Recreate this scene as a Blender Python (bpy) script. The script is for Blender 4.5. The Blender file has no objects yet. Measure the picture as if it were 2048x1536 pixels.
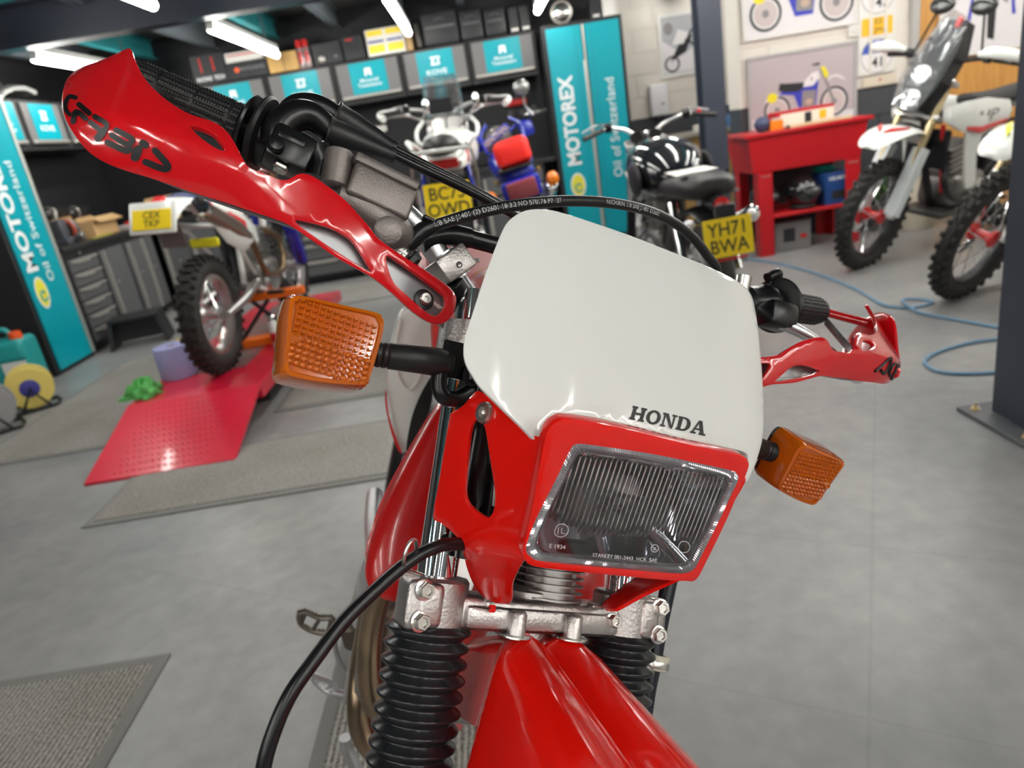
import bpy, bmesh, math, random
from mathutils import Vector, Matrix, Euler
from mathutils.geometry import delaunay_2d_cdt
random.seed(7)
SC = bpy.context.scene
COL = SC.collection
# ------------------------------------------------------------------ camera
F, CX, CY, HC = 1420.0, 1024.0, 768.0, 1.22          # focal length in pixels of a 2048 x 1536 frame, eye height
def _n(v): return v.normalized()
_up = -_n(Vector((1680-CX, 4700-CY, F)))              # from the vertical vanishing point of the photograph
_fw = Vector((948-CX, 272-CY, F)); _fw = _n(_fw - _up*_fw.dot(_up))
_rt = _fw.cross(_up)
CM = Matrix((_rt, _fw, _up))                          # world = CM @ cam (x right, y down, z forward)
EYE = Vector((0, 0, HC))
cam_d = bpy.data.cameras.new('camera'); cam = bpy.data.objects.new('camera', cam_d); COL.objects.link(cam)
cam_d.sensor_width = 36; cam_d.lens = F/2048*36; cam_d.clip_start = 0.02; cam_d.clip_end = 60
_m = Matrix((CM @ Vector((1, 0, 0)), CM @ Vector((0, -1, 0)), CM @ Vector((0, 0, -1)))).transposed().to_4x4()
_m.translation = EYE
cam.matrix_world = _m
cam_d.dof.use_dof = True; cam_d.dof.focus_distance = 0.60; cam_d.dof.aperture_fstop = 6.6
SC.camera = cam
# ------------------------------------------------------------------ light and exposure
SC.view_settings.view_transform = 'Standard'; SC.view_settings.look = 'None'
SC.view_settings.gamma = 1.0; SC.view_settings.use_curve_mapping = False
SC.view_settings.exposure = 1.10
W = bpy.data.worlds.new('world'); SC.world = W; W.use_nodes = True
W.node_tree.nodes['Background'].inputs[0].default_value = (0.05, 0.055, 0.06, 1)
W.node_tree.nodes['Background'].inputs[1].default_value = 0.3
TUBE_POWER = 17.0
# ------------------------------------------------------------------ pixel rays
def ray(x, y): return CM @ Vector(((x-CX)/F, (y-CY)/F, 1))
def at_z(x, y, z=0.0):
    d = ray(x, y); return EYE + d*((z-HC)/d.z)
def at_y(x, y, Y):
    d = ray(x, y); return EYE + d*(Y/d.y)
def at_x(x, y, X):
    d = ray(x, y); return EYE + d*(X/d.x)
# ------------------------------------------------------------------ materials
MATS = {}
def mat(name, col, rough=0.5, metal=0.0, coat=0.0, bump=None, vary=None, trans=0.0, ior=1.45, emit=None, spec=None, alpha=None):
    if name in MATS: return MATS[name]
    m = bpy.data.materials.new(name); m.use_nodes = True; nt = m.node_tree
    b = nt.nodes['Principled BSDF']
    b.inputs['Base Color'].default_value = (*col, 1); b.inputs['Roughness'].default_value = rough
    b.inputs['Metallic'].default_value = metal; b.inputs['Coat Weight'].default_value = coat
    b.inputs['Coat Roughness'].default_value = 0.06
    b.inputs['Transmission Weight'].default_value = trans; b.inputs['IOR'].default_value = ior
    if spec is not None: b.inputs['Specular IOR Level'].default_value = spec
    if alpha is not None: b.inputs['Alpha'].default_value = alpha
    if emit: b.inputs['Emission Color'].default_value = (*emit[0], 1); b.inputs['Emission Strength'].default_value = emit[1]
    tc = None
    if vary or bump:
        tc = nt.nodes.new('ShaderNodeTexCoord')
    if vary:       # (scale, amount, second colour) patchy dirt and wear
        nz = nt.nodes.new('ShaderNodeTexNoise'); nz.inputs['Scale'].default_value = vary[0]; nz.inputs['Detail'].default_value = 6
        nt.links.new(tc.outputs['Object'], nz.inputs['Vector'])
        rp = nt.nodes.new('ShaderNodeMapRange'); rp.inputs[1].default_value = 0.35; rp.inputs[2].default_value = 0.7
        rp.inputs[3].default_value = 0; rp.inputs[4].default_value = vary[1]
        nt.links.new(nz.outputs['Fac'], rp.inputs[0])
        mx = nt.nodes.new('ShaderNodeMix'); mx.data_type = 'RGBA'
        mx.inputs[6].default_value = (*col, 1); mx.inputs[7].default_value = (*vary[2], 1)
        nt.links.new(rp.outputs[0], mx.inputs[0]); nt.links.new(mx.outputs[2], b.inputs['Base Color'])
    if bump:       # (scale, strength)
        nz = nt.nodes.new('ShaderNodeTexNoise'); nz.inputs['Scale'].default_value = bump[0]; nz.inputs['Detail'].default_value = 3
        nt.links.new(tc.outputs['Object'], nz.inputs['Vector'])
        bp = nt.nodes.new('ShaderNodeBump'); bp.inputs['Strength'].default_value = bump[1]; bp.inputs['Distance'].default_value = 0.002
        nt.links.new(nz.outputs['Fac'], bp.inputs['Height']); nt.links.new(bp.outputs['Normal'], b.inputs['Normal'])
    MATS[name] = m
    return m
# ------------------------------------------------------------------ mesh building
class MB:
    """collects shapes into one mesh"""
    def __init__(s): s.v = []; s.f = []
    def add(s, vs, fs):
        o = len(s.v); s.v += [Vector(p) for p in vs]; s.f += [tuple(i+o for i in f) for f in fs]; return s
    def box(s, c, d, M=None, bev=0.0, seg=1):
        c = Vector(c); d = Vector(d)/2
        bm = bmesh.new(); bmesh.ops.create_cube(bm, size=1)
        for v in bm.verts: v.co = Vector((v.co.x*2*d.x, v.co.y*2*d.y, v.co.z*2*d.z))
        if bev > 0: bmesh.ops.bevel(bm, geom=bm.edges[:], offset=min(bev, 0.49*2*min(d)), segments=seg, profile=0.5, affect='EDGES')
        s.bm(bm, Matrix.Translation(c) if M is None else Matrix.Translation(c) @ M.to_4x4())
        return s
    def bm(s, bm, M=None):
        bm.verts.ensure_lookup_table(); bm.verts.index_update()
        s.add([(M @ v.co) if M else v.co.copy() for v in bm.verts], [[v.index for v in f.verts] for f in bm.faces]); bm.free(); return s
    def cyl(s, a, b, r0, r1=None, seg=16, caps=True):
        r1 = r0 if r1 is None else r1
        return s.lathe([(r0, 0), (r1, 1)], a, b, seg, caps, rel=True)
    def lathe(s, prof, a, b, seg=24, caps=True, rel=False):
        """profile of (radius, distance along a->b); rel: distance as a fraction"""
        a = Vector(a); b = Vector(b); ax = b-a; L = ax.length; ax = ax/L
        x = ax.orthogonal().normalized(); y = ax.cross(x)
        vs = []; fs = []; n = len(prof)
        for r, t in prof:
            o = a + ax*(t*L if rel else t)
            for k in range(seg):
                an = 2*math.pi*k/seg; vs.append(o + (x*math.cos(an)+y*math.sin(an))*max(r, 1e-5))
        for i in range(n-1):
            for k in range(seg):
                k2 = (k+1) % seg; fs.append((i*seg+k, i*seg+k2, (i+1)*seg+k2, (i+1)*seg+k))
        if caps:
            fs.append(tuple(range(seg-1, -1, -1))); fs.append(tuple((n-1)*seg+k for k in range(seg)))
        return s.add(vs, fs)
    def tube(s, pts, r, seg=12, smooth=6, caps=True, closed=False):
        P = spline(pts, smooth, closed) if smooth else [Vector(p) for p in pts]
        n = len(P); rs = r if isinstance(r, (list, tuple)) else None
        vs = []; fs = []; up = None
        for i, p in enumerate(P):
            if closed: t = P[(i+1) % n]-P[i-1]
            else: t = P[min(i+1, n-1)]-P[max(i-1, 0)]
            t = t.normalized()
            if up is None: up = t.orthogonal().normalized()
            up = (up - t*up.dot(t)); up = up.normalized() if up.length > 1e-6 else t.orthogonal().normalized()
            y = t.cross(up)
            if rs:
                q = i/(n-1)*(len(rs)-1); k = min(int(q), len(rs)-2); rr = rs[k]+(rs[k+1]-rs[k])*(q-k)
            else: rr = r
            for k in range(seg):
                an = 2*math.pi*k/seg; vs.append(p+(up*math.cos(an)+y*math.sin(an))*rr)
        for i in range(n if closed else n-1):
            j = (i+1) % n
            for k in range(seg):
                k2 = (k+1) % seg; fs.append((i*seg+k, i*seg+k2, j*seg+k2, j*seg+k))
        if caps and not closed:
            fs.append(tuple(range(seg-1, -1, -1))); fs.append(tuple((n-1)*seg+k for k in range(seg)))
        return s.add(vs, fs)
    def ball(s, c, r, M=None, seg=20, rings=12):
        c = Vector(c); r = Vector((r, r, r)) if not hasattr(r, '__len__') else Vector(r)
        vs = []; fs = []
        for i in range(rings+1):
            th = math.pi*i/rings
            for k in range(seg):
                ph = 2*math.pi*k/seg
                p = Vector((r.x*math.sin(th)*math.cos(ph), r.y*math.sin(th)*math.sin(ph), r.z*math.cos(th)))
                vs.append(c + (M @ p if M else p))
        for i in range(rings):
            for k in range(seg):
                k2 = (k+1) % seg; fs.append((i*seg+k, (i+1)*seg+k, (i+1)*seg+k2, i*seg+k2))
        return s.add(vs, fs)
    def ring(s, c, ax, R, r, seg=40, sub=10, sq=1.0):
        ax = Vector(ax).normalized(); x = ax.orthogonal().normalized(); y = ax.cross(x); c = Vector(c)
        vs = []; fs = []
        for i in range(seg):
            a = 2*math.pi*i/seg; d = x*math.cos(a)+y*math.sin(a)
            for k in range(sub):
                b = 2*math.pi*k/sub; vs.append(c+d*(R+r*math.cos(b))+ax*(r*sq*math.sin(b)))
        for i in range(seg):
            for k in range(sub):
                i2 = (i+1) % seg; k2 = (k+1) % sub
                fs.append((i*sub+k, i2*sub+k, i2*sub+k2, i*sub+k2))
        return s.add(vs, fs)
    def prism(s, poly, a, b, M=None):
        """2-D polygon in x,z extruded along y from a to b, then M"""
        n = len(poly)
        vs = [Vector((p[0], a, p[1])) for p in poly]+[Vector((p[0], b, p[1])) for p in poly]
        if M: vs = [M @ v for v in vs]
        fs = [tuple(range(n)), tuple(range(2*n-1, n-1, -1))]
        for i in range(n):
            j = (i+1) % n; fs.append((i, i+n, j+n, j))
        return s.add(vs, fs)
    def loft(s, secs, closed=True, caps=True):
        n = len(secs[0]); vs = [Vector(p) for q in secs for p in q]; fs = []
        for i in range(len(secs)-1):
            for k in range(n if closed else n-1):
                k2 = (k+1) % n; fs.append((i*n+k, i*n+k2, (i+1)*n+k2, (i+1)*n+k))
        if caps and closed:
            fs.append(tuple(range(n-1, -1, -1))); fs.append(tuple((len(secs)-1)*n+k for k in range(n)))
        return s.add(vs, fs)
    def build(s, name, m, parent=None, M=None, smooth=40, fixn=True, bevel=None, solid=None, sub=0):
        me = bpy.data.meshes.new(name); me.from_pydata([tuple(v) for v in s.v], [], s.f)
        if fixn:
            bm = bmesh.new(); bm.from_mesh(me); bmesh.ops.recalc_face_normals(bm, faces=bm.faces[:]); bm.to_mesh(me); bm.free()
        o = bpy.data.objects.new(name, me); COL.objects.link(o)
        for mm in (m if isinstance(m, (list, tuple)) else [m]): me.materials.append(mm)
        if smooth:
            for p in me.polygons: p.use_smooth = True
            try: me.set_sharp_from_angle(angle=math.radians(smooth))
            except Exception: pass
        if parent is not None: o.parent = parent
        if M is not None: o.matrix_basis = M
        if sub: q = o.modifiers.new('sub', 'SUBSURF'); q.levels = sub; q.render_levels = sub
        if solid: q = o.modifiers.new('sol', 'SOLIDIFY'); q.thickness = solid; q.offset = -1
        if bevel: q = o.modifiers.new('bev', 'BEVEL'); q.width = bevel; q.segments = 2; q.limit_method = 'ANGLE'
        return o
def spline(pts, k=6, closed=False):
    P = [Vector(p) for p in pts]; n = len(P); out = []
    if n < 3 and not closed: return P
    for i in range(n if closed else n-1):
        a = P[(i-1) % n] if closed or i > 0 else P[0]*2-P[1]
        b = P[i]; c = P[(i+1) % n]
        d = P[(i+2) % n] if closed or i+2 < n else P[-1]*2-P[-2]
        for j in range(k):
            t = j/k
            out.append(0.5*((2*b)+(c-a)*t+(2*a-5*b+4*c-d)*t*t+(3*b-a-3*c+d)*t**3))
    if not closed: out.append(P[-1])
    return out
def empty(name, loc=(0, 0, 0), rz=0.0, label=None, cat=None, group=None, M=None):
    o = bpy.data.objects.new(name, None); COL.objects.link(o); o.empty_display_size = 0.1
    if M is not None: o.matrix_basis = M
    else: o.location = loc; o.rotation_euler = (0, 0, rz)
    if label: tag(o, label, cat, group)
    return o
def tag(o, label=None, cat=None, group=None, kind=None):
    if label: o['label'] = label
    if cat: o['category'] = cat
    if group: o['group'] = group
    if kind: o['kind'] = kind
    return o
def copy_tree(o, parent=None):
    c = o.copy(); COL.objects.link(c); c.parent = parent
    for ch in list(o.children): copy_tree(ch, c)
    return c
def inst(o, name, loc, parent=None):
    c = bpy.data.objects.new(name, o.data); COL.objects.link(c); c.parent = parent; c.location = loc
    return c
_tx = {}
def text_mesh(s, size=1.0, bold=0.0, align='CENTER', spacing=1.0, shear=0.0):
    """flat lettering: (verts, faces) in x,y; bold = outline offset as fraction of size"""
    k = (s, bold, align, spacing, shear)
    if k not in _tx:
        cu = bpy.data.curves.new('t', 'FONT'); cu.body = s; cu.size = 1; cu.align_x = align; cu.align_y = 'CENTER'
        cu.offset = bold; cu.resolution_u = 3; cu.space_character = spacing; cu.shear = shear
        ob = bpy.data.objects.new('t', cu); COL.objects.link(ob)
        dg = bpy.context.evaluated_depsgraph_get(); dg.update()
        me = bpy.data.meshes.new_from_object(ob.evaluated_get(dg))
        _tx[k] = ([v.co.copy() for v in me.vertices], [tuple(p.vertices) for p in me.polygons])
        bpy.data.objects.remove(ob); bpy.data.curves.remove(cu); bpy.data.meshes.remove(me)
    vs, fs = _tx[k]
    return [v*size for v in vs], fs
def text(name, s, size, m, M, parent=None, bold=0.0, sx=1.0, align='CENTER', spacing=1.0, shear=0.0):
    """lettering in the plane x,z of M (x right, z up), facing -y"""
    vs, fs = text_mesh(s, size, bold, align, spacing, shear)
    mb = MB().add([(v.x*sx, 0, v.y) for v in vs], fs)
    return mb.build(name, m, parent, M, smooth=0, fixn=False)
# ================================================================== the workshop shell
def nodes_mat(name):
    m = bpy.data.materials.new(name); m.use_nodes = True; MATS[name] = m
    return m, m.node_tree, m.node_tree.nodes['Principled BSDF']
def nd(nt, t, **k):
    n = nt.nodes.new(t)
    for a, b in k.items(): setattr(n, a, b)
    return n
# painted concrete floor: patchy grey, scuffs, faint panel lines
FLOOR, nt, b = nodes_mat('painted_concrete_floor')
tc = nd(nt, 'ShaderNodeTexCoord'); n1 = nd(nt, 'ShaderNodeTexNoise'); n1.inputs['Scale'].default_value = 1.6; n1.inputs['Detail'].default_value = 8
n2 = nd(nt, 'ShaderNodeTexNoise'); n2.inputs['Scale'].default_value = 14; n2.inputs['Detail'].default_value = 10
br = nd(nt, 'ShaderNodeTexBrick'); br.inputs['Scale'].default_value = 1.0; br.inputs['Mortar Size'].default_value = 0.004; br.inputs['Brick Width'].default_value = 0.62; br.inputs['Row Height'].default_value = 0.62; br.offset = 0.0
br.inputs['Color1'].default_value = br.inputs['Color2'].default_value = (1, 1, 1, 1); br.inputs['Mortar'].default_value = (0.86, 0.86, 0.86, 1)
mp = nd(nt, 'ShaderNodeMapping'); mp.inputs['Rotation'].default_value = (0, 0, 0.5)
for n in (n1, n2): nt.links.new(tc.outputs['Object'], n.inputs['Vector'])
nt.links.new(tc.outputs['Object'], mp.inputs['Vector']); nt.links.new(mp.outputs['Vector'], br.inputs['Vector'])
r1 = nd(nt, 'ShaderNodeValToRGB'); r1.color_ramp.elements[0].position = 0.3; r1.color_ramp.elements[0].color = (0.235, 0.238, 0.243, 1); r1.color_ramp.elements[1].position = 0.72; r1.color_ramp.elements[1].color = (0.365, 0.358, 0.348, 1)
nt.links.new(n1.outputs['Fac'], r1.inputs[0])
r2 = nd(nt, 'ShaderNodeValToRGB'); r2.color_ramp.elements[0].position = 0.35; r2.color_ramp.elements[0].color = (0.86, 0.86, 0.86, 1); r2.color_ramp.elements[1].position = 0.7; r2.color_ramp.elements[1].color = (1.05, 1.04, 1.02, 1)
nt.links.new(n2.outputs['Fac'], r2.inputs[0])
m1 = nd(nt, 'ShaderNodeMix', data_type='RGBA', blend_type='MULTIPLY'); m1.inputs[0].default_value = 1
m2 = nd(nt, 'ShaderNodeMix', data_type='RGBA', blend_type='MULTIPLY'); m2.inputs[0].default_value = 0.6
nt.links.new(r1.outputs[0], m1.inputs[6]); nt.links.new(r2.outputs[0], m1.inputs[7]); nt.links.new(m1.outputs[2], m2.inputs[6]); nt.links.new(br.outputs['Color'], m2.inputs[7])
nt.links.new(m2.outputs[2], b.inputs['Base Color'])
mr = nd(nt, 'ShaderNodeMapRange'); mr.inputs[3].default_value = 0.28; mr.inputs[4].default_value = 0.40; nt.links.new(n2.outputs['Fac'], mr.inputs[0]); nt.links.new(mr.outputs[0], b.inputs['Roughness'])
bp = nd(nt, 'ShaderNodeBump'); bp.inputs['Strength'].default_value = 0.04; bp.inputs['Distance'].default_value = 0.003; nt.links.new(n2.outputs['Fac'], bp.inputs['Height']); nt.links.new(bp.outputs['Normal'], b.inputs['Normal'])
# ribbed carpet: two-tone loops in rows
def carpet(name, along):
    m, nt, b = nodes_mat(name)
    tc = nd(nt, 'ShaderNodeTexCoord'); wv = nd(nt, 'ShaderNodeTexWave', wave_type='BANDS', bands_direction=along); wv.inputs['Scale'].default_value = 22; wv.inputs['Distortion'].default_value = 1.6; wv.inputs['Detail'].default_value = 2
    nz = nd(nt, 'ShaderNodeTexNoise'); nz.inputs['Scale'].default_value = 120; nz.inputs['Detail'].default_value = 5
    nl = nd(nt, 'ShaderNodeTexNoise'); nl.inputs['Scale'].default_value = 2.5; nl.inputs['Detail'].default_value = 4
    for n in (wv, nz, nl): nt.links.new(tc.outputs['Object'], n.inputs['Vector'])
    ad = nd(nt, 'ShaderNodeMath', operation='MULTIPLY_ADD'); ad.inputs[1].default_value = 0.35; nt.links.new(wv.outputs['Fac'], ad.inputs[0]); nt.links.new(nz.outputs['Fac'], ad.inputs[2])
    rp = nd(nt, 'ShaderNodeValToRGB'); rp.color_ramp.elements[0].position = 0.40; rp.color_ramp.elements[0].color = (0.13, 0.122, 0.112, 1); rp.color_ramp.elements[1].position = 0.95; rp.color_ramp.elements[1].color = (0.52, 0.50, 0.475, 1)
    nt.links.new(ad.outputs[0], rp.inputs[0])
    mx = nd(nt, 'ShaderNodeMix', data_type='RGBA', blend_type='MULTIPLY'); mx.inputs[0].default_value = 0.5
    r2 = nd(nt, 'ShaderNodeValToRGB'); r2.color_ramp.elements[0].position = 0.35; r2.color_ramp.elements[0].color = (0.74, 0.70, 0.64, 1); r2.color_ramp.elements[1].position = 0.6
    nt.links.new(nl.outputs['Fac'], r2.inputs[0]); nt.links.new(rp.outputs[0], mx.inputs[6]); nt.links.new(r2.outputs[0], mx.inputs[7]); nt.links.new(mx.outputs[2], b.inputs['Base Color'])
    b.inputs['Roughness'].default_value = 0.95; b.inputs['Specular IOR Level'].default_value = 0.1
    bp = nd(nt, 'ShaderNodeBump'); bp.inputs['Strength'].default_value = 0.9; bp.inputs['Distance'].default_value = 0.006; nt.links.new(ad.outputs[0], bp.inputs['Height']); nt.links.new(bp.outputs['Normal'], b.inputs['Normal'])
    return m
CARX = carpet('ribbed_carpet_across', 'Y'); CARY = carpet('ribbed_carpet_along', 'X')
NAVY = mat('navy_steel_paint', (0.042, 0.048, 0.068), 0.35, vary=(3, 0.4, (0.028, 0.033, 0.050)))
JOIST = mat('joist_grey_paint', (0.10, 0.115, 0.13), 0.4)
TEALP = mat('teal_steel_paint', (0.03, 0.24, 0.26), 0.4)
DECK = mat('dark_deck_board', (0.065, 0.062, 0.064), 0.6, vary=(1.5, 0.6, (0.12, 0.095, 0.07)))
WALLW = mat('cream_wall_paint', (0.72, 0.665, 0.60), 0.55, bump=(30, 0.2), vary=(1.2, 0.25, (0.68, 0.62, 0.55)))
WALLD = mat('charcoal_wall_paint', (0.055, 0.058, 0.066), 0.5, bump=(30, 0.2))
WALLK = mat('black_backing_board', (0.012, 0.012, 0.014), 0.5)
X0, X1, Y0, Y1, ZC = -3.95, 6.4, -4.6, 8.06, 2.60
fl = tag(MB().box(((X0+X1)/2, (Y0+Y1)/2, -0.05), (X1-X0+0.4, Y1-Y0+0.4, 0.1)).build('floor', FLOOR), kind='structure')
ce = tag(MB().box(((X0+X1)/2, (Y0+Y1)/2, ZC+0.05), (X1-X0+0.4, Y1-Y0+0.4, 0.1)).build('ceiling', DECK), kind='structure')
# joists under the deck
def ibeam(a, b, h, w, t=0.012):
    """I section from a to b, top of the section at a.z"""
    a = Vector(a); b = Vector(b); d = (b-a).normalized(); s = d.cross(Vector((0, 0, 1))).normalized()
    mb = MB()
    for off, ww, hh in ((0, w, t), (h-t, w, t)):
        c = (a+b)/2-Vector((0, 0, off+hh/2)); mb.box(c, ((b-a).length, ww, hh), M=Matrix((d, s, Vector((0, 0, 1)))).transposed())
    c = (a+b)/2-Vector((0, 0, h/2)); mb.box(c, ((b-a).length, t*0.8, h-2*t+0.002), M=Matrix((d, s, Vector((0, 0, 1)))).transposed())
    return mb
jx = -3.7; k = 0
while jx < X1:
    for ya, yb in ((5.56, Y1), (2.33, 5.40), (-0.9, 2.17), (Y0, -1.06)):
        o = ibeam((jx, ya, ZC), (jx, yb, ZC), 0.18, 0.07, 0.010).build('joist', TEALP if k % 2 else JOIST, ce, smooth=0)
    jx += 0.63; k += 1
for i, yb in enumerate((5.48, 2.25, -0.98)):
    o = ibeam((X0, yb, 2.50), (X1, yb, 2.50), 0.27, 0.16, 0.016).build('trim_%d' % (i+1), NAVY, smooth=0); tag(o, kind='structure')
    MB().box(((X0+X1)/2, yb+0.078, 2.238), (X1-X0, 0.006, 0.012)).build('flange_edge', TEALP, o, smooth=0)
# walls
tag(MB().box((X0-0.06, (Y0+Y1)/2, ZC/2), (0.12, Y1-Y0+0.24, ZC)).build('wall_left', WALLK), kind='structure')
tag(MB().box((X1+0.06, (Y0+Y1)/2, ZC/2), (0.12, Y1-Y0+0.24, ZC)).build('wall_right', WALLW), kind='structure')
tag(MB().box(((X0+X1)/2, Y0-0.06, ZC/2), (X1-X0, 0.12, ZC)).build('wall_front', WALLD), kind='structure')
wb = tag(MB().box(((X0+X1)/2, Y1+0.06, ZC/2), (X1-X0, 0.12, ZC)).build('wall_back', WALLK), kind='structure')
# painted blockwork: each block its own piece, recessed joints
BLKW = {}
def blocks(par, x0, x1, z0, z1, y, m, key, bw=0.44, bh=0.215):
    row = 0; z = z0
    while z < z1-0.02:
        h = min(bh, z1-z); x = x0-(bw/2 if row % 2 else 0)
        while x < x1-0.01:
            a, b_ = max(x, x0), min(x+bw, x1)
            if b_-a > 0.02:
                kk = (key, round(b_-a, 2), round(h, 2))
                if kk not in BLKW:
                    BLKW[kk] = MB().box((0, 0, 0), (b_-a-0.006, 0.03, h-0.006), bev=0.003).build('block', m, par, smooth=0)
                    BLKW[kk].location = ((a+b_)/2, y, z+h/2)
                else: inst(BLKW[kk], 'block', ((a+b_)/2, y, z+h/2), par)
            x += bw
        z += bh; row += 1
MB().box((2.48, Y1-0.006, (1.09+ZC)/2), (1.84, 0.024, ZC-1.09)).build('joint_fill', WALLW, wb, smooth=0)
blocks(wb, 1.56, 3.4, 0.02, 1.09, Y1-0.012, WALLD, 'd'); blocks(wb, 1.56, 3.4, 1.09, ZC, Y1-0.012, WALLW, 'w')
PX, PY = 2.13, 5.92
wp = tag(MB().box(((PX+X1)/2+0.01, PY+0.14, ZC/2), (X1-PX-0.02, 0.20, ZC)).build('wall_partition', WALLD), kind='structure')
MB().box((2.795, PY+0.027, (1.075+ZC)/2), (1.33, 0.03, ZC-1.075)).build('joint_fill', WALLW, wp, smooth=0)
MB().box((5.3, PY+0.027, (1.075+ZC)/2), (1.4, 0.03, ZC-1.075)).build('joint_fill', WALLW, wp, smooth=0)
blocks(wp, PX, 3.46, 0.0, 1.075, PY+0.02, WALLD, 'd2'); blocks(wp, PX, 3.46, 1.075, ZC, PY+0.02, WALLW, 'w2')
blocks(wp, 4.62, 6.0, 0.0, 1.075, PY+0.02, WALLD, 'd2'); blocks(wp, 4.62, 6.0, 1.075, ZC, PY+0.02, WALLW, 'w2')
MB().box((PX+0.005, PY+0.14, 0.5375), (0.03, 0.27, 1.075)).build('end_face', WALLD, wp, smooth=0)
MB().box((PX+0.005, PY+0.14, (1.075+ZC)/2), (0.03, 0.27, ZC-1.075)).build('end_face', WALLW, wp, smooth=0)
# wooden doors in the partition
WOOD, nt, b = nodes_mat('orange_wood_veneer')
tc = nd(nt, 'ShaderNodeTexCoord'); mp = nd(nt, 'ShaderNodeMapping'); mp.inputs['Scale'].default_value = (14, 14, 1.2); nz = nd(nt, 'ShaderNodeTexNoise'); nz.inputs['Scale'].default_value = 3; nz.inputs['Detail'].default_value = 8
nt.links.new(tc.outputs['Object'], mp.inputs['Vector']); nt.links.new(mp.outputs['Vector'], nz.inputs['Vector'])
rp = nd(nt, 'ShaderNodeValToRGB'); rp.color_ramp.elements[0].position = 0.3; rp.color_ramp.elements[0].color = (0.50, 0.22, 0.045, 1); rp.color_ramp.elements[1].position = 0.75; rp.color_ramp.elements[1].color = (0.66, 0.34, 0.09, 1)
nt.links.new(nz.outputs['Fac'], rp.inputs[0]); nt.links.new(rp.outputs[0], b.inputs['Base Color']); b.inputs['Roughness'].default_value = 0.4
d1 = tag(MB().box((4.04, PY+0.01, 1.02), (1.06, 0.05, 2.04), bev=0.004).build('door_1', WOOD), kind='structure')
MB().box((3.80, PY-0.022, 0.02), (0.5, 0.01, 0.03)).build('threshold', JOIST, d1)
MB().cyl((3.62, PY-0.02, 1.0), (3.62, PY-0.07, 1.0), 0.02).build('door_handle', ALU if 'ALU' in globals() else JOIST, d1)
fr_ = MB()
for x in (3.48, 4.60): fr_.box((x, PY+0.0, 1.05), (0.06, 0.09, 2.10), bev=0.004)
fr_.box((4.04, PY+0.0, 2.08), (1.18, 0.09, 0.06), bev=0.004)
fr_.build('door_frame', mat('door_frame_paint', (0.42, 0.40, 0.38), 0.5), d1, smooth=0)
# steel columns
def column(n, x, y, rot=0.0, base=True):
    mb = MB()
    mb.box((0, -0.076, 1.12), (0.16, 0.012, 2.22)); mb.box((0, 0.076, 1.12), (0.16, 0.012, 2.22)); mb.box((0, 0, 1.12), (0.010, 0.142, 2.22))
    o = mb.build('trim_%d' % n, NAVY, None, Matrix.Translation((x, y, 0.012)) @ Matrix.Rotation(rot, 4, 'Z'), smooth=0); tag(o, kind='structure')
    p = MB().box((0, 0, -0.004), (0.34, 0.30, 0.014), bev=0.002).build('base_plate', mat('base_plate_paint', (0.10, 0.105, 0.115), 0.4), o, smooth=0)
    for sx in (-1, 1):
        for sy in (-1, 1):
            q = Vector((sx*0.125, sy*0.11, 0.003))
            bl = MB().lathe([(0.016, 0), (0.016, 0.003), (0.011, 0.003), (0.011, 0.012), (0.006, 0.013), (0.006, 0.024), (0.004, 0.026)], q, q+Vector((0, 0, 1)), 12).build('anchor_bolt', mat('brass_bolt', (0.72, 0.60, 0.38), 0.25, 1.0), p)
    return o
column(4, 1.735, 2.175, math.pi/2); column(5, 1.745, 5.48, 0.0)
# ------------------------------------------------------------------ ceiling lights: tubes in battens, some added to brighten the poster wall
TUBE = mat('fluorescent_tube', (1, 1, 1), 0.4, emit=((1.0, 0.975, 0.92), TUBE_POWER))
BATT = mat('batten_white', (0.75, 0.75, 0.72), 0.4)
def light(x, y, z=2.215, L=1.80):
    r = empty('fluorescent_light', (x, y, 2.325), 0, 'long fluorescent batten light hung under the ceiling joists', 'light', 'ceiling batten lights')
    MB().box((0, 0, -0.06), (0.055, L, 0.05), bev=0.006).build('batten', BATT, r, smooth=0)
    MB().cyl((0, -L/2+0.02, -0.125), (0, L/2-0.02, -0.125), 0.030, seg=14).build('tube', TUBE, r)
    MB().box((0, -L/2+0.02, -0.10), (0.05, 0.025, 0.07)).build('tube_holder', BATT, r); MB().box((0, L/2-0.02, -0.10), (0.05, 0.025, 0.07)).build('tube_holder', BATT, r)
    for s in (-1, 1): MB().cyl((0, s*0.6, -0.04), (0, s*0.6, 0.275), 0.006, seg=8).build('hanger', JOIST, r)
    return r
L0 = light(-2.98, 6.55)
for x, y in [(-1.71, 6.55), (-0.45, 6.55), (0.78, 6.55), (2.2, 6.9), (1.42, 4.45), (2.78, 4.45), (4.25, 4.45)]+[(x, y) for y in (3.82, -1.15, -3.45) for x in (-2.98, -1.71, -0.45, 0.78, 2.05, 3.5, 5.0)]:  # the short row before the partition is added, to light the posters
    c = copy_tree(L0); c.location = (x, y, 2.325)
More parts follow.
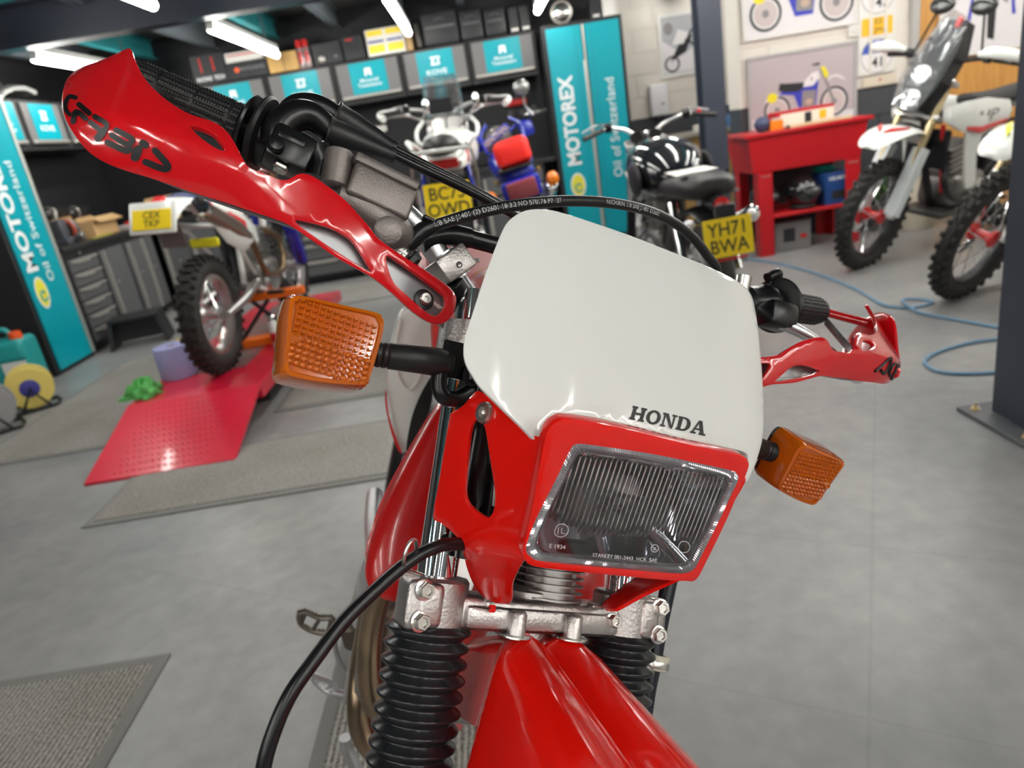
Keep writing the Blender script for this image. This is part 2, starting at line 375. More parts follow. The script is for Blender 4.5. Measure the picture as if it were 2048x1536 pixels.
# ------------------------------------------------------------------ floor mats
BORD = mat('mat_rubber_border', (0.20, 0.195, 0.185), 0.6)
def floor_mat(x0, x1, y0, y1, m, label, rz=0.0, bd=0.035):
    r = empty('floor_mat', ((x0+x1)/2, (y0+y1)/2, 0), rz, label, 'mat', 'grey ribbed floor mats')
    w, d = x1-x0, y1-y0
    MB().box((0, 0, 0.0035), (w, d, 0.005), bev=0.002).build('border', BORD, r, smooth=0)
    MB().box((0, 0, 0.006), (w-2*bd, d-2*bd, 0.006), bev=0.002).build('pile', m, r, smooth=0)
    return r
floor_mat(-1.80, -0.42, 2.56, 3.20, CARX, 'grey ribbed floor mat in front of the red lift ramp')
floor_mat(-2.95, -1.9, 3.47, 5.38, CARX, 'long grey ribbed floor mat under the left side of the red lift')
floor_mat(-1.30, -0.60, 3.58, 4.40, CARX, 'grey ribbed floor mat to the right of the red lift')
floor_mat(-2.55, -1.07, 0.70, 1.667, CARY, 'worn brown-stained ribbed floor mat with a wide rubber border')
floor_mat(-0.575, -0.13, 0.3, 1.95, CARY, 'grey ribbed floor mat under the red and white motorcycle')
floor_mat(-2.2, -0.9, 6.2, 7.2, CARX, 'grey ribbed floor mat along the drawer cabinets at the back')
# blue air hose on the floor
HB = mat('blue_air_hose', (0.16, 0.30, 0.44), 0.45)
hp = [(1.55, 5.9), (1.92, 5.32), (2.07, 4.77), (2.10, 4.15), (2.055, 3.72), (2.09, 3.60), (2.17, 3.56), (2.27, 3.60), (2.25, 3.68), (2.15, 3.67), (2.11, 3.56), (2.12, 3.45), (2.175, 3.30), (2.25, 3.10), (2.30, 2.98), (2.2, 2.94), (2.05, 2.95), (1.88, 2.91), (1.77, 2.84), (1.735, 2.76), (1.75, 2.68), (1.85, 2.615), (2.1, 2.55), (2.4, 2.5)]
o = MB().tube([(x, y, 0.008+(0.016 if 9 <= i <= 10 else 0)) for i, (x, y) in enumerate(hp)], 0.0075, 10, 8).build('air_hose', HB)
tag(o, 'thin blue air hose looping across the grey floor by the steel column', 'hose')
# ================================================================== cabinets and things along the walls
TEAL = mat('teal_cabinet_panel', (0.0, 0.33, 0.40), 0.35)
CABK = mat('cabinet_black', (0.020, 0.020, 0.022), 0.45)
CABG = mat('cabinet_grey', (0.11, 0.11, 0.115), 0.4)
SILV = mat('pull_silver', (0.52, 0.50, 0.46), 0.35, 0.6)
WPRT = mat('white_print', (0.82, 0.84, 0.84), 0.5)
YPRT = mat('yellow_print', (0.80, 0.72, 0.05), 0.5)
TOPK = mat('worktop_dark', (0.03, 0.03, 0.03), 0.35)
R90 = math.pi/2
def Mx(x=0, y=0, z=0, rz=0.0, ry=0.0, rx=0.0): return Matrix.Translation((x, y, z)) @ Matrix.Rotation(rz, 4, 'Z') @ Matrix.Rotation(ry, 4, 'Y') @ Matrix.Rotation(rx, 4, 'X')
def emblem(r, x, z, sc, y=-0.013):
    """yellow oval with a swoosh"""
    n = 28; a = [(x+0.5*sc*math.cos(2*math.pi*k/n), y, z+0.80*sc*math.sin(2*math.pi*k/n)) for k in range(n)]
    MB().add(a, [tuple(range(n))]).build('emblem_ring', WPRT, r, smooth=0, fixn=False)
    a = [(x+0.42*sc*math.cos(2*math.pi*k/n), y-0.001, z+0.70*sc*math.sin(2*math.pi*k/n)) for k in range(n)]
    e = MB().add(a, [tuple(range(n))]).build('emblem', YPRT, r, smooth=0, fixn=False)
    MB().tube([(x+0.30*sc, y-0.001, z-0.30*sc), (x-0.05*sc, y-0.001, z-0.42*sc), (x-0.2*sc, y-0.001, z-0.1*sc), (x+0.05*sc, y-0.001, z+0.1*sc), (x+0.16*sc, y-0.001, z-0.08*sc)], 0.05*sc, 8).build('emblem_swoosh', TEAL, e)
def tall_cabinet(loc, rz, w, label, two):
    r = empty('tall_cabinet', loc, rz, label, 'cabinet', 'branded tall cabinets')
    H_ = 2.06; d = 0.55
    MB().box((w/2, d/2, H_/2), (w, d-0.01, H_), bev=0.006).build('body', CABK, r, smooth=0)
    b = 0.035
    if two:
        x0, x1, xm = b, w-b, w/2+0.0
        for a, c in ((x0, xm-0.018), (xm+0.018, x1)):
            dr = MB().box(((a+c)/2, -0.004, H_/2), (c-a, 0.016, H_-2*b), bev=0.003).build('door', TEAL, r, smooth=0)
            MB().box((c-0.06 if a == x0 else a+0.055, -0.0125, H_/2), (0.006, 0.003, H_-2*b)).build('door_fold', mat('teal_fold', (0.0, 0.25, 0.31), 0.4), dr, smooth=0)
        MB().box((xm-0.006, -0.016, H_/2-0.15), (0.034, 0.022, H_-2*b-0.32), bev=0.006).build('pull', SILV, r, smooth=0)
        MB().box((xm+0.002, -0.010, H_/2), (0.016, 0.018, H_-2*b), bev=0.003).build('pull_strip', SILV, r, smooth=0)
        text('lettering', 'MOTOREX', 0.185, WPRT, Mx(x0+0.135, -0.0135, 1.18, 0, -R90), r, bold=0.035, sx=0.92)
        emblem(r, x0+0.135, 0.575, 0.15)
        text('lettering', 'Oil of Switzerland', 0.125, WPRT, Mx(x1-0.14, -0.0135, 1.06, 0, -R90), r, bold=0.004, sx=0.96, spacing=1.06)
    else:
        dr = MB().box((w/2, -0.004, H_/2), (w-2*b, 0.016, H_-2*b), bev=0.003).build('door', TEAL, r, smooth=0)
        MB().box((w-b-0.004, -0.018, H_/2), (0.03, 0.022, H_-2*b), bev=0.005).build('pull', SILV, r, smooth=0)
        text('lettering', 'MOTOREX', 0.185, WPRT, Mx(0.155, -0.0135, 1.24, 0, -R90), r, bold=0.035, sx=1.05)
        emblem(r, 0.155, 0.615, 0.15)
        text('lettering', 'Oil of Switzerland', 0.115, WPRT, Mx(0.33, -0.0135, 1.12, 0, -R90), r, bold=0.004, sx=1.0, spacing=1.06)
    return r
tall_cabinet((0.79, 7.40, 0), 0, 0.765, 'tall teal two-door cabinet with MOTOREX lettering, right of the wall cabinet row', True)
tall_cabinet((-3.40, 5.27, 0), R90, 0.55, 'tall teal single-door cabinet with MOTOREX lettering, beside the teal jerrycan', False)
def pull(r, x, z, w, y=-0.02):
    MB().prism([(x-w/2, z+0.012), (x+w/2, z+0.012), (x+w/2-0.01, z-0.004), (x+w*0.22, z-0.006), (x+w*0.17, z-0.022), (x-w*0.17-0.02, z-0.022), (x-w/2+0.008, z-0.008)], y-0.012, y+0.02).build('pull', SILV, r, smooth=0)
def base_unit(loc, rz, w, kind, label, n=6, H_=0.84):
    r = empty('base_cabinet', loc, rz, label, 'cabinet', 'dark grey base cabinets')
    MB().box((w/2, 0.27, H_/2+0.03), (w-0.004, 0.53, H_-0.06), bev=0.004).build('body', CABK, r, smooth=0)
    MB().box((w/2, 0.30, 0.03), (w-0.02, 0.46, 0.06)).build('plinth', WALLK, r, smooth=0)
    z0, z1 = 0.09, H_-0.06
    if kind == 'drawers':
        hs = [1]*n if n == 6 else [1, 1, 1, 1, 1.9, 1.9]
        t = sum(hs); z = z1
        for i, k in enumerate(hs):
            h = (z1-z0)*k/t
            dr = MB().box((w/2, -0.006, z-h/2), (w-0.05, 0.02, h-0.012), bev=0.003).build('drawer', CABG, r, smooth=0)
            pull(dr, w/2, z-0.022, w-0.07)
            z -= h
        MB().cyl((w*0.5, 0.001, H_-0.03), (w*0.5, -0.008, H_-0.03), 0.011).build('lock', SILV, r)
    else:
        nd_ = 2 if w > 0.6 else 1
        for i in range(nd_):
            a = 0.02+i*(w-0.04)/nd_; c = a+(w-0.04)/nd_-0.01
            dr = MB().box(((a+c)/2, -0.006, (z0+z1)/2), (c-a, 0.02, z1-z0), bev=0.003).build('door', CABG, r, smooth=0)
            MB().prism([(-0.010, z1-0.01), (0.012, z1-0.01), (0.014, z1-0.1), (0.026, z1-0.14), (0.026, z0+0.14), (0.014, z0+0.1), (0.012, z0), (-0.010, z0)], -0.03, 0.0, Mx(a+0.03, -0.006, 0)).build('pull', SILV, dr, smooth=0)
            MB().cyl((a+0.15, -0.012, 0.48), (a+0.15, -0.02, 0.48), 0.011).build('lock', SILV, dr)
    return r
base_unit((-3.40, 5.86, 0), R90, 0.50, 'drawers', 'narrow grey six-drawer cabinet under the vice')
base_unit((-3.40, 6.37, 0), R90, 0.47, 'doors', 'grey single-door base cabinet beside the six-drawer cabinet')
base_unit((-3.40, 6.85, 0), R90, 0.62, 'doors', 'grey two-door base cabinet in the corner behind the raised dirt bike')
xs = [-3.36, -2.74, -2.06, -1.38, -0.70, -0.02]
lb = ['grey two-door base cabinet filling the corner of the back counter', 'grey wide-drawer cabinet in the back counter, next to the corner', 'grey wide-drawer cabinet behind the raised dirt bike', 'grey wide-drawer cabinet behind the white adventure motorcycle', 'grey two-door base cabinet behind the blue motorcycle', 'grey two-door base cabinet next to the tall teal cabinet']
for i, x in enumerate(xs):
    base_unit((x, 7.50, 0), 0, 0.62 if i == 0 else 0.675, 'drawers' if i in (1, 2, 3) else 'doors', lb[i], n=4)
o = MB().box((-3.665, 6.67, 0.862), (0.57, 1.62, 0.04), bev=0.004).build('worktop', TOPK, smooth=0); tag(o, 'dark worktop over the left-hand base cabinets carrying a vice', 'worktop')
o = MB().box((-1.545, 7.78, 0.862), (4.66, 0.55, 0.04), bev=0.004).build('worktop', TOPK, smooth=0); tag(o, 'long dark worktop over the back row of drawer cabinets', 'worktop')
# wall cabinets with logo panels
def logo_kove(r, cx, cz, y):
    m = MB()
    k = 0.046
    for pl in ([(-1, 1), (1.1, 1), (1.1, 0.62), (-1, 0.62)], [(-0.6, 0.62), (-0.15, 0.62), (-0.35, -0.5), (-0.9, -0.5)], [(0.75, 0.62), (1.1, 0.62), (0.75, -0.1), (1.15, -0.62), (0.7, -0.62), (0.3, -0.1)], [(-0.9, -0.5), (0.75, -0.5), (0.9, -0.9), (-1.0, -0.9)]):
        m.add([(cx+a*k, y, cz+0.045+b*k*0.9) for a, b in pl], [tuple(range(len(pl)))])
    m.build('logo', WPRT, r, smooth=0, fixn=False)
    text('lettering', 'KOVE', 0.062, WPRT, Mx(cx, y, cz-0.055), r, bold=0.02, sx=1.3)
def logo_m(r, cx, cz, y):
    k = 0.036; m = MB()
    m.add([(cx+a*k, y, cz+0.05+b*k) for a, b in ((-1, -1), (-0.85, 1), (0.85, 1), (1, -1), (0.45, -1), (0.2, -0.3), (-0.2, -0.3), (-0.45, -1))], [tuple(range(8))]); m.build('logo', WPRT, r, smooth=0, fixn=False)
    text('lettering', 'Motorial', 0.045, WPRT, Mx(cx, y, cz-0.025), r, bold=0.015, sx=1.2)
    text('lettering', 'Transmission', 0.045, WPRT, Mx(cx, y, cz-0.068), r, bold=0.015, sx=1.0)
def wall_cab(loc, rz, w, kove, label, pw=0.36):
    r = empty('wall_cabinet', loc, rz, label, 'cabinet', 'grey wall cabinets with teal logo panels')
    h = 0.40
    MB().box((w/2, 0.16, h/2), (w-0.006, 0.31, h), bev=0.004).build('body', CABK, r, smooth=0)
    dr = MB().box((w/2, -0.006, h/2+0.012), (w-0.07, 0.02, h-0.075), bev=0.003).build('door', mat('wall_cabinet_grey', (0.16, 0.155, 0.155), 0.4), r, smooth=0)
    MB().box((w/2, -0.020, 0.065), (w-0.08, 0.028, 0.028), bev=0.006).build('pull', SILV, dr, smooth=0)
    MB().box((w/2, -0.0175, h/2+0.027), (pw, 0.003, h-0.115)).build('logo_panel', TEAL, dr, smooth=0)
    (logo_kove if kove else logo_m)(dr, w/2, h/2+0.027, -0.0195)
    return r
wl = ['grey wall cabinet with an M logo, under the orange-dot box', 'grey wall cabinet with a KOVE logo, under the plywood box', 'grey wall cabinet with an M logo, under the yellow-striped carton', 'grey wall cabinet with a KOVE logo, behind the clear windscreen', 'grey wall cabinet with an M logo, next to the tall teal cabinet']
for i in range(5): wall_cab((-2.61+0.672*i, 7.70, 1.675), 0, 0.67, i % 2 == 1, wl[i])
wall_cab((-3.60, 6.33, 1.655), R90, 0.62, True, 'narrow grey wall cabinet with a KOVE logo on the left wall')
wall_cab((-3.60, 5.83, 1.655), R90, 0.49, False, 'grey wall cabinet with an M logo beside the single-door tall cabinet')
wall_cab((-3.60, 6.96, 1.655), R90, 0.62, False, 'grey wall cabinet with an M logo in the corner of the left wall')
# ------------------------------------------------------------------ goods on top of the cabinets
def boxat(name, x0, x1, z0, h, m, label, cat, y=7.80, d=0.26, group='goods on the wall cabinets'):
    r = empty(name, ((x0+x1)/2, y, z0), 0, label, cat, group)
    w = x1-x0
    MB().box((0, 0, h/2), (w, d, h), bev=0.004).build('carton', m, r, smooth=0)
    return r, w
ZT = 2.076
DKB = mat('printed_black_card', (0.025, 0.025, 0.028), 0.5); REDP = mat('red_print', (0.55, 0.02, 0.02), 0.5); ORP = mat('orange_dot', (0.85, 0.12, 0.03), 0.5)
KRAFT = mat('kraft_card', (0.56, 0.36, 0.17), 0.7, vary=(6, 0.3, (0.46, 0.28, 0.12))); PLY = mat('plywood', (0.62, 0.38, 0.13), 0.6, vary=(9, 0.5, (0.5, 0.29, 0.09)))
CARD = mat('white_card', (0.72, 0.70, 0.66), 0.6); YEL = mat('yellow_card', (0.82, 0.62, 0.05), 0.6); BLUEP = mat('blue_print', (0.03, 0.05, 0.25), 0.5)
r, w = boxat('black_carton', -2.60, -2.28, ZT, 0.26, DKB, 'tall black carton with red stripes beside the orange-dot box', 'box')
for dx in (-0.07, 0.05): MB().box((dx, -0.132, 0.17), (0.016, 0.002, 0.13)).build('stripe', REDP, r, smooth=0)
text('lettering', 'RACING  TECH', 0.05, WPRT, Mx(0, -0.134, 0.045), r, bold=0.02, sx=0.8)
r, w = boxat('flat_carton', -2.27, -1.88, ZT, 0.15, DKB, 'flat black carton with an orange dot', 'box')
MB().cyl((-0.1, -0.131, 0.08), (-0.1, -0.134, 0.08), 0.024).build('dot', ORP, r); text('lettering', 'MOTOCROSS', 0.04, mat('grey_print', (0.3, 0.3, 0.32), 0.5), Mx(0.05, -0.134, 0.08), r)
r, w = boxat('white_carton', -2.265, -1.90, ZT+0.152, 0.085, CARD, 'flat white carton lying on the orange-dot box', 'box', d=0.24)
MB().box((0, -0.121, 0.06), (w*0.9, 0.002, 0.012)).build('stripe', REDP, r, smooth=0)
r, w = boxat('plywood_box', -1.865, -1.58, ZT, 0.17, PLY, 'small plywood box with a centre seam', 'box')
MB().box((0.01, -0.131, 0.085), (0.004, 0.002, 0.17)).build('seam', DKB, r, smooth=0)
for i, (x, y) in enumerate(((-1.545, 7.72), (-1.48, 7.72), (-1.512, 7.79))):
    r = empty('spray_can', (x, y, ZT), 0, 'tall red-capped aerosol can on the wall cabinets', 'can', 'aerosol cans')
    MB().lathe([(0.03, 0), (0.033, 0.006), (0.033, 0.17), (0.026, 0.185)], (0, 0, 0), (0, 0, 1), 18).build('can', mat('can_silver_red', (0.5, 0.42, 0.42), 0.3, 0.6), r)
    MB().box((0, -0.033, 0.1), (0.03, 0.004, 0.1)).build('can_label', REDP, r, smooth=0)
    MB().lathe([(0.027, 0.185), (0.027, 0.25), (0.022, 0.256)], (0, 0, 0), (0, 0, 1), 16).build('cap', REDP, r)
r, w = boxat('black_pump_case', -1.42, -1.14, ZT, 0.19, DKB, 'squat black tool case next to the aerosol cans', 'case')
MB().ball((-0.06, -0.13, 0.05), 0.035).build('silver_knob', SILV, r); MB().ring((0.08, -0.135, 0.06), (0, 1, 0), 0.012, 0.003, 16, 6).build('ring_pull', SILV, r)
r, w = boxat('black_carton', -1.12, -0.92, ZT, 0.21, DKB, 'plain black carton to the left of the yellow-striped carton', 'box')
MB().box((-0.03, -0.131, 0.18), (0.07, 0.002, 0.015)).build('stripe', REDP, r, smooth=0)
r, w = boxat('yellow_carton', -0.885, -0.515, ZT, 0.235, CARD, 'white carton with yellow and blue bands', 'box')
for z, hh, mm in ((0.20, 0.05, YEL), (0.06, 0.07, YEL), (0.125, 0.018, BLUEP)):
    for s in (-1, 1): MB().box((s*0.092, -0.1315, z), (0.155, 0.002, hh)).build('band', mm, r, smooth=0)
r, w = boxat('kraft_carton', -0.505, -0.445, ZT, 0.21, KRAFT, 'narrow kraft carton beside the yellow-striped carton', 'box')
r = empty('leaning_muffler', (-0.40, 7.80, ZT), 0, 'grey tapered muffler leaning on the kraft carton', 'muffler', 'goods on the wall cabinets')
MB().lathe([(0.03, 0), (0.038, 0.02), (0.034, 0.2), (0.02, 0.22)], (0.02, 0, 0.02), (-0.02, 0.01, 1), 20).build('shell', mat('grey_shell', (0.25, 0.24, 0.23), 0.4, 0.5), r)
for i, (a, b_, hh, lbl) in enumerate(((-0.33, 0.02, 0.30, 'large black pannier case at the left end of the pannier row'), (0.04, 0.26, 0.27, 'medium black pannier case with a hanging strap'), (0.28, 0.49, 0.25, 'small black pannier case beside the silver-label cases'))):
    r = empty('pannier_case', ((a+b_)/2, 7.82, ZT), 0, lbl, 'case', 'black pannier cases')
    MB().box((0, 0, hh/2), (b_-a, 0.3, hh), bev=0.03, seg=3).build('shell', DKB, r); MB().box((0, -0.151, hh*0.55), (b_-a-0.06, 0.008, 0.02), bev=0.002).build('lid_seam', CABG, r)
    MB().tube([(-0.05, -0.152, hh*0.75), (0, -0.17, hh*0.78), (0.05, -0.152, hh*0.75)], 0.006, 8).build('handle', CABG, r)
for i, x in enumerate((0.565, 0.675)):
    r = empty('slim_case', (x, 7.82, ZT), 0, 'slim black case with a silver label at its foot', 'case', 'silver-label cases')
    MB().box((0, 0, 0.115), (0.095, 0.26, 0.23), bev=0.008).build('shell', DKB, r, smooth=0); MB().box((0, -0.131, 0.03), (0.07, 0.002, 0.025)).build('label_strip', CARD, r, smooth=0)
r = empty('foil_ball_lamp', (1.02, 7.62, 2.062), 0, 'round crinkled chrome headlamp bowl on the tall teal cabinet', 'headlamp')
MB().ball((0, 0, 0.112), (0.105, 0.09, 0.112), seg=28, rings=16).build('bowl', mat('crinkled_chrome', (0.75, 0.72, 0.68), 0.22, 1.0, bump=(45, 0.9)), r)
MB().ring((0, -0.05, 0.112), (0, 1, 0), 0.095, 0.008, 32, 8).build('rim', CHR if 'CHR' in globals() else SILV, r)
r, w = boxat('black_binder', 1.30, 1.39, 2.062, 0.21, DKB, 'black binder box standing on the tall teal cabinet', 'box', y=7.66)
MB().box((0, -0.131, 0.03), (0.06, 0.002, 0.02)).build('label_strip', CARD, r, smooth=0)
r, w = boxat('white_box', 1.41, 1.545, 2.062, 0.17, CARD, 'small white box at the end of the tall teal cabinet', 'box', y=7.66)
MB().box((0.05, -0.131, 0.07), (0.01, 0.002, 0.1)).build('seam', SILV, r, smooth=0)
# goods hung on the black backing board
for x, z, nm, lbl, m in ((0.50, 1.46, 'red_tool_roll', 'dark red tool roll hung on the black backing board', REDP), (-1.0, 1.42, 'grey_part_bag', 'pale parts bag hung on the black backing board', CARD)):
    r = empty(nm, (x, 8.0, z), 0, lbl, 'tool', 'goods on the backing board')
    MB().box((0, 0.01, 0), (0.22, 0.05, 0.07), bev=0.02, seg=2).build('roll', m, r); MB().cyl((0, -0.015, 0.03), (0, 0.055, 0.06), 0.004, seg=8).build('hook', SILV, r)
for i, (x, z) in enumerate(((0.42, 1.36), (0.55, 1.35), (0.67, 1.38))):
    r = empty('ratchet_socket', (x, 8.02, z), 0, 'round black socket hung under the red tool roll', 'tool', 'black sockets on the backing board')
    MB().lathe([(0.03, 0), (0.03, 0.05), (0.02, 0.05), (0.02, 0.02)], (0, 0.03, 0), (0, -1, 0), 18).build('socket', CABG, r)
r = empty('black_jacket_bag', (0.10, 7.98, 1.08), 0, 'black bag with a small red badge behind the blue motorcycle', 'bag')
MB().box((0, 0, 0), (0.30, 0.12, 0.40), bev=0.03, seg=3).build('bag_body', DKB, r); MB().box((0, -0.062, 0.0), (0.06, 0.006, 0.09), bev=0.002).build('badge', REDP, r); MB().tube([(-0.05, 0, 0.2), (0, 0, 0.25), (0.05, 0, 0.2)], 0.008, 8).build('strap', DKB, r)
# ------------------------------------------------------------------ left worktop: vice, mufflers, carton
r = empty('bench_vice', (-3.60, 6.30, 0.882), R90, 'grey bench vice with a red collar on the left worktop', 'vice')
VG = mat('vice_grey', (0.10, 0.105, 0.12), 0.4, 0.3)
MB().box((0, 0, 0.03), (0.22, 0.20, 0.06), bev=0.012, seg=2).build('base', VG, r); MB().box((-0.05, 0, 0.13), (0.12, 0.16, 0.16), bev=0.02, seg=2).build('fixed_jaw', VG, r)
MB().lathe([(0.095, 0), (0.10, 0.02), (0.10, 0.05), (0.09, 0.06)], (0.05, -0.02, 0.11), (1, -0.02, 0.11), 28).build('ring_body', mat('vice_silver', (0.30, 0.30, 0.30), 0.35, 0.8), r)
MB().ring((0.035, -0.02, 0.11), (1, 0, 0), 0.085, 0.018, 28, 8).build('collar', mat('vice_red', (0.35, 0.05, 0.02), 0.4), r)
MB().lathe([(0.03, 0), (0.035, 0.05), (0.02, 0.06)], (0.02, -0.12, 0.05), (0.02, -1, 0.05), 18).build('spindle', mat('vice_silver', (0.30, 0.30, 0.30), 0.35, 0.8), r)
MB().cyl((-0.06, -0.04, 0.21), (0.02, 0.0, 0.27), 0.014, seg=10).build('handle', CHR if 'CHR' in globals() else SILV, r)
for i, (x, y) in enumerate(((-3.80, 6.68), (-3.80, 7.05))):
    r = empty('muffler_can', (x, y, 0.882), R90, ('black cylindrical muffler lying behind the vice', 'black cylindrical muffler lying behind the kraft carton')[i], 'muffler', 'mufflers on the left worktop')
    MB().lathe([(0.03, 0), (0.055, 0.03), (0.058, 0.3), (0.05, 0.33), (0.03, 0.35)], (-0.18, 0, 0.26-0.03*i), (1, 0, 0.26-0.03*i), 24).build('shell', mat('muffler_black', (0.03, 0.028, 0.028), 0.3, 0.4), r)
    MB().ring((-0.08, 0, 0.26-0.03*i), (1, 0, 0), 0.058, 0.006, 24, 6).build('strap', SILV, r); MB().box((0, 0, 0.105-0.015*i), (0.3, 0.1, 0.21-0.03*i), bev=0.01).build('cradle', KRAFT, r, smooth=0)
r = empty('open_carton', (-3.57, 6.80, 0.882), R90, 'open kraft carton on the left worktop', 'box')
MB().box((0, 0, 0.075), (0.42, 0.22, 0.15), bev=0.003).build('carton', KRAFT, r, smooth=0); MB().box((0.0, -0.14, 0.15), (0.42, 0.10, 0.004), M=Matrix.Rotation(0.5, 3, 'X')).build('flap', KRAFT, r, smooth=0)
r = empty('kraft_carton', (-3.30, 7.72, 0.882), 0.2, 'kraft carton in the corner of the worktops', 'box')
MB().box((0, 0, 0.12), (0.26, 0.24, 0.24), bev=0.003).build('carton', KRAFT, r, smooth=0); MB().box((0, -0.121, 0.12), (0.24, 0.003, 0.03)).build('tape', PLY, r, smooth=0)
r = empty('parts_tray', (-3.5, 7.3, 0.882), R90, 'clear tray of red parts on the left worktop', 'tray')
MB().box((0, 0, 0.02), (0.40, 0.2, 0.04), bev=0.004).build('tray', mat('tray_pale', (0.5, 0.45, 0.44), 0.3), r, smooth=0); MB().box((0.05, -0.02, 0.05), (0.14, 0.1, 0.03), bev=0.008).build('red_part', REDP, r)
r = empty('yellow_rule', (-3.43, 6.62, 0.882), R90, 'yellow folding rule lying at the front edge of the left worktop', 'ruler')
MB().box((0, 0, 0.006), (0.34, 0.035, 0.012), bev=0.002).build('blade', mat('olive_yellow', (0.38, 0.36, 0.05), 0.5), r, smooth=0); MB().cyl((-0.15, 0, 0.012), (-0.15, 0, 0.015), 0.01).build('rivet', SILV, r)
r = empty('orange_grinder', (-3.80, 6.13, 0.882), R90, 'orange-topped tool standing behind the vice', 'tool')
MB().lathe([(0.05, 0), (0.05, 0.30), (0.03, 0.33)], (0, 0, 0), (0, 0, 1), 20).build('handle', VG, r); MB().ball((0, 0, 0.37), (0.075, 0.05, 0.05)).build('cap', mat('tool_orange', (0.80, 0.25, 0.02), 0.4), r)
for i, (x, y, c) in enumerate(((-3.75, 6.20, (0.05, 0.05, 0.06)), (-3.75, 5.945, (0.10, 0.12, 0.2)))):
    r = empty('spare_helmet', (x, y, 2.056), R90, ('dark spare helmet on the left wall cabinets', 'blue-grey spare helmet on the left wall cabinets')[i], 'helmet', 'things on the left wall cabinets')
    MB().ball((0, 0, 0.11), (0.12, 0.14, 0.115)).build('shell', mat('helmet_%d' % i, c, 0.25, coat=0.5), r); MB().box((0, -0.11, 0.10), (0.16, 0.06, 0.06), bev=0.02, seg=2).build('visor', BLKV if 'BLKV' in globals() else CABK, r)
r = empty('spare_fender', (-3.78, 6.68, 2.056), R90, 'white plastic fender lying on the left wall cabinets', 'fender')
MB().loft([[(x, -0.05, z), (x, -0.06, z+0.03), (x, 0, z+0.05), (x, 0.06, z+0.03), (x, 0.05, z)] for x, z in ((-0.3, 0.0), (-0.2, 0.06), (-0.05, 0.10), (0.1, 0.11), (0.25, 0.08))]).build('shell', mat('fender_pale', (0.62, 0.62, 0.60), 0.35), r); MB().box((-0.22, 0, 0.09), (0.1, 0.04, 0.01)).build('decal', CABK, r)
# ------------------------------------------------------------------ posters and fittings
PAPER = mat('poster_paper_mauve', (0.46, 0.40, 0.42), 0.45); PAPW = mat('poster_paper_pale', (0.72, 0.68, 0.70), 0.45); PAPG = mat('poster_paper_grey', (0.42, 0.42, 0.44), 0.45)
FRW = mat('poster_frame_white', (0.72, 0.70, 0.66), 0.4); FRG = mat('poster_frame_grey', (0.42, 0.40, 0.40), 0.4)
PB = mat('print_blue', (0.04, 0.05, 0.45), 0.5); PW = mat('print_white', (0.75, 0.72, 0.72), 0.5); PK = mat('print_black', (0.02, 0.02, 0.022), 0.5); PYL = mat('print_yellow', (0.80, 0.70, 0.02), 0.5); PGR = mat('print_grey', (0.25, 0.23, 0.23), 0.5)
def poster(x0, x1, z0, z1, y, paper, frame, label, fw=0.022):
    r = empty('poster', ((x0+x1)/2, y, (z0+z1)/2), 0, label, 'poster', 'framed motorcycle posters')
    w, h = x1-x0, z1-z0
    MB().box((0, 0, 0), (w-fw, 0.010, h-fw)).build('print', paper, r, smooth=0)
    f = MB()
    for sx in (-1, 1): f.box((sx*(w/2-fw/2), -0.003, 0), (fw, 0.022, h))
    for sz in (-1, 1): f.box((0, -0.003, sz*(h/2-fw/2)), (w-2*fw, 0.022, fw))
    f.build('frame', frame, r, smooth=0)
    return r
def flat(pts, m, r, name='printed_shape', y=-0.0062): return MB().add([(a, y, b) for a, b in pts], [tuple(range(len(pts)))]).build(name, m, r, smooth=0, fixn=False)
def fring(cx, cz, R, t, m, r, y=-0.0064, seg=36):
    vs = []; fs = []
    for k in range(seg):
        a = 2*math.pi*k/seg; vs += [(cx+R*math.cos(a), y, cz+R*math.sin(a)), (cx+(R-t)*math.cos(a), y, cz+(R-t)*math.sin(a))]
    for k in range(seg): j = (k+1) % seg; fs.append((2*k, 2*j, 2*j+1, 2*k+1))
    MB().add(vs, fs).build('printed_wheel', m, r, smooth=0, fixn=False)
def fdisc(cx, cz, rx, rz_, m, r, y=-0.0064): return flat([(cx+rx*math.cos(2*math.pi*k/20), cz+rz_*math.sin(2*math.pi*k/20)) for k in range(20)], m, r, y=y)
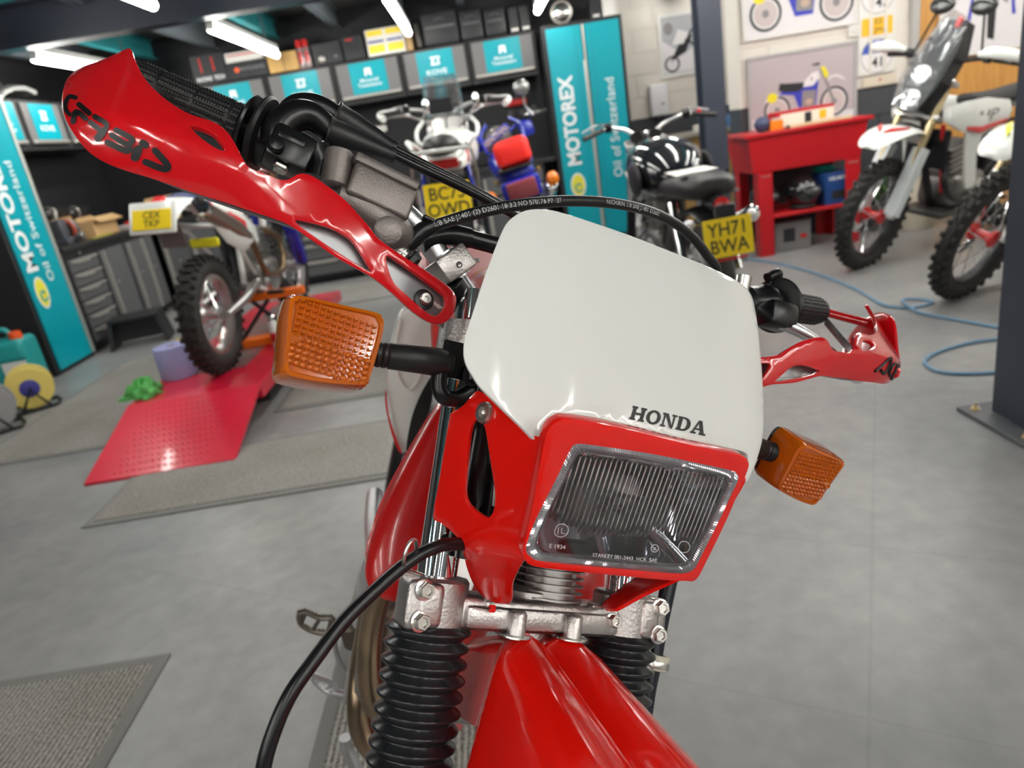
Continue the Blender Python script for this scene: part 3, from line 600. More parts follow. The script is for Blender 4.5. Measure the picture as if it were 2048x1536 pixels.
def bike_print(r, s, ox, oz, flip=1):
    T = lambda L: [(ox+flip*a*s, oz+b*s) for a, b in L]
    for cx, R in ((-0.66, 0.31), (0.70, 0.33)):
        fring(ox+flip*cx*s, oz-0.32*s, R*s, 0.05*s, PK, r); fring(ox+flip*cx*s, oz-0.32*s, (R-0.055)*s, 0.025*s, PW, r); fdisc(ox+flip*cx*s, oz-0.32*s, (R-0.08)*s, (R-0.08)*s, mat('print_pale_mauve', (0.55, 0.47, 0.46), 0.5), r, -0.0060); fdisc(ox+flip*cx*s, oz-0.32*s, 0.07*s, 0.07*s, PGR, r, -0.0066)
    flat(T([(-0.62, 0.02), (-0.25, -0.05), (-0.1, -0.45), (0.25, -0.45), (0.34, 0.25), (0.2, 0.2), (-0.4, 0.15)]), PB, r, y=-0.0066)
    flat(T([(-0.08, -0.36), (0.24, -0.38), (0.27, 0.0), (-0.05, 0.02)]), PGR, r, y=-0.0069); fdisc(ox+flip*0.1*s, oz-0.24*s, 0.09*s, 0.07*s, mat('print_brass', (0.5, 0.36, 0.28), 0.5), r, -0.0071)
    flat(T([(-0.62, 0.10), (-0.58, 0.26), (-0.45, 0.24), (0.0, 0.20), (0.0, 0.10), (-0.15, 0.02), (-0.45, 0.05)]), PK, r, y=-0.0072)
    flat(T([(-0.03, 0.10), (0.0, 0.22), (0.18, 0.38), (0.33, 0.40), (0.36, 0.25), (0.2, 0.1)]), PW, r, y=-0.0074); fdisc(ox+flip*0.17*s, oz+0.25*s, 0.03*s, 0.03*s, PGR, r, -0.0076)
    flat(T([(0.36, 0.45), (0.44, 0.43), (0.72, -0.30), (0.66, -0.33)]), PGR, r, y=-0.0068); flat(T([(0.38, 0.48), (0.48, 0.48), (0.58, 0.28), (0.50, 0.20)]), PYL, r, y=-0.0076)
    flat(T([(0.52, 0.12), (0.62, 0.20), (0.75, 0.22), (0.90, 0.14), (1.0, 0.08), (0.9, 0.19), (0.75, 0.27), (0.6, 0.24)]), PW, r, y=-0.0075); flat(T([(-0.58, 0.0), (-0.86, 0.02), (-0.95, -0.12), (-0.75, -0.10)]), PW, r, y=-0.0066); fdisc(ox-flip*0.77*s, oz-0.03*s, 0.12*s, 0.11*s, PYL, r, -0.0075)
    flat(T([(0.18, 0.56), (0.36, 0.58), (0.36, 0.52), (0.2, 0.53)]), PK, r, y=-0.0074)
PYF = PY-0.012
r = poster(2.175, 3.035, 0.84, 1.435, PYF, PAPER, FRG, 'framed poster of a blue and white motocross bike behind the red parts washer'); flat([(-0.41, -0.28), (0.41, -0.28), (0.41, -0.20), (-0.41, -0.16)], PAPW, r, y=-0.0056); bike_print(r, 0.335, 0.015, -0.01)
r = poster(2.155, 3.035, 1.55, 2.15, PYF, PAPW, FRW, 'framed poster of a motocross bike hung high above the parts washer'); bike_print(r, 0.40, 0.0, 0.0)
r = poster(3.66, 4.52, 1.19, 2.0, PYF-0.03, PAPW, FRW, 'framed rear-view motorcycle poster hung on the wooden door'); flat([(-0.41, 0.0), (0.41, 0.04), (0.41, 0.38), (-0.41, 0.38)], PAPG, r, y=-0.0056)
flat([(-0.055, -0.30), (0.0, -0.32), (0.015, 0.38), (-0.075, 0.38)], PK, r, y=-0.0068)
for s in (-1, 1): flat([(s*0.08-0.03, -0.05), (s*0.12-0.03, -0.08), (s*0.12-0.03, 0.35), (s*0.07-0.03, 0.35)], PGR, r, y=-0.0066); flat([(s*0.16-0.03, -0.16), (s*0.19-0.03, -0.16), (s*0.16-0.03, 0.02), (s*0.14-0.03, 0.02)], PB, r, y=-0.0066)
r = poster(2.04, 2.56, 1.45, 2.06, Y1-0.034, PAPG, FRW, 'framed grey poster of a rider doing a wheelie on the back wall', 0.035)
flat([(-0.22, -0.26), (0.22, -0.26), (0.22, 0.02), (0.0, -0.1), (-0.22, 0.05)], PAPW, r, y=-0.0056); fring(-0.13, -0.18, 0.08, 0.02, PK, r); fring(0.14, 0.05, 0.09, 0.02, PK, r); flat([(-0.15, -0.16), (-0.05, 0.0), (0.1, 0.08), (0.02, -0.08)], PK, r, y=-0.0068); flat([(-0.12, 0.0), (-0.05, 0.14), (0.06, 0.1), (0.0, 0.0)], PW, r, y=-0.0070); fdisc(-0.15, 0.16, 0.05, 0.06, PGR, r, -0.0070); fdisc(0.14, 0.22, 0.045, 0.022, REDP, r, -0.0070)
# number discs in a clear strip frame
r = empty('number_disc_frame', (3.19, PYF, 1.52), 0, 'white panel of competition number plates and discs reading 147 and 41', 'plate frame')
MB().box((0, 0, 0.15), (0.29, 0.012, 1.0)).build('backing', FRW, r, smooth=0)
ORN = mat('print_orange', (0.85, 0.48, 0.02), 0.5)
for z, num in ((0.20, '147'), (-0.22, '41')):
    fring(0, z, 0.125, 0.006, PGR, r, -0.0068); fdisc(0, z, 0.12, 0.12, PW, r, -0.0066)
    flat([(-0.118, z+0.02), (0.118, z+0.02), (0.10, z+0.07), (0.05, z+0.11), (-0.05, z+0.11), (-0.10, z+0.07)], mat('print_mid_blue', (0.05, 0.10, 0.45), 0.5), r, y=-0.0070)
    text('lettering', num, 0.10, PK, Mx(0.01, -0.0074, z-0.05), r, bold=0.02)
    text('lettering', 'SCOTT', 0.035, PW, Mx(0.0, -0.0076, z+0.04), r, bold=0.02)
fdisc(0.0, -0.14, 0.03, 0.016, REDP, r, -0.0076)
MB().box((0, -0.006, -0.01), (0.24, 0.004, 0.125)).build('number_plate', ORN, r, smooth=0)
text('lettering', 'E5', 0.06, PK, Mx(0.01, -0.0085, 0.02), r); text('lettering', 'JPN', 0.055, PK, Mx(0.02, -0.0085, -0.04), r)
for x in (-0.05, 0.065): MB().box((x, -0.012, 0.15), (0.022, 0.006, 1.0)).build('strip', mat('clear_strip', (0.72, 0.68, 0.62), 0.2), r, smooth=0)
r = empty('light_switch', (3.01, PYF, 1.505), 0, 'cream light switch above the blue motocross poster', 'switch'); MB().box((0, 0, 0), (0.085, 0.012, 0.085), bev=0.003).build('plate', FRW, r, smooth=0); MB().box((0, -0.008, 0), (0.02, 0.008, 0.035), bev=0.002).build('rocker', CARD, r, smooth=0)
r = empty('socket_plate', (3.22, PYF, 1.115), 0, 'cream switched socket under the competition discs', 'socket'); MB().box((0, 0, 0), (0.26, 0.014, 0.075), bev=0.003).build('plate', mat('cream_plastic', (0.66, 0.58, 0.46), 0.4), r, smooth=0); MB().box((0.0, -0.009, 0.008), (0.014, 0.006, 0.018)).build('neon', REDP, r, smooth=0)
r = empty('soap_dispenser', (1.985, Y1-0.03, 1.10), 0, 'white soap dispenser on the cream back wall', 'dispenser')
MB().box((0, -0.05, 0.15), (0.19, 0.11, 0.31), bev=0.015, seg=3).build('case', mat('dispenser_white', (0.74, 0.72, 0.74), 0.3), r); MB().box((0.03, -0.107, 0.11), (0.035, 0.004, 0.02), bev=0.001).build('keyhole', PGR, r); MB().box((0, -0.05, -0.03), (0.10, 0.08, 0.06), bev=0.01).build('nozzle', CABK, r)
# workbench in the alcove with goods
r = empty('alcove_bench', (2.62, 7.72, 0), 0, 'wooden-fronted workbench in the alcove behind the steel column', 'workbench')
MB().box((-0.02, 0, 0.87), (1.2, 0.6, 0.04), bev=0.004).build('top', mat('bench_top', (0.32, 0.29, 0.25), 0.5), r, smooth=0); MB().box((-0.25, 0.02, 0.43), (0.60, 0.52, 0.84)).build('cupboard', mat('bench_ply', (0.42, 0.26, 0.09), 0.5), r, smooth=0)
MB().box((-0.24, -0.245, 0.60), (0.56, 0.01, 0.004)).build('drawer_line', CABK, r, smooth=0); MB().cyl((-0.14, -0.24, 0.70), (-0.14, -0.27, 0.70), 0.012).build('knob', SILV, r)
for x in (0.2, 0.55): MB().box((x, 0.2, 0.425), (0.05, 0.05, 0.85)).build('leg', CABG, r, smooth=0)
for x0, w_, h_, m, nm, lbl in ((2.47, 0.10, 0.19, mat('paint_yellow', (0.75, 0.55, 0.04), 0.4), 'yellow_tub', 'yellow tub on the alcove workbench'), (2.58, 0.09, 0.12, mat('tub_blue', (0.05, 0.16, 0.35), 0.4), 'blue_tub', 'small blue tub on the alcove workbench'), (2.70, 0.10, 0.16, CARD, 'white_tub', 'white tub on the alcove workbench'), (2.30, 0.14, 0.07, CARD, 'paper_stack', 'stack of pale papers on the alcove workbench')):
    r = empty(nm, (x0, 7.55, 0.89), 0, lbl, 'tub' if 'tub' in nm else 'papers', 'goods on the alcove bench')
    if 'tub' in nm: MB().lathe([(w_*0.42, 0), (w_*0.5, h_*0.1), (w_*0.5, h_*0.9), (w_*0.44, h_)], (0, 0, 0), (0, 0, 1), 18).build('tub', m, r); MB().lathe([(w_*0.52, h_*0.88), (w_*0.52, h_), (w_*0.2, h_*1.02)], (0, 0, 0), (0, 0, 1), 18).build('lid', m, r)
    else:
        MB().box((0, 0, 0.03), (w_, 0.2, 0.06), bev=0.002).build('sheets', m, r, smooth=0); MB().box((0.01, 0, 0.062), (w_, 0.18, 0.004)).build('top_sheet', CARD, r, smooth=0)
r = empty('oil_heater', (2.06, 6.50, 0), 0, 'white finned heater standing behind the partition end', 'heater')
for i in range(5): MB().box((0.05*i-0.1, 0, 0.32), (0.035, 0.14, 0.56), bev=0.012, seg=2).build('fin', mat('heater_white', (0.66, 0.68, 0.68), 0.4), r)
MB().box((-0.14, 0, 0.36), (0.04, 0.15, 0.5), bev=0.006).build('control_box', CABG, r); MB().box((0, 0, 0.02), (0.26, 0.2, 0.04), bev=0.01).build('feet', CABK, r)
# ------------------------------------------------------------------ red parts washer
WRED = mat('washer_red', (0.50, 0.010, 0.016), 0.35)
r = empty('parts_washer', (2.40, 5.60, 0), 0, 'red steel parts washer on legs with a lower shelf', 'parts washer')
def frus(a, b, z0, z1): return [[(-a[0], -a[1], z0), (a[0], -a[1], z0), (a[0], a[1], z0), (-a[0], a[1], z0)], [(-b[0], -b[1], z1), (b[0], -b[1], z1), (b[0], b[1], z1), (-b[0], b[1], z1)]]
MB().loft(frus((0.40, 0.21), (0.44, 0.245), 0.62, 0.875)).build('basin', WRED, r, smooth=0)
MB().box((0, 0, 0.888), (0.95, 0.53, 0.028), bev=0.006).build('lid', WRED, r, smooth=0)
for sx in (-1, 1):
    for sy in (-1, 1):
        l = MB()
        l.box((sx*0.375, sy*0.20, 0.31), (0.012, 0.10, 0.62)); l.box((sx*0.325, sy*0.245, 0.31), (0.10, 0.012, 0.62)); lg = l.build('leg', WRED, r, smooth=0)
        for k in range(3): MB().cyl((sx*0.325+(k-1)*0.025, sy*0.252, 0.595), (sx*0.325+(k-1)*0.025, sy*0.252+sy*0.008, 0.595), 0.006, seg=8).build('rivet', SILV, lg)
MB().box((0, 0, 0.29), (0.78, 0.50, 0.025), bev=0.004).build('shelf', WRED, r, smooth=0)
HK = mat('helmet_black_gloss', (0.012, 0.012, 0.014), 0.12, coat=0.8)
for i, (x, y, sc_, lbl) in enumerate(((2.135, 5.56, 0.92, 'gloss black helmet behind the front leg of the parts washer'), (2.40, 5.47, 1.0, 'gloss black helmet in the middle of the parts washer shelf'))):
    r = empty('helmet', (x, y, 0.303), 0.3*i, lbl, 'helmet', 'black helmets in the parts washer')
    MB().ball((0, 0, 0.12*sc_), (0.115*sc_, 0.135*sc_, 0.12*sc_), seg=26, rings=16).build('shell', HK, r); MB().ball((0.01, -0.045, 0.125*sc_), (0.10*sc_, 0.10*sc_, 0.055*sc_)).build('visor', mat('visor_smoke', (0.06, 0.06, 0.065), 0.08, coat=0.5), r); MB().ring((0, 0, 0.02), (0, 0, 1), 0.085*sc_, 0.012, 24, 8).build('neck_roll', RUBB if 'RUBB' in globals() else CABK, r)
r = empty('blue_carton', (2.63, 5.50, 0.303), 0, 'blue printed carton on the parts washer shelf', 'box')
MB().box((0, 0, 0.115), (0.19, 0.22, 0.23), bev=0.003).build('carton', mat('carton_blue', (0.015, 0.06, 0.22), 0.4), r, smooth=0); text('lettering', 'HELMET', 0.035, WPRT, Mx(0, -0.112, 0.19), r, bold=0.02); MB().box((0.02, -0.111, 0.07), (0.12, 0.002, 0.06)).build('picture', DKB, r, smooth=0)
r = empty('teal_hose_coil', (2.64, 5.62, 0.533), 0, 'teal hose coil hung at the end of the parts washer', 'hose'); MB().ring((0, 0, 0.012), (0, 0, 1), 0.07, 0.012, 28, 8).build('coil', mat('hose_teal', (0.02, 0.35, 0.30), 0.4), r); MB().ring((0, 0, 0.032), (0, 0, 1), 0.064, 0.010, 28, 8).build('coil', mat('hose_teal', (0.02, 0.35, 0.30), 0.4), r)
r = empty('grey_crate', (2.30, 5.55, 0), 0, 'grey printed carton on the floor under the parts washer', 'box'); MB().box((0, 0, 0.11), (0.28, 0.26, 0.22), bev=0.004).build('carton', mat('carton_grey', (0.20, 0.19, 0.19), 0.5), r, smooth=0); MB().box((-0.03, -0.131, 0.12), (0.09, 0.002, 0.1)).build('picture', DKB, r, smooth=0); MB().box((0.08, -0.131, 0.1), (0.05, 0.002, 0.03)).build('stripe', REDP, r, smooth=0)
r = empty('filter_box', (2.41, 5.50, 0.903), 0.03, 'red and white parts box lying on the parts washer', 'box')
MB().box((0, 0, 0.06), (0.44, 0.14, 0.12), bev=0.004).build('carton', WRED, r, smooth=0); MB().box((0.015, -0.072, 0.055), (0.40, 0.003, 0.09)).build('front_print', mat('cream_card', (0.80, 0.72, 0.60), 0.6), r, smooth=0); MB().box((0.02, -0.075, 0.055), (0.05, 0.003, 0.07)).build('bar_code', DKB, r, smooth=0); MB().box((0.13, -0.075, 0.06), (0.05, 0.003, 0.06)).build('badge', ORN, r, smooth=0)
r = empty('wooden_stick', (2.50, 5.38, 0.903), 0.0, 'pale wooden stick lying on the parts washer', 'stick'); MB().box((0, 0, 0.01), (0.46, 0.03, 0.02), bev=0.003).build('stick', mat('pale_wood', (0.66, 0.52, 0.30), 0.6), r, smooth=0); MB().box((-0.235, 0, 0.01), (0.012, 0.031, 0.021)).build('tip', DKB, r, smooth=0)
r = empty('blue_ball', (2.09, 5.42, 0.903), 0, 'round dark blue tub next to the orange tin on the parts washer', 'tub'); MB().ball((0, 0, 0.055), (0.058, 0.05, 0.055)).build('body', mat('tub_navy', (0.05, 0.06, 0.13), 0.4), r); MB().ring((0, 0, 0.012), (0, 0, 1), 0.03, 0.01, 16, 6).build('foot', DKB, r)
r = empty('orange_tin', (2.18, 5.40, 0.903), 0, 'small orange tin on the parts washer', 'tin'); MB().box((0, 0, 0.035), (0.09, 0.06, 0.07), bev=0.004).build('tin', mat('tin_orange', (0.85, 0.22, 0.01), 0.4), r, smooth=0); MB().box((0, 0, 0.075), (0.06, 0.04, 0.02), bev=0.003).build('cap', SILV, r, smooth=0)
# ================================================================== other motorcycles (x right, y forward, z up, origin at the rear tyre's contact)
RUBB = mat('tyre_rubber', (0.020, 0.019, 0.018), 0.7, bump=(80, 0.3), vary=(20, 0.4, (0.05, 0.045, 0.04)))
MAL = mat('bike_alloy', (0.55, 0.54, 0.53), 0.3, 0.95); MCH = mat('bike_chrome', (0.80, 0.80, 0.80), 0.08, 1.0); MGO = mat('gold_fork', (0.50, 0.40, 0.24), 0.25, 0.9)
MDK = mat('bike_black_metal', (0.018, 0.018, 0.02), 0.35, 0.4); MSE = mat('seat_black_vinyl', (0.020, 0.019, 0.019), 0.45); MPL = mat('bike_white_plastic', (0.72, 0.73, 0.70), 0.25, coat=0.3)
MRE = mat('bike_red_plastic', (0.60, 0.015, 0.02), 0.25, coat=0.3); MBL = mat('bike_blue_plastic', (0.02, 0.035, 0.42), 0.25, coat=0.4); MEN = mat('bike_engine_grey', (0.22, 0.21, 0.20), 0.4, 0.8)
MOR = mat('orange_lens', (0.85, 0.22, 0.01), 0.2, coat=0.5); MRL = mat('red_lens', (0.45, 0.01, 0.01), 0.2, coat=0.6); PLY_ = mat('plate_yellow', (0.92, 0.66, 0.004), 0.45); CLR = mat('clear_screen', (0.80, 0.84, 0.86), 0.03, trans=0.92, ior=1.3, alpha=0.45); MYE = mat('bright_yellow', (0.80, 0.72, 0.02), 0.4)
def root(name, loc, heading, lean, label, group='parked motorcycles'):
    """heading in radians clockwise from +Y, lean in radians to the right"""
    return empty(name, M=Matrix.Translation(loc) @ Matrix.Rotation(-heading, 4, 'Z') @ Matrix.Rotation(lean, 4, 'Y'), label=label, cat='motorcycle', group=group)
def wheel(r, name, c, R, wd, knob=True, rim=MAL, turn=0.0, spk=28, hubc=MAL, disc=0.0):
    M = Matrix.Translation(c) @ Matrix.Rotation(turn, 4, 'Z'); X = Vector((1, 0, 0)); O = Vector((0, 0, 0))
    t = wd/2
    ty = MB().ring(O, X, R-t*0.95, t*0.92, 52, 12, 1.0).build(name, RUBB, r, M)
    if knob:
        k = MB(); n = 34
        for i in range(n):
            a = 2*math.pi*i/n
            for u, da, h in ((-0.72, 0, 0.75), (-0.26, 0.09, 1.0), (0.26, 0.09, 1.0), (0.72, 0, 0.75)):
                d = Vector((0, math.cos(a+da), math.sin(a+da))); rr = R-t*0.95+t*0.92*math.sqrt(max(0, 1-(u*0.95)**2))
                k.box(O+d*(rr+0.002)+X*(u*t*0.92), (t*0.36, 0.026, 0.024), M=Matrix.Rotation(a+da, 3, 'X'))
        ko = k.build('tread_knobs', RUBB, ty, smooth=0); ko['kind'] = 'stuff'
    rr = R-t*1.75
    MB().lathe([(rr-0.012, -t*0.55), (rr+0.012, -t*0.6), (rr, -t*0.3), (rr-0.004, 0), (rr, t*0.3), (rr+0.012, t*0.6), (rr-0.012, t*0.55), (rr-0.02, 0), (rr-0.012, -t*0.55)], O, X, 48, caps=False).build('rim', rim, ty)
    MB().lathe([(0.018, -0.07), (0.045, -0.06), (0.045, -0.045), (0.026, -0.03), (0.026, 0.03), (0.045, 0.045), (0.045, 0.06), (0.018, 0.07)], O, X, 20).build('hub', hubc, ty)
    s = MB()
    for i in range(spk):
        a = 2*math.pi*i/spk; sg = 1 if i % 2 else -1; b = a+(0.6 if (i//2) % 2 else -0.6)
        s.cyl(O+X*sg*0.048+Vector((0, math.cos(b), math.sin(b)))*0.042, Vector((0, math.cos(a), math.sin(a)))*(rr-0.01), 0.0022, seg=5)
    so = s.build('spokes', MCH, ty); so['kind'] = 'stuff'
    if disc: MB().lathe([(abs(disc)*0.62, -0.002), (abs(disc), -0.002), (abs(disc), 0.002), (abs(disc)*0.62, 0.002), (abs(disc)*0.62, -0.002)], O+X*math.copysign(0.075, disc), O+X*math.copysign(0.075, disc)+X, 32, caps=False).build('brake_disc', MCH, ty)
    return ty
def B(r, mb, name, m, part=None, **k): return mb.build(name, m, part or r, **k)
def steer(axle, turn, rake, L):
    """matrix of the fork frame: origin on the axle, z up the fork"""
    return Matrix.Translation(axle) @ Matrix.Rotation(rake, 4, 'X') @ Matrix.Rotation(turn, 4, 'Z')
def fork(r, axle, turn, rake, L, w, tube, guard, R, wd, knob=True, rim=MAL, spk=28, hubc=MAL, disc=0.0, up=MDK):
    M = steer(axle, turn, rake, L)
    ty = wheel(r, 'front_tyre', (0, 0, 0), R, wd, knob, rim, 0, spk, hubc, disc); ty.matrix_basis = M
    for s in (-1, 1):
        lg = MB().cyl((s*w, 0.0, 0.02), (s*w, 0.03, L), 0.024, seg=14).build('fork_leg', tube, r, M)
        MB().lathe([(0.028, 0), (0.034, 0.05), (0.030, 0.30), (0.026, 0.34)], (s*w, 0.0, 0.0), (s*w, 0.015, 1), 14).build('slider', up, lg)
        if guard: MB().loft([[(s*w-0.035, 0.035, z), (s*w+0.035, 0.035, z), (s*w+0.045, -0.02, z), (s*w+0.03, -0.03, z), (s*w-0.03, -0.03, z), (s*w-0.045, -0.02, z)] for z in (0.02, 0.06, 0.36, 0.44)]).build('fork_guard', guard, lg)
    cl = MB()
    for z in (L-0.22, L-0.01): cl.box((0, 0.0, z), (2*w+0.07, 0.09, 0.03), bev=0.008)
    cl.build('fork_clamps', MAL, r, M)
    return M
def plate(r, M, rows, part=None, w=0.229, h=0.178, sc=1.0):
    p = MB().box((0, 0, 0), (w, 0.004, h), bev=0.008).build('number_plate', PLY_, part or r, M, smooth=0)
    for i, s in enumerate(rows): text('lettering', s, 0.088*sc, mat('plate_black', (0.01, 0.01, 0.01), 0.5), Mx(0, -0.0035, (0.036-0.078*i)*sc), p, bold=0.008, sx=0.92)
    return p
def bars(r, M, z, w, rise, m=MDK, grips=True, pull=0.06):
    p = [(-w, -pull, z+rise), (-w*0.62, -0.02, z+rise), (-w*0.35, 0.02, z+rise*0.55), (-w*0.15, 0.03, z), (0, 0.03, z), (w*0.15, 0.03, z), (w*0.35, 0.02, z+rise*0.55), (w*0.62, -0.02, z+rise), (w, -pull, z+rise)]
    h = MB().tube(p, 0.012, 10).build('handlebar', m, r, M)
    for s in (-1, 1):
        MB().cyl((s*w*0.68, -0.028, z+rise), (s*w*1.01, -pull, z+rise), 0.017, seg=12).build('grip', MSE, h); MB().box((s*w*0.60, -0.015, z+rise), (0.05, 0.05, 0.05), bev=0.012, seg=2).build('switchgear', MDK, h)
        MB().tube([(s*w*0.6, 0.03, z+rise), (s*w*0.75, 0.06, z+rise-0.01), (s*w*0.98, 0.02, z+rise-0.02)], 0.006, 8).build('lever', MAL, h)
    return h
def arch(secs): return MB().loft(secs)
def shell(r, name, m, secs, part=None, sub=1): return MB().loft(secs).build(name, m, part or r, sub=sub, smooth=70)
def oval(y, z, w, h, n=14, p=0.75, x=0.0):
    return [(x+w*math.copysign(abs(math.cos(2*math.pi*k/n))**p, math.cos(2*math.pi*k/n)), y, z+h*math.copysign(abs(math.sin(2*math.pi*k/n))**p, math.sin(2*math.pi*k/n))) for k in range(n)]
def fender(r, name, m, pts, w, th=0.02, part=None):
    """pts: (y, z, halfwidth factor) along the fender"""
    return shell(r, name, m, [[(-w*k, y, z-0.028), (-w*k*0.75, y, z), (0, y, z+0.012), (w*k*0.75, y, z), (w*k, y, z-0.028), (w*k*0.7, y, z-th*0.6), (0, y, z+0.012-th), (-w*k*0.7, y, z-th*0.6)] for y, z, k in pts], part)
def chassis(r, RR, wd, base, knob=True, rim=MAL, spk=28, frame=MDK, hubc=MAL, engc=MEN, seat_y=0.45, disc=0.11):
    wheel(r, 'rear_tyre', (0, 0, RR), RR, wd, knob, rim, 0, spk, hubc, disc)
    sw = MB()
    for s in (-1, 1): sw.tube([(s*0.10, -0.03, RR), (s*0.105, 0.25, RR+0.03), (s*0.09, 0.52, RR+0.07)], [0.020, 0.028, 0.030], 10)
    sw.tube([(-0.10, 0.42, RR+0.06), (0.10, 0.42, RR+0.06)], 0.03, 10, 0); sw.build('swingarm', MAL, r)
    f = MB(); hy, hz = base-0.32, 0.92
    f.tube([(0, hy, hz), (0, hy-0.12, 0.55), (0, hy-0.25, 0.28)], 0.024, 10); f.tube([(0, hy, hz), (0, hy-0.35, 0.85), (0, 0.56, 0.68), (0, 0.52, 0.36)], 0.024, 10)
    for s in (-1, 1):
        f.tube([(0, hy-0.25, 0.28), (s*0.10, 0.75, 0.27), (s*0.11, 0.52, 0.36)], 0.016, 8); f.tube([(s*0.02, 0.60, 0.75), (s*0.10, 0.2, 0.80), (s*0.10, -0.12, 0.86)], 0.013, 8); f.tube([(s*0.08, 0.54, 0.45), (s*0.11, 0.2, 0.75), (s*0.10, -0.05, 0.85)], 0.012, 8)
    f.build('frame', frame, r)
    e = MB().box((0, 0.72, 0.40), (0.26, 0.34, 0.22), bev=0.05, seg=3).build('engine', engc, r)
    MB().box((0, 0.80, 0.60), (0.17, 0.20, 0.22), M=Matrix.Rotation(-0.15, 3, 'X'), bev=0.02, seg=2).build('cylinder', engc, e)
    for s in (-1, 1): MB().lathe([(0.09, 0), (0.085, 0.03), (0.05, 0.04)], (s*0.12, 0.66, 0.38), (s*1, 0.66, 0.38), 24).build('side_cover', MAL, e); MB().box((s*0.20, 0.50, 0.33), (0.10, 0.045, 0.02), bev=0.004).build('footpeg', MDK, r)
    for i in range(5): MB().box((0, 0.80+0.01*i, 0.55+0.035*i), (0.19, 0.22, 0.006), M=Matrix.Rotation(-0.15, 3, 'X')).build('fin', MAL, e, smooth=0)
    MB().cyl((0, 0.40, 0.42), (0, 0.45, 0.78), 0.035, seg=14).build('rear_shock', MDK, r)
    return e
# ---- dirt bike on the red lift
def lift(loc, label):
    L = empty('motorcycle_lift', loc, 0, label, 'lift')
    LR = mat('lift_red', (0.70, 0.012, 0.045), 0.28, coat=0.3, vary=(4, 0.3, (0.5, 0.01, 0.03)))
    MB().box((0, 1.28, 0.165), (0.70, 2.36, 0.03), bev=0.004).build('deck', LR, L, smooth=0)
    MB().loft([[(-0.35, 0.10, 0.18), (0.35, 0.10, 0.18), (0.35, 0.10, 0.16), (-0.35, 0.10, 0.16)], [(-0.35, -0.46, 0.012), (0.35, -0.46, 0.012), (0.35, -0.46, 0.001), (-0.35, -0.46, 0.001)]]).build('ramp', LR, L, smooth=0)
    d = MB()
    for i in range(15):
        for j in range(12):
            y = -0.42+0.50*j/11; z = 0.0135+(y+0.46)/0.56*0.168; x = -0.22+0.44*(i+0.5*(j % 2))/15
            d.lathe([(0.008, 0), (0.006, 0.002), (0.001, 0.003)], (x, y, z), (x, y-0.29, z+1), 8)
    o = d.build('tread_studs', LR, L); o['kind'] = 'stuff'
    MB().box((0, 1.45, 0.1815), (0.30, 1.9, 0.003)).build('rubber_track', mat('worn_track', (0.11, 0.095, 0.085), 0.7, vary=(7, 0.8, (0.30, 0.05, 0.05))), L, smooth=0)
    for s in (-1, 1): MB().box((s*0.335, 1.28, 0.13), (0.03, 2.36, 0.05)).build('side_rail', LR, L, smooth=0)
    MB().box((0, 1.35, 0.04), (0.60, 2.0, 0.06), bev=0.01).build('base_frame', mat('lift_black', (0.015, 0.015, 0.016), 0.5), L, smooth=0)
    for s in (-1, 1):
        for y in (0.5, 2.0): MB().cyl((s*0.26, y, 0.065), (s*0.26, y+0.25, 0.15), 0.018, seg=8).build('scissor_arm', MDK, L)
    return L
lift((-1.665, 3.46, 0), 'red motorcycle lift with a studded loading ramp')
LZ = 0.182
a = root('motocross_bike', (-1.635, 3.96, LZ), 0.06, 0.075, 'white and red dirt motorcycle standing on the red lift')
chassis(a, 0.325, 0.125, 1.45, rim=MAL, frame=MPL, disc=-0.11)
MA = fork(a, (0, 1.45, 0.345), 0.0, 0.45, 0.80, 0.10, MGO, MBL, 0.345, 0.09, disc=-0.12)
bars(a, MA, 0.86, 0.39, 0.06)
fender(a, 'rear_fender', MPL, [(0.30, 0.87, 1.0), (0.10, 0.94, 1.05), (-0.12, 0.98, 1.1), (-0.28, 0.96, 1.1), (-0.37, 0.91, 1.05), (-0.40, 0.87, 0.95)], 0.115)
MB().box((0.01, -0.40, 0.905), (0.23, 0.02, 0.16), M=Matrix.Rotation(-0.45, 3, 'X'), bev=0.01, seg=2).build('tail_panel', MPL, a)
plate(a, Mx(0.01, -0.417, 0.900, 0, 0, -0.45), ['CEX', 'TKP'], w=0.19, h=0.10, sc=0.55)
MB().box((0.0, -0.30, 0.975), (0.055, 0.09, 0.02), M=Matrix.Rotation(0.3, 3, 'X'), bev=0.006).build('tail_light', MRE, a)
MB().box((0.0, -0.24, 0.80), (0.13, 0.008, 0.13), M=Matrix.Rotation(0.25, 3, 'X'), bev=0.003).build('mud_flap', mat('flap_grey', (0.12, 0.10, 0.10), 0.6), a)
MB().box((0.06, -0.02, 0.725), (0.16, 0.02, 0.05), bev=0.008).build('yellow_strap', MYE, a)
MB().lathe([(0.02, 0), (0.048, 0.012), (0.05, 0.04), (0.046, 0.06), (0.046, 0.42), (0.03, 0.52), (0.022, 0.6)], (0.155, -0.20, 0.93), (0.165, 0.35, 0.70), 20).build('silencer', mat('silencer_brown', (0.30, 0.24, 0.20), 0.3, 0.8), a)
MB().lathe([(0.018, -0.004), (0.050, 0.0), (0.050, 0.05), (0.046, 0.055)], (0.155, -0.20, 0.93), (0.165, 0.35, 0.70), 20).build('silencer_tip', MCH, a)
sp = shell(a, 'side_panel', MPL, [[(0.13, y, z+h), (0.17, y, z+h*0.5), (0.175, y, z-h*0.6), (0.13, y, z-h)] for y, z, h in ((-0.05, 0.88, 0.05), (0.10, 0.82, 0.12), (0.30, 0.76, 0.14), (0.46, 0.70, 0.08))], sub=0)
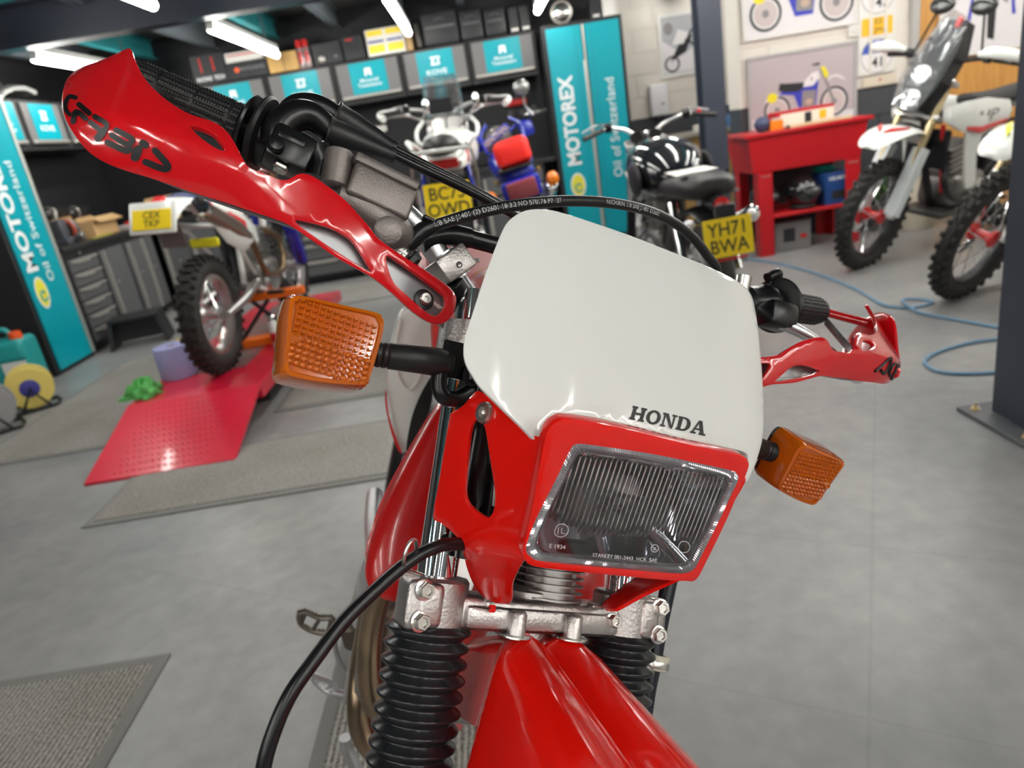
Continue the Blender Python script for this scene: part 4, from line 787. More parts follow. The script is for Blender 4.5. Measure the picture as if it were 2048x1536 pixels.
shell(a, 'red_flash', MRE, [[(0.15, y, z+h), (0.18, y, z+h*0.5), (0.183, y, z-h*0.6), (0.15, y, z-h)] for y, z, h in ((0.02, 0.86, 0.03), (0.12, 0.82, 0.07), (0.30, 0.76, 0.06))], part=sp, sub=0)
shell(a, 'seat', mat('seat_blue_vinyl', (0.02, 0.03, 0.12), 0.5), [oval(y, z, 0.09, 0.04) for y, z in ((-0.15, 0.96), (0.1, 0.95), (0.4, 0.92), (0.65, 0.94))])
shell(a, 'fuel_tank', MRE, [oval(y, z, w, h) for y, z, w, h in ((0.60, 0.90, 0.08, 0.06), (0.75, 0.90, 0.14, 0.10), (0.95, 0.92, 0.16, 0.12), (1.08, 0.93, 0.10, 0.08))])
fender(a, 'front_fender', MPL, [(1.15, 0.80, 0.8), (1.45, 0.84, 1.0), (1.75, 0.80, 0.9), (1.9, 0.74, 0.5)], 0.10)
MB().tube([(0.10, 0.80, 0.68), (0.14, 0.92, 0.60), (0.15, 0.85, 0.42), (0.15, 0.55, 0.45), (0.16, 0.38, 0.68)], 0.02, 10).build('exhaust_pipe', mat('pipe_brown', (0.25, 0.17, 0.10), 0.3, 0.9), a)
# orange stand under its frame
st_ = empty('bike_stand', (-1.50, 4.42, LZ), 0, 'orange and black folding stand under the raised dirt motorcycle', 'stand'); ORG = mat('stand_orange', (0.80, 0.15, 0.01), 0.35)
MB().box((0, 0, 0.03), (0.44, 0.10, 0.055), bev=0.006).build('foot', ORG, st_, smooth=0); MB().box((0.09, 0.12, 0.285), (0.36, 0.07, 0.05), bev=0.006).build('cradle', ORG, st_, smooth=0)
for s in (-1, 1): MB().tube([(s*0.16, 0.0, 0.05), (s*-0.05, 0.06, 0.27)], 0.014, 8, 0).build('cross_arm', MDK, st_)
MB().tube([(0.24, 0.10, 0.02), (0.20, 0.12, 0.16), (0.16, 0.12, 0.27)], 0.014, 8, 0).build('prop', MAL, st_)
r = empty('aerosol_can', (-1.40, 4.28, LZ), 0, 'white and red aerosol can on the lift beside the orange stand', 'can'); MB().lathe([(0.028, 0), (0.031, 0.005), (0.031, 0.15), (0.022, 0.17)], (0, 0, 0), (0, 0, 1), 16).build('can', MPL, r); MB().lathe([(0.0315, 0.04), (0.0315, 0.10)], (0, 0, 0), (0, 0, 1), 16).build('can_label', MRE, r); MB().lathe([(0.02, 0.17), (0.02, 0.2), (0.014, 0.205)], (0, 0, 0), (0, 0, 1), 14).build('cap', MCH, r)
r = empty('paper_roll', (-1.905, 3.99, LZ), 0.2, 'pale blue paper towel roll standing on the lift', 'paper roll')
MB().lathe([(0.025, 0.01), (0.025, 0), (0.098, 0), (0.10, 0.004), (0.10, 0.181), (0.098, 0.185), (0.027, 0.185), (0.025, 0.17)], (0, 0, 0), (0, 0, 1), 36).build('paper', mat('blue_paper', (0.36, 0.38, 0.66), 0.8, bump=(60, 0.3)), r); MB().lathe([(0.0245, 0.005), (0.0245, 0.18), (0.020, 0.18), (0.020, 0.005)], (0, 0, 0), (0, 0, 1), 20).build('core', KRAFT, r)
r = empty('green_cloth', (-1.985, 3.70, LZ), 0, 'crumpled green cloth on the corner of the lift', 'cloth')
n = 30; vs = []; fs = []; rg = random.Random(5); ph = [rg.random()*6 for _ in range(8)]
for i in range(16):
    th = math.pi*i/15*0.5
    for k in range(n):
        a_ = 2*math.pi*k/n
        rr = 1+0.22*math.sin(3*a_+ph[0])+0.16*math.sin(7*a_+ph[1]+2*th)+0.12*math.sin(5*a_-6*th+ph[2])+0.10*math.sin(11*a_+9*th)
        vs.append((0.085*math.sin(th)*math.cos(a_)*rr, 0.095*math.sin(th)*math.sin(a_)*rr, 0.002+0.10*math.cos(th)*(0.8+0.2*math.sin(4*a_+8*th+ph[3]))))
for i in range(15):
    for k in range(n): fs.append((i*n+k, i*n+(k+1) % n, (i+1)*n+(k+1) % n, (i+1)*n+k))
MB().add(vs, fs).build('cloth', mat('cloth_green', (0.12, 0.48, 0.12), 0.85), r, smooth=60)
r = empty('cordless_drill', (-2.28, 4.95, 0), 0.6, 'small yellow and black cordless drill on the floor beside the lift', 'drill'); MB().lathe([(0.02, 0), (0.04, 0.02), (0.042, 0.12), (0.03, 0.14)], (0, -0.05, 0.15), (0.0, 1, 0.15), 16).build('motor_body', mat('drill_yellow', (0.70, 0.45, 0.02), 0.4), r); MB().lathe([(0.022, 0), (0.016, 0.06)], (0, 0.09, 0.15), (0, 1, 0.15), 14).build('chuck', MAL, r); MB().box((0, -0.01, 0.08), (0.035, 0.04, 0.10), bev=0.01).build('drill_grip', MDK, r); MB().box((0, -0.01, 0.022), (0.07, 0.10, 0.044), bev=0.008).build('battery', MDK, r)
# ---- white, red and blue adventure bike on a low stand
r = empty('low_lift_table', (-0.20, 4.62, 0), 0, 'low black lift table under the white adventure motorcycle', 'lift'); MB().box((0, 0, 0.19), (0.5, 2.2, 0.03), bev=0.005).build('deck', CABK, r, smooth=0); MB().box((0, 0, 0.03), (0.6, 1.6, 0.05), bev=0.006).build('base', CABK, r, smooth=0)
for s in (-1, 1):
    for y in (-0.6, 0.6): MB().box((s*0.2, y, 0.115), (0.05, 0.06, 0.13)).build('leg', CABK, r, smooth=0)
b = root('adventure_bike', (-0.20, 4.0, 0.206), 0.0, 0.03, 'white, red and blue adventure motorcycle with a yellow BC75 OWD plate')
chassis(b, 0.33, 0.13, 1.5, frame=MDK)
MBk = fork(b, (0, 1.5, 0.35), 0.0, 0.45, 0.82, 0.105, MGO, None, 0.35, 0.09)
bars(b, MBk, 0.90, 0.42, 0.08, MAL)
plate(b, Mx(0.0, -0.40, 0.728, 0, 0, -0.25), ['BC75', 'OWD'])
MB().box((0.0, -0.38, 0.63), (0.20, 0.02, 0.30), M=Matrix.Rotation(-0.25, 3, 'X'), bev=0.006).build('plate_holder', MDK, b)
tl = shell(b, 'tail_fairing', MPL, [[(-w, y, z-h), (-w*1.05, y, z), (-w*0.7, y, z+h), (w*0.7, y, z+h), (w*1.05, y, z), (w, y, z-h)] for y, z, w, h in ((-0.34, 0.90, 0.09, 0.03), (-0.2, 0.93, 0.12, 0.05), (0.1, 0.92, 0.13, 0.06), (0.35, 0.88, 0.12, 0.07))], sub=0)
for s in (-1, 1):
    MB().box((s*0.125, -0.05, 0.93), (0.012, 0.30, 0.05), M=Matrix.Rotation(0.1, 3, 'X'), bev=0.004).build('red_flash', MRE, tl); MB().box((s*0.125, -0.12, 0.80), (0.02, 0.10, 0.22), M=Matrix.Rotation(s*-0.15, 3, 'Y'), bev=0.006).build('blue_flash', MBL, b)
    MB().tube([(s*0.13, -0.40, 0.98), (s*0.16, -0.30, 1.02), (s*0.15, -0.05, 1.00), (s*0.13, 0.2, 0.96)], 0.011, 10).build('grab_rail', MPL, b)
    MB().tube([(s*0.145, -0.36, 0.96), (s*0.16, -0.30, 0.85), (s*0.16, -0.25, 0.72)], 0.008, 8).build('pannier_rail', MAL, b)
MB().box((0, -0.38, 0.965), (0.28, 0.05, 0.02), bev=0.006).build('rack_plate', MPL, b); MB().ball((0, -0.25, 0.985), (0.095, 0.12, 0.055)).build('tail_bag', MSE, b)
MB().box((0, -0.36, 0.90), (0.16, 0.03, 0.045), bev=0.008).build('tail_light', MRL, b)
shell(b, 'seat', MSE, [oval(y, z, w, 0.05) for y, z, w in ((-0.15, 0.97, 0.11), (0.2, 0.94, 0.13), (0.5, 0.90, 0.11), (0.7, 0.94, 0.07))])
shell(b, 'fuel_tank', MPL, [oval(y, z, w, h) for y, z, w, h in ((0.62, 0.92, 0.09, 0.07), (0.8, 0.94, 0.17, 0.13), (1.0, 0.94, 0.21, 0.16), (1.15, 0.92, 0.15, 0.12))])
for s in (-1, 1):
    MB().tube([(s*0.14, 0.55, 0.99), (s*0.19, 0.8, 1.02), (s*0.20, 1.0, 1.08), (s*0.16, 1.15, 1.14)], 0.014, 10).build('tower_rail', MPL, b); MB().lathe([(0.045, -0.01), (0.05, 0), (0.045, 0.012)], (s*0.05, 0.95, 1.10), (s*0.05, 0.6, 1.20), 24).build('gauge_ring', MAL, b)
    MB().tube([(s*0.40, 0.98, 1.18), (s*0.42, 1.06, 1.21), (s*0.30, 1.10, 1.21), (s*0.24, 1.05, 1.19)], [0.02, 0.028, 0.028, 0.015], 10).build('hand_guard', MPL, b)
    mr_ = MB().tube([(s*0.24, 0.98, 1.18), (s*0.15 if s < 0 else s*0.17, 0.92, 1.15), (s*0.12 if s < 0 else s*0.21, 0.90, 1.20)], 0.006, 8).build('mirror_stalk', MAL, b); MB().ball((s*0.11 if s < 0 else s*0.21, 0.89, 1.225), (0.022, 0.012, 0.045)).build('mirror', MCH, mr_)
scn = MB(); secs = []
for z, w, y in ((1.10, 0.11, 1.12), (1.22, 0.13, 1.10), (1.34, 0.12, 1.03), (1.40, 0.10, 0.99)): secs.append([(-w, y-0.05, z), (-w*0.6, y, z), (0, y+0.01, z), (w*0.6, y, z), (w, y-0.05, z)])
MB().loft(secs, closed=False).build('windscreen', CLR, b, smooth=60, solid=0.003)
MB().box((-0.02, 0.99, 1.22), (0.155, 0.02, 0.095), bev=0.006).build('dash_screen', MDK, b)
MB().box((0.02, 0.98, 1.13), (0.30, 0.05, 0.04), bev=0.01).build('bar_clamp', MAL, b)
fender(b, 'front_fender', MPL, [(1.3, 0.80, 0.8), (1.5, 0.86, 1.0), (1.8, 0.80, 0.8)], 0.09)
# ---- blue trail bike with a red bag
c = root('trail_bike', (0.39, 4.98, 0.0), 0.02, -0.16, 'blue trail motorcycle with a red tail bag')
chassis(c, 0.33, 0.13, 1.45, frame=MBL)
MC_ = fork(c, (0, 1.45, 0.35), 0.35, 0.45, 0.82, 0.10, MAL, None, 0.35, 0.09)
bars(c, MC_, 0.90, 0.40, 0.07, mat('bar_blue', (0.02, 0.03, 0.30), 0.3, 0.6))
shell(c, 'tail_fairing', MBL, [oval(y, z, w, h, p=0.6) for y, z, w, h in ((-0.30, 0.95, 0.10, 0.05), (-0.1, 0.94, 0.13, 0.07), (0.2, 0.90, 0.14, 0.09), (0.45, 0.84, 0.11, 0.08))])
for s in (-1, 1):
    MB().box((s*0.145, 0.0, 0.915), (0.012, 0.42, 0.025), M=Matrix.Rotation(-0.12, 3, 'X'), bev=0.003).build('yellow_stripe', mat('stripe_gold', (0.70, 0.40, 0.03), 0.4), c)
    st = MB().cyl((s*0.08, -0.30, 0.86), (s*0.19, -0.31, 0.86), 0.008, seg=8).build('indicator_stalk', MDK, c); MB().ball((s*0.205, -0.31, 0.86), (0.04, 0.03, 0.045)).build('indicator', MOR, st)
    MB().box((s*0.20, 1.02, 1.18), (0.10, 0.12, 0.12), M=Matrix.Rotation(0.3*s, 3, 'Z'), bev=0.03, seg=2).build('hand_guard', MBL, c)
MB().lathe([(0.03, 0), (0.045, 0.01), (0.045, 0.36), (0.03, 0.42)], (0.19, -0.16, 0.80), (0.17, 0.6, 0.62), 18).build('silencer', MCH, c)
MB().box((0, -0.375, 0.86), (0.19, 0.05, 0.115), M=Matrix.Rotation(0.2, 3, 'X'), bev=0.012, seg=2).build('tail_light', mat('tail_lens_dull', (0.30, 0.06, 0.07), 0.3, coat=0.3), c); MB().box((0, -0.35, 0.86), (0.25, 0.04, 0.14), M=Matrix.Rotation(0.2, 3, 'X'), bev=0.02, seg=2).build('tail_surround', MBL, c)
MB().box((0, -0.30, 0.77), (0.20, 0.08, 0.14), bev=0.01).build('plate_holder', MDK, c)
MB().box((0, -0.18, 0.99), (0.22, 0.3, 0.02), bev=0.005).build('rack', MDK, c)
shell(c, 'seat', MSE, [oval(y, z, 0.12, 0.045) for y, z in ((0.0, 0.99), (0.3, 0.95), (0.6, 0.93))])
shell(c, 'fuel_tank', MBL, [oval(y, z, w, h) for y, z, w, h in ((0.55, 0.92, 0.09, 0.07), (0.75, 0.98, 0.18, 0.13), (0.95, 1.0, 0.19, 0.14), (1.1, 0.98, 0.10, 0.09))])
for s in (-1, 1): MB().tube([(s*0.15, 0.75, 1.10), (s*0.17, 1.0, 1.22), (s*0.10, 1.12, 1.30)], 0.012, 8).build('fairing_edge', MBL, c)
MB().ball((-0.03, 1.08, 1.16), (0.11, 0.05, 0.11)).build('fly_screen', mat('smoke_screen', (0.35, 0.31, 0.27), 0.15, trans=0.5), c)
pad = MB().box((-0.05, 0.93, 1.20), (0.26, 0.06, 0.055), M=Matrix.Rotation(-0.40, 3, 'Y'), bev=0.02, seg=2).build('bar_pad', MBL, c); text('lettering', 'RENTHAL', 0.055, mat('pad_print', (0.85, 0.62, 0.45), 0.5), Mx(-0.05, 0.892, 1.20, 0, -0.40), pad, bold=0.02)
ms = MB().tube([(0.28, 0.98, 1.26), (0.24, 0.96, 1.34), (0.25, 0.95, 1.42)], 0.009, 10).build('mirror_stalk', MAL, c); MB().ball((0.25, 0.94, 1.475), (0.062, 0.025, 0.062)).build('mirror', mat('mirror_shell', (0.30, 0.30, 0.30), 0.25, 0.7), ms)
fender(c, 'front_fender', MBL, [(1.3, 0.80, 0.8), (1.5, 0.84, 1.0), (1.75, 0.80, 0.8)], 0.09)
r = empty('tail_bag', M=c.matrix_basis @ Matrix.Translation((0.01, -0.19, 1.0)), label='bright red soft bag strapped on the blue trail motorcycle', cat='bag')
MB().box((0, 0, 0.085), (0.23, 0.22, 0.17), bev=0.045, seg=4).build('bag', mat('bag_red', (0.85, 0.02, 0.012), 0.55, bump=(25, 0.7)), r); MB().tube([(-0.11, -0.112, 0.03), (0, -0.118, 0.028), (0.11, -0.112, 0.03)], 0.004, 8).build('zip', MRL, r)
# ---- black retro roadster
d = root('retro_motorcycle', (1.10, 3.66, 0.0), -0.005, -0.02, 'black retro motorcycle with a yellow YH71 BWA plate')
chassis(d, 0.32, 0.14, 1.40, knob=False, rim=MCH, frame=MDK, engc=MEN)
MD_ = fork(d, (0, 1.40, 0.33), 0.0, 0.46, 0.76, 0.10, MCH, None, 0.33, 0.10, knob=False, rim=MCH)
hb = bars(d, MD_, 0.80, 0.41, 0.10, MCH, pull=0.10)
plate(d, Mx(0.0, -0.375, 0.592, 0, -0.0, -0.12), ['YH71', 'BWA'])
MB().box((0.0, -0.36, 0.64), (0.10, 0.015, 0.20), M=Matrix.Rotation(-0.12, 3, 'X'), bev=0.004).build('plate_bracket', MDK, d); MB().box((0, -0.378, 0.49), (0.17, 0.006, 0.012)).build('reflector', MRL, d)
MB().lathe([(0.03, 0), (0.036, 0.015), (0.034, 0.035), (0.02, 0.045)], (0, -0.30, 0.735), (0, -1.0, 0.735), 20).build('tail_light', MRL, d); MB().cyl((0, -0.18, 0.735), (0, -0.31, 0.735), 0.04, seg=16).build('tail_light_pod', MDK, d)
fender(d, 'rear_fender', MDK, [(0.30, 0.62, 0.9), (0.10, 0.695, 1.0), (-0.12, 0.70, 1.0), (-0.26, 0.64, 1.0), (-0.34, 0.54, 0.95)], 0.085)
se = shell(d, 'seat', MSE, [oval(y, z, w, h, p=0.7) for y, z, w, h in ((-0.25, 0.805, 0.07, 0.035), (-0.21, 0.81, 0.13, 0.062), (-0.02, 0.805, 0.145, 0.07), (0.2, 0.79, 0.145, 0.062), (0.42, 0.775, 0.12, 0.055), (0.50, 0.78, 0.08, 0.045))])
MB().tube([(0.12, -0.2, 0.775), (0.14, 0.0, 0.765), (0.135, 0.25, 0.75)], 0.008, 8).build('seat_strip', MAL, se)
tk = shell(d, 'fuel_tank', mat('tank_black_gloss', (0.010, 0.011, 0.014), 0.12, coat=0.8), [oval(y, z, w, h, p=0.85) for y, z, w, h in ((0.34, 0.81, 0.07, 0.05), (0.40, 0.835, 0.16, 0.12), (0.54, 0.855, 0.215, 0.165), (0.72, 0.875, 0.23, 0.17), (0.90, 0.90, 0.19, 0.14), (1.02, 0.92, 0.08, 0.06))])
for s in (-1, 1):
    MB().ball((s*0.205, 0.56, 0.83), (0.022, 0.14, 0.10)).build('knee_pad', MSE, tk)
    MB().lathe([(0.02, 0), (0.04, 0.01), (0.042, 0.32), (0.03, 0.45)], (s*0.17, -0.24, 0.66) if s > 0 else (s*0.17, -0.2, 0.40), (s*0.15, 0.6, 0.40) if s > 0 else (s*0.15, 0.6, 0.36), 20).build('silencer', MCH, d)
    MB().cyl((s*0.13, -0.10, 0.36), (s*0.12, 0.12, 0.72), 0.028, seg=14).build('shock_absorber', MCH, d)
    ti = MB().cyl((s*0.05, -0.28, 0.66), (s*0.13, -0.28, 0.66), 0.006, seg=8).build('indicator_stalk', MCH, d); MB().ball((s*0.15, -0.28, 0.66), (0.028, 0.026, 0.028)).build('indicator', mat('clear_lens', (0.7, 0.7, 0.72), 0.15, 0.6), ti)
    MB().lathe([(0.035, -0.015), (0.042, 0), (0.04, 0.02)], (s*0.055-0.04, 0.90, 1.04), (s*0.055-0.04, 0.55, 1.16), 22).build('gauge', MCH, d)
    MB().tube([(s*0.1, 0.80, 0.50), (s*0.16, 0.86, 0.40), (s*0.17, 0.6, 0.30), (s*0.18, 0.2, 0.30)], 0.02, 10).build('exhaust_pipe', MCH, d)
MB().lathe([(0.02, 0), (0.07, 0.05), (0.085, 0.13), (0.08, 0.14)], (0, 0.98, 0.98), (0, 2, 0.98), 24).build('headlamp', MDK, d)
MB().box((0.035, 0.905, 1.0), (0.035, 0.05, 0.08), bev=0.012, seg=2).build('front_indicator', MOR, d)
MB().box((0.29, 0.86, 1.135), (0.02, 0.03, 0.02), bev=0.004).build('kill_switch', MRE, d)
fender(d, 'front_fender', MDK, [(1.2, 0.62, 0.8), (1.4, 0.70, 1.0), (1.65, 0.62, 0.9)], 0.07)
r = empty('paper_sheet', M=d.matrix_basis @ Matrix.Translation((0.03, 0.24, 0.853)), label='white folded paper lying on the black motorcycle seat', cat='paper'); MB().loft([[(-0.11, y, 0.004+0.01*math.sin(4*y+x0)) for x0 in (0,)]+[(0.11, y, 0.006), (0.11, y, 0.004), (-0.11, y, 0.002)] for y in (-0.12, -0.04, 0.05, 0.13)]).build('sheet', CARD, r, smooth=0)
# ---- white enduro bike facing the camera on the right, and a second one beyond the column
def enduro(loc, heading, lean, turn, label, col, flash, tower, guard, disc_h, rim=MDK, hubc=MRE):
    e = root('enduro_bike', loc, heading, lean, label)
    chassis(e, 0.33, 0.13, 1.46, rim=rim, frame=MDK, hubc=hubc)
    M = fork(e, (0, 1.46, 0.345), turn, 0.44, 0.84, 0.105, MGO, guard, 0.345, 0.095, rim=rim, hubc=hubc, disc=disc_h, up=MAL, spk=24)
    bars(e, M, 0.92, 0.39, 0.07)
    ff = MB(); sc2 = []
    for y, z, w in ((-0.16, 0.50, 0.06), (0.0, 0.545, 0.11), (0.14, 0.53, 0.145), (0.28, 0.46, 0.135), (0.38, 0.37, 0.10), (0.41, 0.32, 0.05)):
        sc2.append([(-w, y, z-0.03), (-w*0.8, y, z), (0, y, z+0.014), (w*0.8, y, z), (w, y, z-0.03), (w*0.7, y, z-0.014), (0, y, z-0.006), (-w*0.7, y, z-0.014)])
    f_ = MB().loft(sc2).build('front_fender', col, e, M, sub=1, smooth=70)
    MB().loft([[(-w, y, z), (0, y, z+0.012), (w, y, z), (w*0.9, y, z-0.005), (-w*0.9, y, z-0.005)] for y, z, w in ((-0.04, 0.548, 0.03), (0.06, 0.556, 0.055), (0.16, 0.530, 0.04))]).build('fender_vent', MDK, f_, smooth=40)
    for s in (-1, 1): MB().loft([[(s*0.015, 0.335, 0.434), (s*0.075, 0.26, 0.482), (s*0.09, 0.20, 0.510), (s*0.03, 0.29, 0.470)], [(s*0.015, 0.335, 0.424), (s*0.075, 0.26, 0.472), (s*0.09, 0.20, 0.500), (s*0.03, 0.29, 0.460)]]).build('red_flash', flash, f_, smooth=0)
    for s in (-1, 1):
        sh = shell(e, 'radiator_shroud', col, [[(s*x, y, z+h), (s*(x+0.03), y, z), (s*(x+0.02), y, z-h), (s*(x-0.02), y, z-h*0.9), (s*(x-0.03), y, z+h*0.8)] for y, z, h, x in ((1.18, 0.93, 0.04, 0.17), (1.08, 0.91, 0.085, 0.20), (0.85, 0.88, 0.11, 0.19), (0.50, 0.87, 0.06, 0.13))], sub=0)
        leg_ = MB().loft([[(s*0.20, y0, z), (s*0.215, y0, z), (s*0.215, y0-w, z), (s*0.20, y0-w, z)] for y0, z, w in ((1.04, 0.88, 0.20), (0.98, 0.66, 0.11), (0.93, 0.50, 0.11), (0.90, 0.45, 0.07))]).build('shroud_leg', col, sh, smooth=0)
        MB().loft([[(s*0.222, 1.04, 0.85), (s*0.226, 1.04, 0.835), (s*0.22, 1.04, 0.825)], [(s*0.228, 0.9, 0.83), (s*0.232, 0.9, 0.80), (s*0.226, 0.9, 0.79)], [(s*0.20, 0.6, 0.84), (s*0.204, 0.6, 0.83), (s*0.198, 0.6, 0.82)]]).build('red_stripe', flash, sh, smooth=0)
    text('lettering', 'AJP', 0.10, PGR, Matrix.Translation((-0.218, 0.86, 0.885)) @ Matrix.Rotation(-R90, 4, 'Z') @ Matrix.Rotation(0.12, 4, 'X'), e, bold=0.01, sx=1.6) if tower else None
    shell(e, 'seat', MSE, [oval(y, z, 0.09, 0.045) for y, z in ((-0.15, 0.97), (0.2, 0.94), (0.55, 0.92), (0.8, 0.96))])
    fender(e, 'rear_fender', col, [(0.25, 0.85, 1.0), (0.0, 0.92, 1.0), (-0.3, 0.93, 0.9), (-0.42, 0.88, 0.7)], 0.10)
    MB().box((0, 0.78, 0.27), (0.30, 0.42, 0.05), bev=0.02, seg=2).build('skid_plate', mat('skid_grey', (0.10, 0.095, 0.09), 0.4, 0.6), e); MB().tube([(-0.10, 0.98, 0.62), (-0.17, 1.05, 0.48), (-0.15, 0.85, 0.36), (-0.12, 0.6, 0.4)], 0.02, 10).build('exhaust_pipe', MDK, e); MB().box((0, 1.05, 0.70), (0.28, 0.03, 0.24), bev=0.01).build('radiator', MDK, e); MB().tube([(-0.09, 1.07, 0.85), (-0.10, 1.02, 0.6), (-0.10, 0.96, 0.42)], 0.014, 8).build('red_downtube', MRE, e)
    hg = [(-0.40, -0.02, 1.0), (-0.43, 0.05, 0.99), (-0.30, 0.10, 0.985), (-0.22, 0.07, 0.98)]
    for s in ((-1, 1) if tower else ()): MB().tube([(s*-x, y, z) for x, y, z in hg], [0.015, 0.032, 0.032, 0.015], 10).build('hand_guard', col, e, M)
    if tower:
        t = MB().loft([[(-0.06, 0.16, 0.62), (0.06, 0.16, 0.62), (0.09, 0.06, 0.62), (-0.09, 0.06, 0.62)], [(-0.10, 0.17, 0.80), (0.10, 0.17, 0.80), (0.13, 0.04, 0.80), (-0.13, 0.04, 0.80)], [(-0.09, 0.12, 1.0), (0.09, 0.12, 1.0), (0.12, -0.02, 1.0), (-0.12, -0.02, 1.0)], [(-0.07, 0.08, 1.16), (0.07, 0.08, 1.16), (0.09, 0.0, 1.16), (-0.09, 0.0, 1.16)]]).build('rally_tower', MDK, e, M, smooth=0)
        sv = MB().loft([[(-0.08, 0.20, 0.60), (0, 0.24, 0.60), (0.08, 0.20, 0.60)], [(-0.12, 0.17, 0.76), (0, 0.245, 0.78), (0.12, 0.17, 0.76)], [(-0.12, 0.13, 0.96), (0, 0.20, 1.0), (0.12, 0.13, 0.96)], [(-0.08, 0.08, 1.17), (0, 0.13, 1.20), (0.08, 0.08, 1.17)]], closed=False).build('clear_fairing', CLR, e, M, smooth=60, solid=0.003)
        for z in (0.68, 0.82): MB().lathe([(0.045, 0), (0.05, 0.015), (0.035, 0.02), (0.01, 0.012)], (0, 0.165, z), (0, 1, z+0.1), 22).build('headlamp', MCH, t)
        for x, z in ((-0.05, 0.93), (0.05, 0.93), (-0.05, 1.08), (0.05, 1.08)): MB().cyl((x, 0.15-(z-0.93)*0.3, z-0.03), (x*0.9, 0.12-(z-0.93)*0.3, z+0.08), 0.010, seg=8).build('tower_stay', MCH, t)
        MB().box((0.06, 0.02, 0.86), (0.02, 0.03, 0.04), bev=0.004).build('orange_tag', MOR, t); MB().box((-0.04, 0.10, 1.14), (0.03, 0.02, 0.06), bev=0.004).build('red_tag', MRE, t)
        for s in (-1, 1):
            q = MB().cyl((s*0.20, 0.0, 1.0), (s*0.14, 0.05, 1.20), 0.007, seg=8).build('mirror_stalk', MDK, e, M); MB().ball((s*0.12, 0.06, 1.25), (0.075, 0.03, 0.055)).build('mirror', mat('mirror_dark', (0.05, 0.05, 0.05), 0.15, 0.6), q)
    return e
def enduro_at(front, heading, **k):
    """place so that the front tyre touches the floor at `front`"""
    d = Vector((math.sin(heading), math.cos(heading), 0)); loc = Vector((front[0], front[1], 0))-d*1.46
    return enduro(loc, heading, **k)
HE = math.radians(246)
enduro_at((2.42, 4.58), HE, lean=-0.17, turn=0.12, label='white enduro motorcycle with a black rally tower beside the parts washer', col=MPL, flash=MRE, tower=True, guard=mat('guard_pale_grey', (0.60, 0.63, 0.64), 0.3), disc_h=0.13)
enduro_at((2.47, 3.64), math.radians(256), lean=-0.25, turn=0.22, label='enduro motorcycle with yellow fork flash behind the dark steel column', col=MPL, flash=MYE, tower=False, guard=None, disc_h=0.13)
# ------------------------------------------------------------------ left corner: step stool, jerrycan, cable reels
r = empty('step_stool', (-3.08, 6.02, 0), 0.25, 'low black plastic step stool in front of the six-drawer cabinet', 'stool')
MB().box((0, 0, 0.235), (0.40, 0.28, 0.035), bev=0.01, seg=2).build('top', CABK, r)
for sx in (-1, 1): MB().loft([[(sx*0.20, -0.13, 0.22), (sx*0.20, 0.13, 0.22), (sx*0.17, 0.13, 0.22), (sx*0.17, -0.13, 0.22)], [(sx*0.235, -0.16, 0.0), (sx*0.235, 0.16, 0.0), (sx*0.205, 0.16, 0.0), (sx*0.205, -0.16, 0.0)]]).build('leg', CABK, r, smooth=0)
MB().box((0, 0, 0.12), (0.38, 0.02, 0.16)).build('brace', CABK, r, smooth=0)
r = empty('jerrycan', (-3.44, 4.92, 0), 0.1, 'teal plastic jerrycan with an orange cap and pale label', 'jerrycan'); JT = mat('jerrycan_teal', (0.02, 0.30, 0.30), 0.35)
MB().box((0, 0, 0.20), (0.30, 0.24, 0.40), bev=0.04, seg=4).build('can', JT, r); MB().tube([(-0.09, 0, 0.38), (-0.06, 0, 0.46), (0.02, 0, 0.46), (0.05, 0, 0.39)], 0.018, 10).build('handle', JT, r); MB().lathe([(0.04, 0), (0.042, 0.02), (0.038, 0.05)], (0.09, -0.03, 0.395), (0.12, -0.05, 1), 20).build('cap', mat('cap_orange', (0.80, 0.10, 0.02), 0.4), r); MB().box((0.06, -0.122, 0.17), (0.16, 0.004, 0.17)).build('label_sheet', CARD, r, smooth=0); MB().box((0, -0.121, 0.27), (0.30, 0.003, 0.012)).build('seam', mat('jerry_dark', (0.01, 0.18, 0.18), 0.4), r, smooth=0)
def reel(loc, rz, R, m, label, hub):
    r = empty('cable_reel', loc, rz, label, 'cable reel', 'cable reels')
    a0, a1 = Vector((0, -0.07, R+0.015)), Vector((0, 0.07, R+0.015))
    for a in (a0, a1): MB().lathe([(R*0.25, -0.004), (R*0.96, -0.006), (R, 0), (R*0.96, 0.006), (R*0.25, 0.004)], a, a+Vector((0, 1, 0)), 40).build('flange', m, r)
    MB().lathe([(R*0.78, 0.012), (R*0.80, 0.03), (R*0.78, 0.05), (R*0.80, 0.07), (R*0.78, 0.09), (R*0.80, 0.11), (R*0.78, 0.128)], a0, a1, 32).build('wound_cable', mat('cable_navy', (0.05, 0.055, 0.08), 0.5), r)
    MB().lathe([(R*0.42, 0), (R*0.42, 0.004), (R*0.38, 0.006)], a0-Vector((0, 0.004, 0)), a0-Vector((0, 1, 0)), 28).build('hub_label', hub, r)
    MB().tube([(-R*0.9, -0.11, 0.012), (R*0.9, -0.11, 0.012), (R*1.0, 0, 0.012), (R*0.9, 0.11, 0.012), (-R*0.9, 0.11, 0.012)], 0.010, 8, 0).build('foot_frame', MDK, r)
    for s in (-1, 1): MB().tube([(-R*0.6, s*0.11, 0.012), (0, s*0.105, R+0.01), (R*0.6, s*0.11, 0.012)], 0.009, 8, 0).build('side_stand', MDK, r)
    MB().cyl((0, -0.105, R+0.012), (0, 0.105, R+0.012), 0.009, seg=8).build('axle', MDK, r)
    return r
